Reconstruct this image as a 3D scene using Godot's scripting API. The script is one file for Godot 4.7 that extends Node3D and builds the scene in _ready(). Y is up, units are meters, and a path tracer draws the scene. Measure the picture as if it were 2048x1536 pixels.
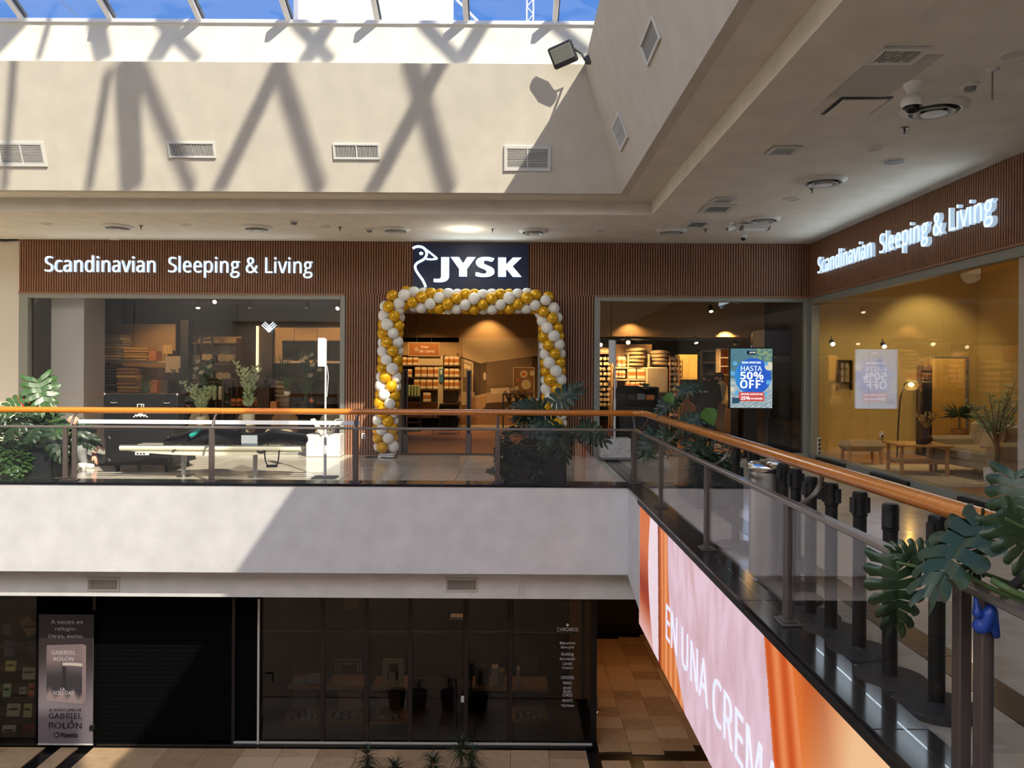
extends Node3D

# ---- measured set-up: focal length in pixels of a 2048-wide frame, eye height, sun ----
const F := 1540.0
const EYE := 1.62
const ROLL := 0.006
const SUN := Vector3(0.676, 1.0, 1.0)
const ZF := -15.0      # shop front
const XR := 5.81       # right-hand shop front
const CEIL := 4.13
const LOW := -4.4      # lower floor
const RX := 1.77       # line of the right balustrade
const RZ := -11.07     # line of the far balustrade
var M := {}
var rng := RandomNumberGenerator.new()
var names := {}
var font: SystemFont
var fontb: SystemFont


# A growing triangle mesh.
class Mb:
	var v := PackedVector3Array()
	var n := PackedVector3Array()
	var t := PackedVector2Array()
	var ix := PackedInt32Array()

	func quad(a: Vector3, b: Vector3, c: Vector3, d: Vector3, uv := true) -> Mb:
		var nn := (b - a).cross(c - a)
		if nn.length_squared() < 1e-16:
			nn = (c - a).cross(d - a)
		nn = nn.normalized()
		var k := v.size()
		v.append_array([a, b, c, d])
		n.append_array([nn, nn, nn, nn])
		t.append_array([Vector2(0, 1), Vector2(1, 1), Vector2(1, 0), Vector2(0, 0)])
		ix.append_array([k, k + 2, k + 1, k, k + 3, k + 2])
		return self

	func quado(a: Vector3, b: Vector3, c: Vector3, d: Vector3, o: Vector3) -> void:
		if (b - a).cross(c - a).dot((a + b + c + d) * 0.25 - o) < 0.0:
			quad(d, c, b, a)
		else:
			quad(a, b, c, d)

	func tri(a: Vector3, b: Vector3, c: Vector3) -> void:
		var nn := (b - a).cross(c - a).normalized()
		var k := v.size()
		v.append_array([a, b, c])
		n.append_array([nn, nn, nn])
		t.append_array([Vector2(0, 1), Vector2(1, 1), Vector2(1, 0)])
		ix.append_array([k, k + 2, k + 1])

	func trio(a: Vector3, b: Vector3, c: Vector3, o: Vector3) -> void:
		if (b - a).cross(c - a).dot((a + b + c) / 3.0 - o) < 0.0:
			tri(c, b, a)
		else:
			tri(a, b, c)

	# eight corners, bottom ring then top ring
	func hexa(p: Array) -> Mb:
		var o := Vector3.ZERO
		for q: Vector3 in p:
			o += q / 8.0
		for f: Array in [[0, 1, 2, 3], [4, 5, 6, 7], [0, 1, 5, 4], [1, 2, 6, 5], [2, 3, 7, 6], [3, 0, 4, 7]]:
			quado(p[f[0]], p[f[1]], p[f[2]], p[f[3]], o)
		return self

	func box(c: Vector3, s: Vector3, bev := 0.0, b := Basis.IDENTITY) -> Mb:
		var h := s * 0.5
		if bev <= 0.0:
			var p := []
			for y in [-1, 1]:
				for q: Array in [[-1, -1], [1, -1], [1, 1], [-1, 1]]:
					p.append(c + b * Vector3(h.x * q[0], h.y * y, h.z * q[1]))
			return hexa(p)
		bev = minf(bev, minf(h.x, minf(h.y, h.z)) * 0.98)
		var i := h - Vector3(bev, bev, bev)
		var g := func(a: int, sx: float, sy: float, sz: float) -> Vector3:
			return c + b * Vector3((h.x if a == 0 else i.x) * sx, (h.y if a == 1 else i.y) * sy, (h.z if a == 2 else i.z) * sz)
		for s1: float in [-1.0, 1.0]:
			quado(g.call(0, s1, -1, -1), g.call(0, s1, 1, -1), g.call(0, s1, 1, 1), g.call(0, s1, -1, 1), c)
			quado(g.call(1, -1, s1, -1), g.call(1, 1, s1, -1), g.call(1, 1, s1, 1), g.call(1, -1, s1, 1), c)
			quado(g.call(2, -1, -1, s1), g.call(2, 1, -1, s1), g.call(2, 1, 1, s1), g.call(2, -1, 1, s1), c)
			for s2: float in [-1.0, 1.0]:
				quado(g.call(1, -1, s1, s2), g.call(1, 1, s1, s2), g.call(2, 1, s1, s2), g.call(2, -1, s1, s2), c)
				quado(g.call(0, s1, -1, s2), g.call(0, s1, 1, s2), g.call(2, s1, 1, s2), g.call(2, s1, -1, s2), c)
				quado(g.call(0, s1, s2, -1), g.call(0, s1, s2, 1), g.call(1, s1, s2, 1), g.call(1, s1, s2, -1), c)
				for s3: float in [-1.0, 1.0]:
					trio(g.call(0, s1, s2, s3), g.call(1, s1, s2, s3), g.call(2, s1, s2, s3), c)
		return self

	func lo_hi(x0: float, x1: float, y0: float, y1: float, z0: float, z1: float, bev := 0.0) -> Mb:
		return box(Vector3(x0 + x1, y0 + y1, z0 + z1) * 0.5, Vector3(absf(x1 - x0), absf(y1 - y0), absf(z1 - z0)), bev)

	# profile of (radius, height) turned about y
	func lathe(c: Vector3, prof: Array, seg := 20, b := Basis.IDENTITY) -> Mb:
		for j in prof.size() - 1:
			var p0: Vector2 = prof[j]
			var p1: Vector2 = prof[j + 1]
			if p0.distance_to(p1) < 1e-6:
				continue
			var s := (p1 - p0).normalized()
			var k := v.size()
			for i in seg + 1:
				var a := TAU * i / seg
				var d := Vector3(cos(a), 0, sin(a))
				var nn := b * (d * s.y - Vector3(0, s.x, 0))
				v.append(c + b * (d * p0.x + Vector3(0, p0.y, 0)))
				v.append(c + b * (d * p1.x + Vector3(0, p1.y, 0)))
				n.append(nn)
				n.append(nn)
				t.append(Vector2(float(i) / seg, 1))
				t.append(Vector2(float(i) / seg, 0))
			for i in seg:
				var q := k + i * 2
				ix.append_array([q, q + 3, q + 1, q, q + 2, q + 3])
		return self

	# smooth lathe: shared normals along the profile
	func round_lathe(c: Vector3, prof: Array, seg := 20, b := Basis.IDENTITY) -> Mb:
		var k := v.size()
		var m := prof.size()
		for j in m:
			var p: Vector2 = prof[j]
			var s: Vector2 = ((prof[mini(j + 1, m - 1)] as Vector2) - (prof[maxi(j - 1, 0)] as Vector2)).normalized()
			for i in seg + 1:
				var a := TAU * i / seg
				var d := Vector3(cos(a), 0, sin(a))
				v.append(c + b * (d * p.x + Vector3(0, p.y, 0)))
				n.append(b * (d * s.y - Vector3(0, s.x, 0)))
				t.append(Vector2(float(i) / seg, float(j) / m))
		for j in m - 1:
			for i in seg:
				var q := k + j * (seg + 1) + i
				var r := q + seg + 1
				ix.append_array([q, q + 1, r + 1, q, r + 1, r])
		return self

	func ball(c: Vector3, r: Vector3, seg := 16, rings := 10, b := Basis.IDENTITY) -> Mb:
		var k := v.size()
		for j in rings + 1:
			var f := PI * j / rings - PI / 2
			for i in seg + 1:
				var a := TAU * i / seg
				var d := Vector3(cos(f) * cos(a), sin(f), cos(f) * sin(a))
				v.append(c + b * (d * r))
				n.append((b * (d / r)).normalized())
				t.append(Vector2(float(i) / seg, float(j) / rings))
		for j in rings:
			for i in seg:
				var q := k + j * (seg + 1) + i
				var e := q + seg + 1
				ix.append_array([q, q + 1, e + 1, q, e + 1, e])
		return self

	func tube(pts: Array, r0: float, r1 := -1.0, seg := 8, flat := 1.0) -> Mb:
		if r1 < 0.0:
			r1 = r0
		var m := pts.size()
		var k := v.size()
		var side := Vector3.ZERO
		for j in m:
			var d: Vector3 = ((pts[mini(j + 1, m - 1)] as Vector3) - (pts[maxi(j - 1, 0)] as Vector3)).normalized()
			if side == Vector3.ZERO:
				side = d.cross(Vector3.UP)
				if side.length() < 0.05:
					side = d.cross(Vector3.RIGHT)
			side = (side - d * side.dot(d)).normalized()
			var up := side.cross(d)
			var r := lerpf(r0, r1, float(j) / maxf(1, m - 1))
			for i in seg + 1:
				var a := TAU * i / seg
				var o := side * cos(a) + up * sin(a)
				v.append((pts[j] as Vector3) + (side * cos(a) + up * sin(a) * flat) * r)
				n.append(o)
				t.append(Vector2(float(i) / seg, float(j)))
		for j in m - 1:
			for i in seg:
				var q := k + j * (seg + 1) + i
				var e := q + seg + 1
				ix.append_array([q, q + 1, e + 1, q, e + 1, e])
		for e in 2:
			var base := k if e == 0 else k + (m - 1) * (seg + 1)
			var mid: Vector3 = pts[0] if e == 0 else pts[m - 1]
			for i in seg:
				trio(mid, v[base + i], v[base + i + 1], pts[1] if e == 0 else pts[m - 2])
		return self

	# polygon in local xy pushed from z = 0 to z = depth
	func prism(poly: PackedVector2Array, depth: float, x := Transform3D.IDENTITY) -> Mb:
		var tr := Geometry2D.triangulate_polygon(poly)
		var mid := x * Vector3(0, 0, depth * 0.5)
		for e in 2:
			var z := depth * e
			for i in range(0, tr.size(), 3):
				var a := x * Vector3(poly[tr[i]].x, poly[tr[i]].y, z)
				var b := x * Vector3(poly[tr[i + 1]].x, poly[tr[i + 1]].y, z)
				var c := x * Vector3(poly[tr[i + 2]].x, poly[tr[i + 2]].y, z)
				var out := x.basis.z * (1.0 if e == 1 else -1.0)
				trio(a, b, c, (a + b + c) / 3.0 - out)
		var cw := Geometry2D.is_polygon_clockwise(poly)
		for i in poly.size():
			var p := poly[i]
			var q := poly[(i + 1) % poly.size()]
			if cw:
				var s := p
				p = q
				q = s
			quad(x * Vector3(p.x, p.y, 0), x * Vector3(q.x, q.y, 0), x * Vector3(q.x, q.y, depth), x * Vector3(p.x, p.y, depth))
		return self

	# smooth surface from a grid of points, given thickness th (0: single sheet)
	func sheet(g: Array, th := 0.0) -> Mb:
		var rows := g.size()
		var cols: int = g[0].size()
		var nn := []
		for j in rows:
			var l := []
			for i in cols:
				var du: Vector3 = g[j][mini(i + 1, cols - 1)] - g[j][maxi(i - 1, 0)]
				var dv: Vector3 = g[mini(j + 1, rows - 1)][i] - g[maxi(j - 1, 0)][i]
				l.append(du.cross(dv).normalized())
			nn.append(l)
		for e in (2 if th > 0.0 else 1):
			var k := v.size()
			for j in rows:
				for i in cols:
					var q: Vector3 = nn[j][i]
					v.append((g[j][i] as Vector3) - (q * th if e == 1 else Vector3.ZERO))
					n.append(q if e == 0 else -q)
					t.append(Vector2(float(i) / (cols - 1), float(j) / (rows - 1)))
			for j in rows - 1:
				for i in cols - 1:
					var a := k + j * cols + i
					var b := a + cols
					if e == 0:
						ix.append_array([a, b + 1, a + 1, a, b, b + 1])
					else:
						ix.append_array([a, a + 1, b + 1, a, b + 1, b])
		return self

	func add(o: Mb, x: Transform3D) -> Mb:
		var k := v.size()
		v.append_array(x * o.v)
		for q in o.n:
			n.append((x.basis * q).normalized())
		t.append_array(o.t)
		for i in o.ix:
			ix.append(k + i)
		return self

	func mesh() -> ArrayMesh:
		var a := []
		a.resize(Mesh.ARRAY_MAX)
		a[Mesh.ARRAY_VERTEX] = v
		a[Mesh.ARRAY_NORMAL] = n
		a[Mesh.ARRAY_TEX_UV] = t
		a[Mesh.ARRAY_INDEX] = ix
		var m := ArrayMesh.new()
		m.add_surface_from_arrays(Mesh.PRIMITIVE_TRIANGLES, a)
		return m


# ---- from a point of the picture and a distance to a place in the hall ----
func w(px: float, py: float, d: float) -> Vector3:
	var du := px - 1024.0
	var dv := py - 745.0
	var u := du * cos(ROLL) + dv * sin(ROLL)
	var q := -du * sin(ROLL) + dv * cos(ROLL)
	return Vector3(u * d / F, EYE - q * d / F, -d)


func on_plane(px: float, py: float, at: Vector3, nrm: Vector3) -> Vector3:
	var e := Vector3(0, EYE, 0)
	var dir := w(px, py, 1.0) - e
	return e + dir * ((at - e).dot(nrm) / dir.dot(nrm))


func on_floor(px: float, py: float, y := 0.0) -> Vector3:
	return on_plane(px, py, Vector3(0, y, 0), Vector3.UP)


func c8(r: float, g: float, b: float, a := 1.0) -> Color:
	return Color(r / 255.0, g / 255.0, b / 255.0, a)


func mat(key: String, col: Color, rough := 0.8, metal := 0.0) -> StandardMaterial3D:
	var m := StandardMaterial3D.new()
	m.resource_name = key
	m.albedo_color = col
	m.roughness = rough
	m.metallic = metal
	M[key] = m
	return m


func glow(key: String, col: Color, e: float) -> StandardMaterial3D:
	var m := mat(key, col, 0.6)
	m.emission_enabled = true
	m.emission = col
	m.emission_energy_multiplier = e
	return m


func pane(key: String, col: Color, rough := 0.0) -> StandardMaterial3D:
	var m := mat(key, col, rough)
	m.transparency = BaseMaterial3D.TRANSPARENCY_ALPHA
	return m


func noise_tex(freq: float, ramp: Array, seed_ := 1, size := 256, stretch := Vector3.ONE, oct := 4) -> NoiseTexture2D:
	var f := FastNoiseLite.new()
	f.seed = seed_
	f.frequency = freq
	f.fractal_octaves = oct
	var g := Gradient.new()
	g.offsets = PackedFloat32Array()
	g.colors = PackedColorArray()
	for i in ramp.size():
		g.add_point(float(i) / (ramp.size() - 1), ramp[i])
	var t := NoiseTexture2D.new()
	t.width = size
	t.height = size
	t.seamless = true
	t.noise = f
	t.color_ramp = g
	return t


func tri(m: StandardMaterial3D, tex: Texture2D, scale: Vector3, world := true) -> StandardMaterial3D:
	m.albedo_texture = tex
	m.uv1_triplanar = true
	m.uv1_world_triplanar = world
	m.uv1_scale = scale
	return m


func numbered(called: String) -> String:
	if not names.has(called):
		names[called] = 0
		return called
	names[called] += 1
	return "%s_%03d" % [called, names[called]]


func tag(o: Node, label: String, category: String, group := "", kind := "") -> Node:
	if label:
		o.set_meta("label", label)
	if category:
		o.set_meta("category", category)
	if group:
		o.set_meta("group", group)
	if kind:
		o.set_meta("kind", kind)
	return o


func thing(called: String, label: String, category: String, at := Vector3.ZERO, turn := 0.0, group := "") -> Node3D:
	var o := Node3D.new()
	o.name = numbered(called)
	add_child(o)
	o.position = at
	o.rotation.y = turn
	tag(o, label, category, group)
	return o


func put(parent: Node, called: String, mesh: Mesh, m: Material, at := Transform3D.IDENTITY) -> MeshInstance3D:
	var o := MeshInstance3D.new()
	o.name = numbered(called) if parent == self else called
	o.mesh = mesh
	o.material_override = m
	o.transform = at
	parent.add_child(o, true)
	return o


func part(parent: Node, called: String, b: Mb, m: Material, at := Transform3D.IDENTITY) -> MeshInstance3D:
	return put(parent, called, b.mesh(), m, at)


func single(called: String, label: String, category: String, b: Mb, m: Material, at := Vector3.ZERO, turn := 0.0, group := "") -> MeshInstance3D:
	var o := put(self, called, b.mesh(), m, Transform3D(Basis(Vector3.UP, turn), at))
	tag(o, label, category, group)
	return o


func struct(called: String, b: Mb, m: Material, parent: Node = null, label := "") -> MeshInstance3D:
	var o := put(parent if parent else self, called, b.mesh(), m)
	if parent == null:
		o.set_meta("kind", "structure")
	if label:
		o.set_meta("label", label)
	return o


func shell(called: String, label := "") -> Node3D:
	var o := Node3D.new()
	o.name = numbered(called)
	add_child(o)
	o.set_meta("kind", "structure")
	if label:
		o.set_meta("label", label)
	return o


func many(parent: Node, called: String, mesh: Mesh, m: Material, where: Array) -> MultiMeshInstance3D:
	var mm := MultiMesh.new()
	mm.transform_format = MultiMesh.TRANSFORM_3D
	mm.mesh = mesh
	mm.instance_count = where.size()
	for i in where.size():
		mm.set_instance_transform(i, where[i])
	var o := MultiMeshInstance3D.new()
	o.name = numbered(called) if parent == self else called
	o.multimesh = mm
	o.material_override = m
	o.set_meta("kind", "stuff")
	parent.add_child(o, true)
	return o


# lettering: a mesh of real letters, fitted into a width and height, centred on `at`
func text(parent: Node, called: String, s: String, m: Material, at: Vector3, wide: float, high: float, b := Basis.IDENTITY, depth := 0.006, bold := false) -> MeshInstance3D:
	var tm := TextMesh.new()
	tm.text = s
	tm.font = fontb if bold else font
	tm.font_size = 48
	tm.pixel_size = 0.01
	tm.depth = 1.0
	tm.curve_step = 2.0
	var bb := tm.get_aabb()
	var sx := wide / maxf(bb.size.x, 0.01)
	var sy := high / maxf(bb.size.y, 0.01)
	if wide <= 0.0:
		sx = sy
	var bs := Basis(b.x * sx, b.y * sy, b.z * depth)
	return put(parent, called, tm, m, Transform3D(bs, at - bs * bb.get_center()))


func R(deg: float) -> Basis:
	return Basis(Vector3.UP, deg_to_rad(deg))


func arc(c: Vector3, a: Vector3, b: Vector3, f0: float, f1: float, k := 10) -> Array:
	var p := []
	for i in k + 1:
		var f := lerpf(f0, f1, float(i) / k)
		p.append(c + a * cos(f) + b * sin(f))
	return p


func _ready() -> void:
	rng.seed = 7
	# camera
	var cam := Camera3D.new()
	cam.name = "camera"
	cam.projection = Camera3D.PROJECTION_FRUSTUM
	cam.near = 0.05
	cam.far = 200.0
	cam.size = 2.0 * 0.05 * 768.0 / F
	cam.frustum_offset = Vector2(0.0, -0.05 * 23.0 / F)
	cam.position = Vector3(0, EYE, 0)
	cam.rotation.z = ROLL
	add_child(cam)
	cam.current = true
	# sky
	var we := WorldEnvironment.new()
	we.name = "environment"
	var env := Environment.new()
	var sky := Sky.new()
	var sm := ProceduralSkyMaterial.new()
	sm.sky_top_color = c8(66, 128, 214)
	sm.sky_horizon_color = c8(176, 204, 232)
	sm.sky_curve = 0.11
	sm.ground_bottom_color = c8(120, 116, 110)
	sm.ground_horizon_color = c8(170, 175, 180)
	sm.sky_energy_multiplier = SKY_E
	sm.ground_energy_multiplier = SKY_E
	sky.sky_material = sm
	env.background_mode = Environment.BG_SKY
	env.sky = sky
	env.tonemap_mode = Environment.TONE_MAPPER_LINEAR
	env.tonemap_exposure = EXPO
	env.sdfgi_enabled = true
	env.ssao_enabled = true
	env.ssil_enabled = true
	we.environment = env
	add_child(we)
	# sun
	var sun := DirectionalLight3D.new()
	sun.name = "sun"
	sun.light_color = c8(255, 246, 226)
	sun.light_energy = SUN_E
	sun.light_angular_distance = 0.55
	sun.shadow_enabled = true
	add_child(sun)
	sun.look_at_from_position(SUN.normalized() * 50.0, Vector3.ZERO)
	font = SystemFont.new()
	font.font_names = PackedStringArray(["Droid Sans"])
	fontb = SystemFont.new()
	fontb.font_names = PackedStringArray(["Droid Sans"])
	fontb.font_weight = 700
	materials()
	shop_lights()
	structure()
	skylight()
	front()
	ceiling_items()
	signs()
	railings()
	balloons()
	left_walk()
	right_walk()
	left_shop()
	middle_shop()
	right_shop()
	showroom()
	lower_level()
	greenery()
	people()


const SKY_E := 1.15
const EXPO := 2.35
const SUN_E := 3.6


func omni(called: String, at: Vector3, e: float, col := Color(1.0, 0.78, 0.5), size := 0.08) -> void:
	var l := OmniLight3D.new()
	l.name = called
	l.light_color = col
	l.light_energy = e
	l.light_size = size
	l.omni_range = 12.0
	l.omni_attenuation = 2.0
	l.shadow_enabled = true
	add_child(l, true)
	l.position = at


func spot(called: String, at: Vector3, to: Vector3, e: float, deg := 35.0, col := Color(1.0, 0.78, 0.5)) -> void:
	var l := SpotLight3D.new()
	l.name = called
	l.light_color = col
	l.light_energy = e
	l.light_size = 0.04
	l.spot_range = 14.0
	l.spot_attenuation = 2.0
	l.spot_angle = deg
	l.spot_angle_attenuation = 0.6
	l.shadow_enabled = true
	add_child(l, true)
	var up := Vector3.UP if absf((to - at).normalized().y) < 0.98 else Vector3.RIGHT
	l.look_at_from_position(at, to, up)


func area(called: String, at: Vector3, to: Vector3, size: Vector2, e: float, col := Color.WHITE) -> void:
	var l := AreaLight3D.new()
	l.name = called
	l.light_color = col
	l.light_energy = e
	l.area_size = size
	l.area_range = 14.0
	l.area_attenuation = 2.0
	l.shadow_enabled = true
	add_child(l, true)
	l.look_at_from_position(at, to, Vector3.UP if absf((to - at).normalized().y) < 0.98 else Vector3.RIGHT)


func materials() -> void:
	var pl := noise_tex(0.02, [Color(0.93, 0.93, 0.93), Color(1, 1, 1)], 3, 256)
	tri(mat("plaster_light", c8(216, 212, 200), 0.9), pl, Vector3(0.4, 0.4, 0.4))
	tri(mat("plaster", c8(206, 199, 184), 0.9), pl, Vector3(0.4, 0.4, 0.4))
	tri(mat("ceiling_white", c8(226, 218, 203), 0.92), pl, Vector3(0.3, 0.3, 0.3))
	tri(mat("fascia_white", c8(226, 226, 226), 0.85), pl, Vector3(0.4, 0.4, 0.4))
	mat("patch", c8(192, 187, 178), 0.95)
	mat("cream", c8(222, 212, 196), 0.85)
	var gr := noise_tex(0.03, [Color(0.72, 0.72, 0.72), Color(1, 1, 1), Color(0.85, 0.85, 0.85)], 5, 256)
	tri(mat("slat_wood", c8(160, 112, 82), 0.55), gr, Vector3(14, 1.5, 14))
	mat("slat_back", c8(20, 13, 10), 0.9)
	tri(mat("rail_wood", c8(214, 142, 46), 0.28), noise_tex(0.035, [c8(180, 136, 86), c8(255, 235, 200), c8(215, 165, 110)], 9, 256), Vector3(2.0, 14, 2.0))
	M["rail_wood"].clearcoat_enabled = true
	M["rail_wood"].clearcoat = 0.8
	M["rail_wood"].clearcoat_roughness = 0.12
	mat("bronze", c8(112, 102, 98), 0.38, 0.7)
	mat("bronze_top", c8(150, 140, 132), 0.3, 0.75)
	mat("steel", c8(196, 196, 196), 0.28, 1.0)
	mat("chrome", c8(225, 225, 225), 0.1, 1.0)
	mat("alu", c8(222, 222, 224), 0.4, 0.2)
	mat("frame_grey", c8(146, 148, 140), 0.5, 0.2)
	pane("glass", Color(0.1, 0.13, 0.12, 0.05))
	pane("shop_glass", Color(0.06, 0.07, 0.065, 0.05))
	pane("roof_glass", Color(0.3, 0.32, 0.34, 0.66))
	pane("dim_glass", Color(0.6, 0.6, 0.58, 0.86))
	mat("soiled_glass", c8(245, 245, 242), 0.9)
	M["soiled_glass"].backlight_enabled = true
	M["soiled_glass"].backlight = Color(1, 1, 1)
	pane("dark_glass", Color(0.01, 0.01, 0.01, 0.5))
	tri(mat("granite", c8(34, 35, 38), 0.12), noise_tex(0.2, [c8(200, 200, 200), c8(255, 255, 255)], 4, 256), Vector3(2, 2, 2))
	var tl := noise_tex(0.012, [Color(0.9, 0.89, 0.87), Color(1, 1, 1), Color(0.95, 0.94, 0.92)], 8, 256)
	tri(mat("tile_a", c8(216, 208, 192), 0.13), tl, Vector3(0.6, 0.6, 0.6))
	tri(mat("tile_b", c8(208, 199, 182), 0.13), tl, Vector3(0.7, 0.7, 0.7))
	mat("grout", c8(120, 112, 100), 0.7)
	mat("tile_brown", c8(92, 74, 56), 0.2)
	mat("tile_dark", c8(40, 38, 36), 0.2)
	tri(mat("low_tile_a", c8(222, 188, 148), 0.3), tl, Vector3(0.9, 0.9, 0.9))
	tri(mat("low_tile_b", c8(202, 168, 130), 0.3), tl, Vector3(0.9, 0.9, 0.9))
	mat("low_tile_c", c8(232, 202, 164), 0.3)
	mat("low_black", c8(16, 16, 18), 0.25)
	mat("matte_black", c8(11, 11, 12), 0.95)
	M["matte_black"].metallic_specular = 0.15
	mat("black", c8(16, 16, 17), 0.5)
	mat("black_gloss", c8(14, 14, 15), 0.22)
	mat("near_black", c8(30, 31, 33), 0.6)
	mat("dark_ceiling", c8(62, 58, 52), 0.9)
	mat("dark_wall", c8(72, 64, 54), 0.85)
	mat("warm_wall", c8(196, 168, 128), 0.85)
	mat("shop_wood", c8(190, 140, 90), 0.35)
	tri(M["shop_wood"], noise_tex(0.03, [c8(170, 150, 130), c8(255, 250, 240), c8(210, 190, 170)], 12, 256), Vector3(0.35, 1, 5))
	mat("white", c8(236, 236, 234), 0.5)
	mat("grey", c8(128, 128, 126), 0.6)
	mat("grey_dark", c8(70, 72, 74), 0.6)
	mat("grille", c8(206, 204, 198), 0.5)
	mat("void", c8(10, 10, 10), 0.9)
	mat("gold_balloon", c8(228, 174, 30), 0.22, 0.3)
	mat("white_balloon", c8(240, 238, 230), 0.25)
	mat("navy", c8(16, 28, 66), 0.4)
	glow("sign_white", c8(222, 238, 250), 0.42)
	glow("sign_side", c8(190, 216, 238), 0.26)
	glow("bulb", c8(255, 230, 190), 2.2)
	glow("downlight", c8(255, 250, 240), 0.5)
	mat("mustard", c8(206, 180, 104), 0.8)
	mat("leaf", c8(52, 82, 40), 0.4)
	M["leaf"].backlight_enabled = true
	M["leaf"].backlight = c8(40, 66, 20)
	mat("leaf_dark", c8(36, 58, 34), 0.42)
	mat("leaf_lime", c8(78, 118, 46), 0.4)
	mat("leaf_grey", c8(164, 182, 136), 0.6)
	mat("stalk", c8(70, 92, 48), 0.6)
	mat("bark", c8(120, 100, 76), 0.85)
	mat("planter", c8(30, 34, 36), 0.35)
	mat("soil", c8(38, 30, 24), 0.95)
	var fab := noise_tex(0.15, [Color(0.8, 0.8, 0.8), Color(1, 1, 1)], 21, 128)
	for k: Array in [["cloth_grey", 150, 142, 128], ["cloth_ochre", 206, 168, 92], ["cloth_brown", 150, 112, 70], ["cloth_cream", 226, 208, 172], ["cloth_beige", 196, 176, 140], ["cloth_dark", 44, 42, 42], ["cloth_black", 18, 18, 20], ["skin", 206, 150, 118], ["khaki", 158, 134, 96], ["denim", 92, 92, 98]]:
		tri(mat(k[0], c8(k[1], k[2], k[3]), 0.9), fab, Vector3(6, 6, 6))
	mat("bald_skin", c8(222, 160, 136), 0.5)
	mat("hair", c8(20, 17, 16), 0.55)
	mat("box_brown", c8(186, 118, 58), 0.75)
	mat("box_cream", c8(232, 214, 180), 0.75)
	mat("wood_oak", c8(196, 142, 86), 0.5)
	mat("wood_dark", c8(74, 50, 34), 0.5)
	mat("wicker", c8(150, 110, 66), 0.8)
	mat("orange", c8(204, 112, 44), 0.6)
	mat("red", c8(186, 24, 30), 0.4)
	mat("teal", c8(40, 176, 160), 0.25)
	mat("blue_sign", c8(66, 126, 156), 0.5)
	mat("blue_bag", c8(28, 66, 160), 0.4)
	mat("paper", c8(214, 226, 228), 0.6)
	mat("bench", c8(232, 226, 196), 0.45)
	tri(mat("marble", c8(226, 226, 222), 0.35), noise_tex(0.02, [c8(205, 206, 206), c8(255, 255, 255), c8(240, 240, 238)], 31, 256), Vector3(1.4, 1.4, 1.4))
	mat("rubber", c8(26, 26, 27), 0.7)
	mat("stone_base", c8(52, 52, 54), 0.6)


func floor_tiles(parent: Node, x0: float, x1: float, nx: int, z0: float, z1: float, nz: int, y: float, mats: Array, jitter := 0.0) -> void:
	var sx := (x1 - x0) / nx
	var sz := (z1 - z0) / nz
	var m := Mb.new().box(Vector3.ZERO, Vector3(sx - 0.006, 0.02, sz - 0.006), 0.002).mesh()
	for i in nx:
		var off := rng.randf() * jitter * sz
		for j in nz:
			var z := z0 + sz * (j + 0.5) + off
			if z + sz * 0.5 > z1 + 0.01:
				continue
			put(parent, "tile", m, M[mats[rng.randi() % mats.size()]], Transform3D(Basis.IDENTITY, Vector3(x0 + sx * (i + 0.5), y - 0.01 + rng.randf() * 0.0006, z)))


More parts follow.
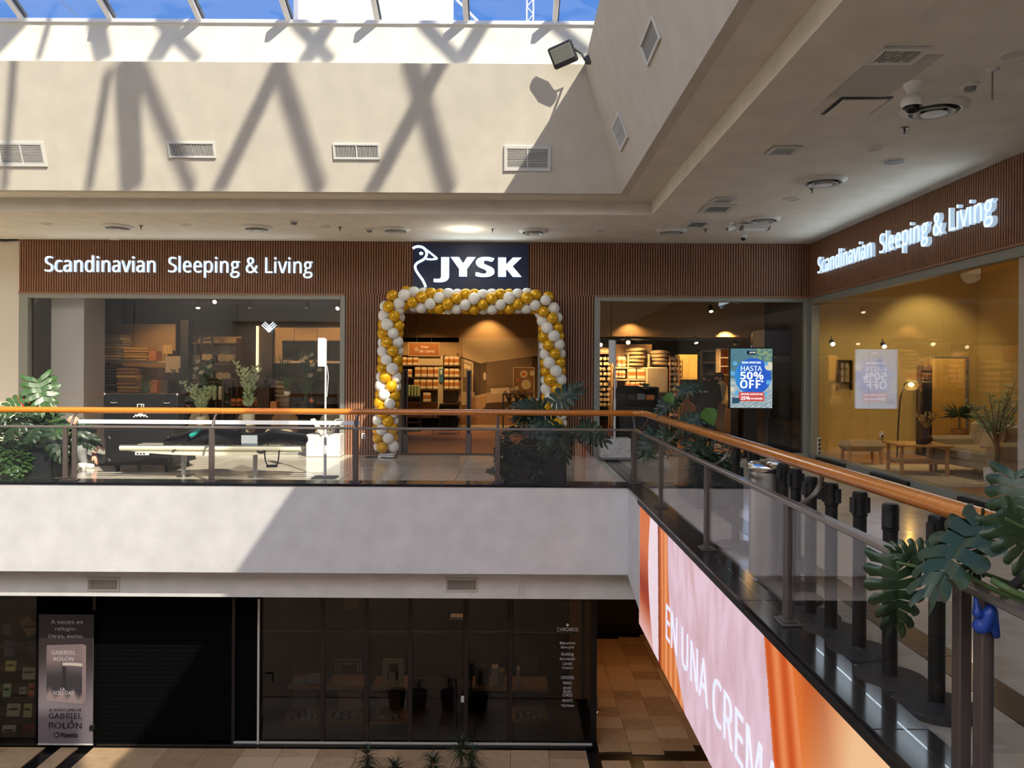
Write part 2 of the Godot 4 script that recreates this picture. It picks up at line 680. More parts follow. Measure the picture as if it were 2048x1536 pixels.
func structure() -> void:
	# upper floor: slab with separate tiles
	var fl := shell("floor", "polished pale stone floor of the upper gallery")
	part(fl, "slab", Mb.new().lo_hi(-14, 1.75, -0.4, -0.021, -15, -10.95).lo_hi(1.75, 6.2, -0.4, -0.021, -15, 8.5).lo_hi(-14, 1.75, -0.4, -0.021, 0.35, 4.5), M.grout)
	floor_tiles(fl, -10.25, 1.72, 14, -14.98, -11.26, 4, 0.0, ["tile_a", "tile_a", "tile_b"])
	floor_tiles(fl, 2.0, 5.72, 4, -14.98, -11.24, 4, 0.0, ["tile_a", "tile_b"])
	floor_tiles(fl, 1.73, 1.86, 1, -14.98, -11.24, 1, 0.0, ["tile_dark"])
	floor_tiles(fl, 1.86, 2.0, 1, -14.98, -11.24, 1, 0.0, ["tile_brown"])
	floor_tiles(fl, 1.9, 2.37, 1, -11.24, -1.04, 12, 0.0, ["tile_a", "tile_b"])
	floor_tiles(fl, 2.37, 2.6, 1, -11.24, -1.04, 12, 0.0, ["tile_brown"])
	floor_tiles(fl, 2.6, 5.72, 4, -11.24, -1.04, 12, 0.0, ["tile_a", "tile_a", "tile_b"])
	part(fl, "paving", Mb.new().lo_hi(1.9, 5.72, -0.02, 0, -1.04, 8.5).lo_hi(-14, 1.7, -0.02, 0, 0.4, 4.5).lo_hi(-14, -10.25, -0.02, 0, -15, -11.2).lo_hi(5.72, 5.86, -0.02, 0.0, -15, 8.5), M.tile_a)
	# edge of the gallery
	struct("trim", Mb.new().lo_hi(-14, 1.65, -1.23, -0.005, -11.1, -10.88).hexa([Vector3(1.65, -1.23, -10.88), Vector3(1.9, -1.23, -10.88), Vector3(1.9, -1.42, -9.9), Vector3(1.65, -1.42, -9.9), Vector3(1.65, -0.005, -10.88), Vector3(1.9, -0.005, -10.88), Vector3(1.9, -0.005, -9.9), Vector3(1.65, -0.005, -9.9)]), M.fascia_white, null, "white plastered edge of the upper gallery")
	struct("trim", Mb.new().lo_hi(-14, 2.2, -1.70, -1.2, -11.5, -11.3), M.fascia_white, null, "white bulkhead under the gallery edge above the dark shops")
	struct("trim", Mb.new().lo_hi(1.72, 1.95, -1.6, -0.05, -9.9, 0.3), M.near_black, null, "dark backing of the gallery edge behind the screen")
	struct("trim", Mb.new().lo_hi(-14, 1.72, -1.6, -0.005, 0.3, 0.5), M.fascia_white, null, "near gallery edge")
	var kb := shell("trim", "black granite kerb under the balustrades")
	for i in 8:
		part(kb, "kerbstone", Mb.new().lo_hi(-13.9 + i * 1.94, -13.9 + i * 1.94 + 1.935, 0.0, 0.035, -11.24, -10.86, 0.004), M.granite)
	for i in 6:
		part(kb, "kerbstone", Mb.new().lo_hi(1.62, 1.88, 0.0, 0.035, -11.24 + i * 1.95, -11.24 + i * 1.95 + 1.945, 0.004), M.granite)
	# ceilings
	struct("ceiling", Mb.new().lo_hi(-14, 5.9, 4.15, 4.34, -15.3, -12.76).lo_hi(2.83, 5.9, 4.15, 4.34, -12.76, 8.5), M.ceiling_white, null, "white plasterboard ceiling of the gallery")
	struct("ceiling", Mb.new().lo_hi(-14, 2.2, 4.125, 4.34, -12.76, -12.2).lo_hi(2.2, 2.83, 4.125, 4.34, -12.76, 8.5), M.ceiling_white, null, "dropped ceiling border round the light well")
	struct("ceiling", Mb.new().lo_hi(-14, 2.3, 4.335, 4.45, -12.25, -11.75).lo_hi(1.75, 2.3, 4.335, 4.45, -11.75, 8.5), M.ceiling_white, null, "raised ceiling step at the foot of the light well")
	struct("ceiling", Mb.new().lo_hi(-14.3, 14, 4.45, 4.7, -40, -11.75).lo_hi(1.76, 14, 4.45, 4.7, -11.75, 9), M.cream, null, "roof over the shops")
	# outer walls
	struct("wall_left", Mb.new().lo_hi(-14.3, -14, -4.6, 9.9, -29.3, 9), M.plaster)
	struct("wall_near", Mb.new().lo_hi(-14, 14, -4.6, 4.7, 8.5, 8.8), M.plaster)
	struct("wall_outer", Mb.new().lo_hi(13.7, 14, -4.6, 4.7, -29, 8.5).lo_hi(-14, 14, -4.6, 4.7, -29.3, -29.0), M.cream)
	struct("wall_lower_near", Mb.new().lo_hi(-14, 1.9, -4.4, -1.6, 1.6, 1.8), M.matte_black)
	# lower floor
	var lf := shell("floor", "beige stone floor of the lower level with black bands")
	part(lf, "slab", Mb.new().lo_hi(-14, 14, -4.8, LOW - 0.021, -26, 9), M.low_black)
	floor_tiles(lf, -6.64, 1.22, 13, -12.0, -10.6, 3, LOW, ["low_tile_a", "low_tile_b", "low_tile_c"])
	floor_tiles(lf, -7.16, -6.88, 1, -12.28, -10.6, 3, LOW, ["low_tile_a"])
	floor_tiles(lf, -10.3, -7.4, 5, -12.28, -10.6, 3, LOW, ["low_tile_a", "low_tile_b"])
	floor_tiles(lf, -6.64, 1.22, 13, -12.28, -12.0, 1, LOW, ["low_tile_a", "low_tile_b"])
	floor_tiles(lf, 1.42, 1.86, 1, -11.97, -10.6, 3, LOW, ["low_tile_a"])
	floor_tiles(lf, 2.06, 3.9, 3, -11.97, -10.6, 3, LOW, ["low_tile_a", "low_tile_b"])
	floor_tiles(lf, 1.42, 4.0, 5, -17.8, -12.14, 14, LOW, ["low_tile_a", "low_tile_b", "low_tile_c"], 0.9)
	part(lf, "paving", Mb.new().lo_hi(-14, 4, LOW - 0.03, LOW - 0.001, -10.55, 8.5), M.low_tile_b)
	struct("ceiling", Mb.new().lo_hi(-14, 1.9, -1.69, -1.45, -26, -11.45).lo_hi(1.9, 14, -1.72, -1.45, -26, 8.5).lo_hi(-14, 1.9, -1.72, -1.45, 0.5, 4.5), M.ceiling_white, null, "ceiling of the lower level")


func skylight() -> void:
	# light well: leaning plaster walls
	struct("wall_well_far", Mb.new().hexa([Vector3(-14, 4.33, -11.63), Vector3(1.63, 4.33, -11.63), Vector3(1.75, 4.33, -11.75), Vector3(-14, 4.33, -11.75), Vector3(-14, 6.03, -11.0), Vector3(1.008, 6.03, -11.0), Vector3(1.1, 6.03, -11.12), Vector3(-14, 6.03, -11.12)]), M.plaster, null, "leaning white plaster wall of the light well with bands of shadow")
	struct("wall_well_right", Mb.new().hexa([Vector3(1.63, 4.33, -11.63), Vector3(1.75, 4.33, -11.75), Vector3(1.75, 4.33, 8.3), Vector3(1.63, 4.33, 8.3), Vector3(1.008, 6.03, -11.0), Vector3(1.1, 6.03, -11.12), Vector3(1.1, 6.03, 8.3), Vector3(1.008, 6.03, 8.3)]), M.plaster, null, "leaning white plaster wall on the right of the light well")
	struct("wall_well_near", Mb.new().lo_hi(-14, 1.75, 4.1, 7.5, 8.3, 8.5), M.plaster)
	struct("trim", Mb.new().lo_hi(-14, 1.1, 5.9, 6.02, -11.5, -11.05).lo_hi(1.1, 1.7, 5.9, 6.02, -11.5, 8.3), M.plaster, null, "plaster ledge above the leaning walls")
	struct("wall_upstand", Mb.new().lo_hi(-14, 1.7, 5.95, 6.8, -11.65, -11.4).lo_hi(1.56, 1.7, 5.95, 6.8, -11.4, 8.3), M.plaster_light, null, "upright plaster strip under the roof glass")
	# roof glass: two slopes
	var roof := shell("window", "glass roof over the light well")
	var xs := []
	for i in 12:
		xs.append(0.605 - 1.313 * i)
	xs.push_front(1.6)
	var far := Vector2(-11.42, 6.82)
	var top := Vector2(-5.0, 9.55)
	var near := Vector2(8.4, 7.43)
	var soil := Vector2(-2.0, 9.076)
	for i in xs.size():
		var x: float = xs[i]
		for e: Array in [[far, Vector2(-10.93, 7.028)]]:
			var a := Vector3(x, e[0].y, e[0].x)
			var b := Vector3(x, e[1].y, e[1].x)
			var d := (b - a).normalized()
			var q := Basis(Vector3.RIGHT, d.cross(Vector3.RIGHT), d) if false else Basis(Vector3.RIGHT, Vector3(0, d.z, -d.y), d)
			part(roof, "mullion", Mb.new().box((a + b) * 0.5, Vector3(0.075, 0.12, a.distance_to(b)), 0.008, q), M.alu)
			part(roof, "rebate", Mb.new().box((a + b) * 0.5 + Vector3(0.045, 0.03, 0), Vector3(0.02, 0.08, a.distance_to(b)), 0.0, q), M.grey_dark)
		if i == 0:
			continue
		var x0: float = xs[i]
		var x1: float = xs[i - 1] if i > 1 else 1.65
		for e: Array in [[far, Vector2(-8.2, 8.19), "roof_glass"], [Vector2(-8.2, 8.19), top, "roof_glass"], [top, soil, "roof_glass"], [soil, Vector2(0.3, 8.712), "dim_glass"], [Vector2(0.3, 8.712), near, "soiled_glass"]]:
			var g := Mb.new().quad(Vector3(x0, e[0].y, e[0].x), Vector3(x1, e[0].y, e[0].x), Vector3(x1, e[1].y, e[1].x), Vector3(x0, e[1].y, e[1].x))
			part(roof, "pane", g, M[e[2]])
	for e: Array in [[far, top, "roof_glass"], [top, Vector2(-4.0, 9.39), "roof_glass"], [Vector2(-4.0, 9.39), Vector2(0.3, 8.712), "dim_glass"], [Vector2(0.3, 8.712), near, "soiled_glass"]]:
		part(roof, "pane", Mb.new().quad(Vector3(1.65, 6.81, e[0].x), Vector3(1.65, 6.81, e[1].x), Vector3(1.65, e[1].y, e[1].x), Vector3(1.65, e[0].y, e[0].x)), M[e[2]])
	part(roof, "sill", Mb.new().lo_hi(-14, 1.7, 6.76, 6.81, -11.5, -11.36), M.alu)
	# open lattice girders on the roof: they draw the bands of shade
	var lat := thing("roof_lattice", "steel lattice girders standing over the glass roof", "roof girder", Vector3(0, 12.6, -5))
	var wn := Vector3(0, 1.0, -0.366).normalized()
	var bands := [[28, 120, 8, 378, 17, 0], [215, 150, 177, 378, 18, 0], [252, 122, 264, 379, 50, 0], [272, 122, 382, 379, 32, 0], [560, 126, 438, 379, 27, 0], [553, 126, 638, 383, 38, 0], [895, 100, 742, 385, 30, 0], [818, 115, 897, 388, 40, 0],
		[30, 41, -40, 116, 60, 1], [99, 41, 77, 116, 12, 1], [191, 40, 206, 116, 41, 1], [318, 43, 393, 118, 36, 1], [353, 43, 311, 118, 33, 1], [590, 45, 660, 120, 37, 1], [658, 48, 612, 120, 30, 1], [845, 48, 918, 123, 38, 1], [966, 48, 921, 123, 31, 1], [1106, 48, 1170, 104, 38, 1]]
	for b: Array in bands:
		var e := []
		for k in 2:
			var p: Vector3
			if b[5] == 1:
				p = on_plane(b[k * 2], b[k * 2 + 1], Vector3(0, 6, -11.4), Vector3(0, 0, 1))
			else:
				p = on_plane(b[k * 2], b[k * 2 + 1], Vector3(0, 4.33, -11.63), Vector3(0, -0.622, 1.7))
			e.append(p + SUN * (12.6 - p.y))
		var a: Vector3 = e[0]
		var c: Vector3 = e[1]
		var d := (c - a).normalized()
		var wx: float = b[4] * 11.4 / F * absf(d.z)
		var q := Basis(d.cross(Vector3.UP).normalized(), Vector3.UP, -d)
		part(lat, "girder", Mb.new().box((a + c) * 0.5 - lat.position, Vector3(wx, 0.05, a.distance_to(c) + 0.05), 0.0, q), M.grey)
	# what stands on the roof beyond the glass
	var b0 := w(583, 60, 30.0)
	var b1 := w(884, -14, 30.0)
	var bl := thing("rooftop_building", "white rendered plant room standing on the roof beyond the glass", "building", Vector3((b0.x + b1.x) * 0.5, 4.7, -33))
	var hw := (b1.x - b0.x) * 0.5
	part(bl, "wall", Mb.new().box(Vector3(0, 7.5, 0), Vector3(hw * 2, 15.0, 6), 0.25), M.white)
	for k in 5:
		part(bl, "panel_joint", Mb.new().box(Vector3(-hw + (k + 0.7) * hw * 0.36, 5.6, 3.01), Vector3(0.04, 18.0, 0.03)), M.grille)
	var mp := w(1060, 40, 26.0)
	var mast := thing("antenna_mast", "white lattice mast rising into the blue sky behind the roof glass", "mast", Vector3(mp.x, 4.7, -26))
	for s in [-1, 1]:
		part(mast, "leg", Mb.new().tube([Vector3(0.11 * s, 0, 0), Vector3(0.11 * s, 14, 0)], 0.025), M.white)
	var zz := []
	for k in 48:
		zz.append(Vector3(0.11 * (1 if k % 2 else -1), 2 + k * 0.26, 0))
	part(mast, "bracing", Mb.new().tube(zz, 0.018, -1, 6), M.white)
	single("stay_bar", "thin white stay bar slanting across the sky beside the plant room", "bar", Mb.new().tube([w(898, -16, 28), w(975, 62, 28)], 0.045), M.white)
	single("stay_wire", "fine dark wire crossing the sky at the upper left behind the roof glass", "wire", Mb.new().tube([w(110, -10, 14), w(168, 45, 14)], 0.006, -1, 5), M.grey_dark)


func slats(parent: Node, x0: float, x1: float, y0: float, y1: float, turn := false) -> void:
	var where := []
	var n := int((x1 - x0) / 0.0488)
	for i in n:
		var x := x0 + (i + 0.5) * (x1 - x0) / n
		where.append(Transform3D(Basis.IDENTITY, Vector3(XR - 0.024, (y0 + y1) * 0.5, x) if turn else Vector3(x, (y0 + y1) * 0.5, ZF + 0.024)))
	var s := Vector3(0.05, y1 - y0, 0.031) if turn else Vector3(0.031, y1 - y0, 0.05)
	many(parent, "slats", Mb.new().box(Vector3.ZERO, s).mesh(), M.slat_wood, where)


func front() -> void:
	# far shop front
	var wb := shell("wall_back", "shop front clad in upright brown wooden slats")
	var back := Mb.new()
	for r: Array in [[-9.6, 5.81, 3.12, 4.3], [-3.25, -2.21, 0.0, 3.12], [-2.21, 0.55, 2.82, 3.12], [0.55, 1.59, 0.0, 3.12]]:
		back.lo_hi(r[0], r[1], r[2], r[3], ZF - 0.25, ZF)
		slats(wb, r[0] + 0.01, r[1] - 0.01, r[2], minf(r[3], 4.14))
	part(wb, "backing", back, M.slat_back)
	part(wb, "edge_strip", Mb.new().lo_hi(-9.6, -3.25, 3.1, 3.13, ZF - 0.1, ZF + 0.052).lo_hi(1.59, 5.81, 3.1, 3.13, ZF - 0.1, ZF + 0.052), M.slat_wood)
	struct("wall_pier", Mb.new().lo_hi(-10.0, -9.6, 0, 4.2, ZF - 0.3, ZF + 0.02).lo_hi(-14, -10.0, 2.6, 4.2, ZF - 0.3, ZF + 0.01), M.cream, null, "cream plaster pier at the left end of the slatted shop front")
	# neighbour's doorway at the left edge
	struct("wall_neighbour", Mb.new().lo_hi(-14, -9.9, 0, 3.0, -17.6, -17.4).lo_hi(-9.9, -9.8, 0, 3.0, -17.6, -15.3).lo_hi(-14, -9.8, 3.0, 3.2, -17.6, -15.3).lo_hi(-14, -9.6, -0.3, 0.0, -17.6, -15.0), M.cream, null, "cream interior of the shop next door")
	for k in 3:
		single("clothes_rail", "dark clothes hanging in the shop next door at the left edge" if k == 0 else ("pale clothes hanging in the shop next door at the left edge" if k == 1 else "low dark shelf in the shop next door at the left edge"), "clothes", Mb.new().box(w(19, 700 + k * 55, 16.6), Vector3(0.12, 0.42, 0.5), 0.04), [M.cloth_dark, M.cloth_cream, M.cloth_brown][k])
	single("red_display", "bright red display box behind the monstera at the left end", "display", Mb.new().box(w(50, 806, 13.6), Vector3(0.14, 0.22, 0.3), 0.02), M.red)
	single("black_cable", "black cable along the top of the cream pier at the far left", "cable", Mb.new().tube([w(-20, 478, 14.95), w(10, 481, 14.95), w(37, 479, 14.95)], 0.025, -1, 8), M.black)
	single("ceiling_sensor", "small white sensor box where the ceiling meets the left slats", "sensor", Mb.new().box(w(229, 477, 14.9), Vector3(0.18, 0.05, 0.1), 0.008), M.white)
	# window left
	window_front("window", -9.6, -3.25, 0.18, 0.1, [w(265, 700, 15).x, w(472, 700, 15).x], "wide left shop window with a grey frame")
	window_front("window", 1.59, 5.79, 0.12, 0.11, [], "right shop window with a grey frame beside the entrance")
	# door frame of the entrance
	var dr := shell("door", "open shop entrance under the balloon arch")
	part(dr, "lining", Mb.new().lo_hi(-2.21, -2.17, 0, 2.82, ZF - 0.3, ZF + 0.02).lo_hi(0.51, 0.55, 0, 2.82, ZF - 0.3, ZF + 0.02).lo_hi(-2.21, 0.55, 2.78, 2.82, ZF - 0.3, ZF + 0.02), M.frame_grey)
	part(dr, "threshold", Mb.new().lo_hi(-2.21, 0.55, -0.01, 0.012, ZF - 0.3, ZF - 0.02), M.grey_dark)
	# right-hand shop front
	var wr := shell("wall_right", "right-hand shop front clad in upright brown wooden slats")
	part(wr, "backing", Mb.new().lo_hi(XR, XR + 0.25, 3.12, 4.3, -14.95, 8.5), M.slat_back)
	slats(wr, -14.97, -4.0, 3.12, 4.14, true)
	part(wr, "edge_strip", Mb.new().lo_hi(XR - 0.055, XR + 0.1, 3.1, 3.13, -14.95, 8.5), M.slat_wood)
	var wi := shell("window", "tall right-hand showroom window with a grey frame")
	part(wi, "frame", Mb.new().lo_hi(XR - 0.03, XR + 0.12, 2.98, 3.1, -14.95, 8.5, 0.006).lo_hi(XR - 0.03, XR + 0.12, 0, 2.98, -14.98, -14.87, 0.006).lo_hi(XR - 0.03, XR + 0.14, 0, 0.1, -14.87, 8.5, 0.006), M.frame_grey)
	var zz := [-14.87, -12.53, -10.39, -8.25, -6.1, -2.0, 2.0, 8.4]
	for i in zz.size() - 1:
		part(wi, "pane", Mb.new().lo_hi(XR, XR + 0.01, 0.1, 2.98, zz[i] + 0.004, zz[i + 1] - 0.004), M.shop_glass)
	for px: Array in [[1560, 1602], [1638, 1692], [1748, 1822], [1926, 1985], [1997, 2044]]:
		var za: float = -5.81 * F / (px[0] - 1020.0)
		var zb: float = -5.81 * F / (px[1] - 1020.0)
		part(wi, "floor_track", Mb.new().lo_hi(XR - 0.1, XR - 0.02, 0.0, 0.07, za, zb, 0.01), M.black)
	struct("wall_showroom_end", Mb.new().lo_hi(XR + 0.06, XR + 0.5, 0, 3.1, -8.93, -3.0), M.cream, null, "pale wall return behind the right end of the showroom window")


func window_front(called: String, x0: float, x1: float, fl: float, fr: float, joints: Array, label: String) -> void:
	var wi := shell(called, label)
	var y1 := 3.12
	part(wi, "frame", Mb.new().lo_hi(x0, x0 + fl, 0, y1, ZF - 0.12, ZF + 0.03, 0.006).lo_hi(x1 - fr, x1, 0, y1, ZF - 0.12, ZF + 0.03, 0.006).lo_hi(x0 + fl, x1 - fr, y1 - 0.1, y1, ZF - 0.12, ZF + 0.03, 0.006).lo_hi(x0 + fl, x1 - fr, 0, 0.08, ZF - 0.12, ZF + 0.03, 0.006), M.frame_grey)
	var e := [x0 + fl]
	e.append_array(joints)
	e.append(x1 - fr)
	for i in e.size() - 1:
		part(wi, "pane", Mb.new().lo_hi(e[i] + 0.006, e[i + 1] - 0.006, 0.08, y1 - 0.1, ZF - 0.07, ZF - 0.06), M.shop_glass)


func vent_quad(label: String, q: Array, at: Vector3, nrm: Vector3, upright: bool, bars: int, mid: bool, group := "", mesh_panel := false) -> void:
	# four picture corners (left-top, right-top, right-bottom, left-bottom) on a plane
	var p := []
	for k in 4:
		p.append(on_plane(q[k][0], q[k][1], at, nrm))
	var c: Vector3 = (p[0] + p[1] + p[2] + p[3]) * 0.25
	var ex: Vector3 = ((p[1] - p[0]) + (p[2] - p[3])) * 0.5
	var wd := ex.length()
	ex = ex.normalized()
	var nz := nrm.normalized()
	if nz.dot(Vector3(0, EYE, 0) - c) < 0.0:
		nz = -nz
	# the opening follows the plane's own level and rise
	var hz := Vector3.UP.cross(nz).normalized() if absf(nz.y) < 0.9 else Vector3.RIGHT
	var rise := nz.cross(hz)
	ex = hz * signf(ex.dot(hz)) if absf(ex.dot(hz)) > absf(ex.dot(rise)) else rise * signf(ex.dot(rise))
	var ey := nz.cross(ex)
	var ht := absf((((p[0] - p[3]) + (p[1] - p[2])) * 0.5).dot(ey))
	vent(label, c, Basis(ex, ey, nz), wd, ht, upright, bars, mid, group, mesh_panel)


func vent(label: String, c: Vector3, b: Basis, wd: float, ht: float, upright: bool, bars: int, mid: bool, group := "", mesh_panel := false) -> void:
	var o := thing("air_vent", label, "vent", c, 0.0, group)
	o.basis = b
	var f := minf(wd, ht) * 0.13
	part(o, "frame", Mb.new().lo_hi(-wd / 2, wd / 2, ht / 2 - f, ht / 2, 0, 0.025, 0.004).lo_hi(-wd / 2, wd / 2, -ht / 2, -ht / 2 + f, 0, 0.025, 0.004).lo_hi(-wd / 2, -wd / 2 + f, -ht / 2 + f, ht / 2 - f, 0, 0.025, 0.004).lo_hi(wd / 2 - f, wd / 2, -ht / 2 + f, ht / 2 - f, 0, 0.025, 0.004), M.grille)
	part(o, "duct", Mb.new().lo_hi(-wd / 2 + f, wd / 2 - f, -ht / 2 + f, ht / 2 - f, 0.001, 0.004), M.void if not mesh_panel else M.grey)
	if mesh_panel:
		return
	var iw := wd - 2 * f
	var ih := ht - 2 * f
	var m: ArrayMesh
	if upright:
		m = Mb.new().box(Vector3.ZERO, Vector3(iw / bars * 0.42, ih, 0.006)).mesh()
	else:
		m = Mb.new().box(Vector3.ZERO, Vector3(iw, ih / bars * 0.62, 0.006), 0.0, Basis(Vector3.RIGHT, 0.5)).mesh()
	for i in bars:
		var u := (i + 0.5) / bars - 0.5
		put(o, "slat", m, M.grille, Transform3D(Basis.IDENTITY, Vector3(u * iw, 0, 0.012) if upright else Vector3(0, u * ih, 0.012)))
	if mid:
		part(o, "mullion", Mb.new().box(Vector3(0, 0, 0.014), Vector3(iw * 0.025, ih, 0.018)), M.grille)


func ceiling_items() -> void:
	var at := Vector3(0, 4.33, -11.63)
	var nf := Vector3(0, -0.622, 1.7)
	vent_quad("wide louvred vent at the left end of the leaning wall", [[-12, 283], [85, 283], [98, 333], [4, 333]], at, nf, false, 12, true)
	vent_quad("second vent from the left on the leaning wall, upright fins", [[333, 284], [428, 284], [434, 316], [340, 316]], at, nf, true, 28, false)
	vent_quad("third vent from the left on the leaning wall, upright fins", [[665, 287], [758, 287], [762, 319], [668, 319]], at, nf, true, 28, true)
	vent_quad("louvred vent half in shade at the right end of the leaning wall", [[1008, 291], [1102, 291], [1102, 342], [1008, 342]], at, nf, false, 12, true)
	var ar := Vector3(1.63, 4.33, -5)
	var nr := Vector3(-1.7, -0.622, 0)
	vent_quad("grey mesh vent high on the right leaning wall, nearer the top edge", [[1304, 30], [1324, 70], [1299, 131], [1282, 95]], ar, nr, false, 8, false, "", true)
	vent_quad("louvred diamond vent low on the right leaning wall near the corner", [[1237.7, 221.5], [1258, 272], [1244, 302.5], [1224.5, 254]], ar, nr, false, 14, true)
	var sf := Vector3(0, -1.5, -11.3)
	vent_quad("finned vent on the white bulkhead above the dark bookshop", [[175, 1155], [240, 1155], [240, 1182], [175, 1182]], sf, Vector3(0, 0, 1), true, 24, false)
	vent_quad("finned vent on the white bulkhead above the watch shop", [[891, 1156], [956, 1156], [956, 1183], [891, 1183]], sf, Vector3(0, 0, 1), true, 24, false)
	single("access_hatch", "small white hatch on the bulkhead right of the vent", "hatch", Mb.new().box(on_plane(1043, 1182, sf, Vector3(0, 0, 1)), Vector3(0.09, 0.14, 0.02), 0.004), M.grille)
	var cp := Vector3(0, 4.15, 0)
	# ceiling slot vents
	vent_quad("largest ceiling vent, nearest the light well at the upper right", [[1765, 91], [1846, 93], [1842, 125], [1729, 124]], cp, Vector3.UP, true, 12, false)
	vent_quad("middle ceiling vent halfway along the dropped border", [[1545, 291], [1604, 291], [1588, 308], [1531, 308]], cp, Vector3.UP, true, 12, false)
	vent_quad("small ceiling vent beside a grey panel near the inner corner", [[1431, 394], [1473, 394], [1462, 405], [1419, 405]], cp, Vector3.UP, true, 12, false)
	for q: Array in [[1415, 409, 1475, 409, 1455, 424, 1397, 424, "grey ceiling panel touching the small ceiling vent"], [1380, 441, 1427, 441, 1408, 454, 1365, 454, "grey ceiling panel nearest the shop front"]]:
		vent_quad(q[8], [[q[0], q[1]], [q[2], q[3]], [q[4], q[5]], [q[6], q[7]]], cp, Vector3.UP, true, 2, false, "", true)
	var pa := on_floor(1765, 155, 4.15)
	single("ceiling_patch", "unpainted grey patch on the ceiling beside the largest vent", "patch", Mb.new().box(pa + Vector3(-0.02, -0.002, 0), Vector3(0.55, 0.004, 0.95)), M.patch)
	var hp := on_floor(1712, 211, 4.15)
	var hatch := thing("ceiling_hatch", "square stained hatch cover hanging slightly open on the ceiling", "hatch", hp)
	part(hatch, "cover", Mb.new().box(Vector3(0, -0.02, 0), Vector3(0.42, 0.015, 0.42), 0.004, Basis(Vector3.BACK, 0.02)), M.cream)
	part(hatch, "rim", Mb.new().box(Vector3(0, -0.005, 0), Vector3(0.47, 0.01, 0.47)), M.grey_dark)
	# round diffusers
	var dl := [[1868, 214, 0.3, "largest round air diffuser, beside the dome camera"], [1646, 360, 0.3, "round air diffuser in the middle of the right ceiling"], [1526, 437, 0.28, "round air diffuser above the emergency light"], [1343, 461, 0.27, "round air diffuser over the slats right of the entrance"],
		[235, 452, 0.26, "leftmost round air diffuser of the far ceiling"], [514, 454, 0.26, "second round air diffuser from the left"], [791, 458, 0.26, "round air diffuser left of the lit shop logo"], [1067, 461, 0.26, "round air diffuser right of the lit shop logo"]]
	for d: Array in dl:
		var o := thing("air_diffuser", d[3], "diffuser", on_floor(d[0], d[1], 4.15))
		var r: float = d[2]
		part(o, "rim", Mb.new().lathe(Vector3.ZERO, [Vector2(r, 0), Vector2(r, -0.012), Vector2(r * 0.8, -0.05), Vector2(r * 0.74, -0.045), Vector2(r * 0.72, -0.002)], 28), M.grille)
		part(o, "throat", Mb.new().lathe(Vector3.ZERO, [Vector2(r * 0.73, -0.003), Vector2(0.001, -0.003)], 28), M.void)
		part(o, "cone", Mb.new().lathe(Vector3.ZERO, [Vector2(r * 0.42, -0.02), Vector2(r * 0.6, -0.062), Vector2(r * 0.57, -0.066), Vector2(r * 0.4, -0.03)], 28), M.grille)
		part(o, "disc", Mb.new().lathe(Vector3.ZERO, [Vector2(r * 0.16, -0.01), Vector2(r * 0.38, -0.07), Vector2(0.001, -0.074)], 28), M.grille)
	# recessed lamps, off
	var lamps := [[2030, 108, 0.1, "unlit recessed lamp at the right edge of the ceiling"], [1750, 296, 0.1, "unlit recessed lamp beside the grey ceiling speaker"], [1585, 398, 0.1, "unlit recessed lamp between two round diffusers"], [1483, 460, 0.09, "unlit recessed lamp behind the emergency light"], [1204, 460, 0.09, "unlit recessed lamp right of the lit shop logo"],
		[94, 447, 0.09, "leftmost unlit recessed lamp of the far ceiling"], [371, 449, 0.09, "second unlit recessed lamp of the far ceiling"], [650, 452, 0.09, "third unlit recessed lamp of the far ceiling"]]
	for d: Array in lamps:
		var o := thing("recessed_lamp", d[3], "lamp", on_floor(d[0], d[1], 4.15))
		part(o, "rim", Mb.new().lathe(Vector3.ZERO, [Vector2(d[2] * 1.15, 0), Vector2(d[2] * 1.1, -0.01), Vector2(d[2] * 0.95, -0.012), Vector2(d[2] * 0.9, -0.002)], 24), M.grille)
		part(o, "diffuser", Mb.new().lathe(Vector3.ZERO, [Vector2(d[2] * 0.92, -0.004), Vector2(0.001, -0.004)], 24), M.plaster)
	var li := thing("recessed_lamp", "lit recessed lamp in the ceiling above the shop logo", "lamp", on_floor(929, 458, 4.15))
	part(li, "rim", Mb.new().lathe(Vector3.ZERO, [Vector2(0.13, 0), Vector2(0.12, -0.01), Vector2(0.11, -0.002)], 24), M.grille)
	part(li, "diffuser", Mb.new().lathe(Vector3.ZERO, [Vector2(0.11, -0.006), Vector2(0.001, -0.006)], 24), M.downlight)
	omni("recessed_lamp_light", li.position + Vector3(0, -0.25, 0), 0.12, Color(1, 0.97, 0.9))
	var sp := thing("ceiling_speaker", "round grey ceiling speaker with a mesh face", "speaker", on_floor(1787, 322.5, 4.15))
	part(sp, "rim", Mb.new().lathe(Vector3.ZERO, [Vector2(0.13, 0), Vector2(0.125, -0.012), Vector2(0.112, -0.008)], 24), M.grille)
	part(sp, "mesh", Mb.new().lathe(Vector3.ZERO, [Vector2(0.115, -0.006), Vector2(0.06, -0.012), Vector2(0.001, -0.014)], 24), M.grey)
	# smoke detectors, sprinklers
	for d: Array in [[1940, 168, "round smoke detector near the hanging rod"], [739, 458, "round smoke detector left of the lit shop logo"], [588, 442, "round smoke detector over the left shop sign"]]:
		var o := thing("smoke_detector", d[2], "smoke detector", on_floor(d[0], d[1], 4.15))
		part(o, "base", Mb.new().lathe(Vector3.ZERO, [Vector2(0.075, 0), Vector2(0.075, -0.02), Vector2(0.05, -0.03)], 20), M.grille)
		part(o, "sensor", Mb.new().lathe(Vector3.ZERO, [Vector2(0.05, -0.028), Vector2(0.046, -0.06), Vector2(0.001, -0.07)], 20), M.grey)
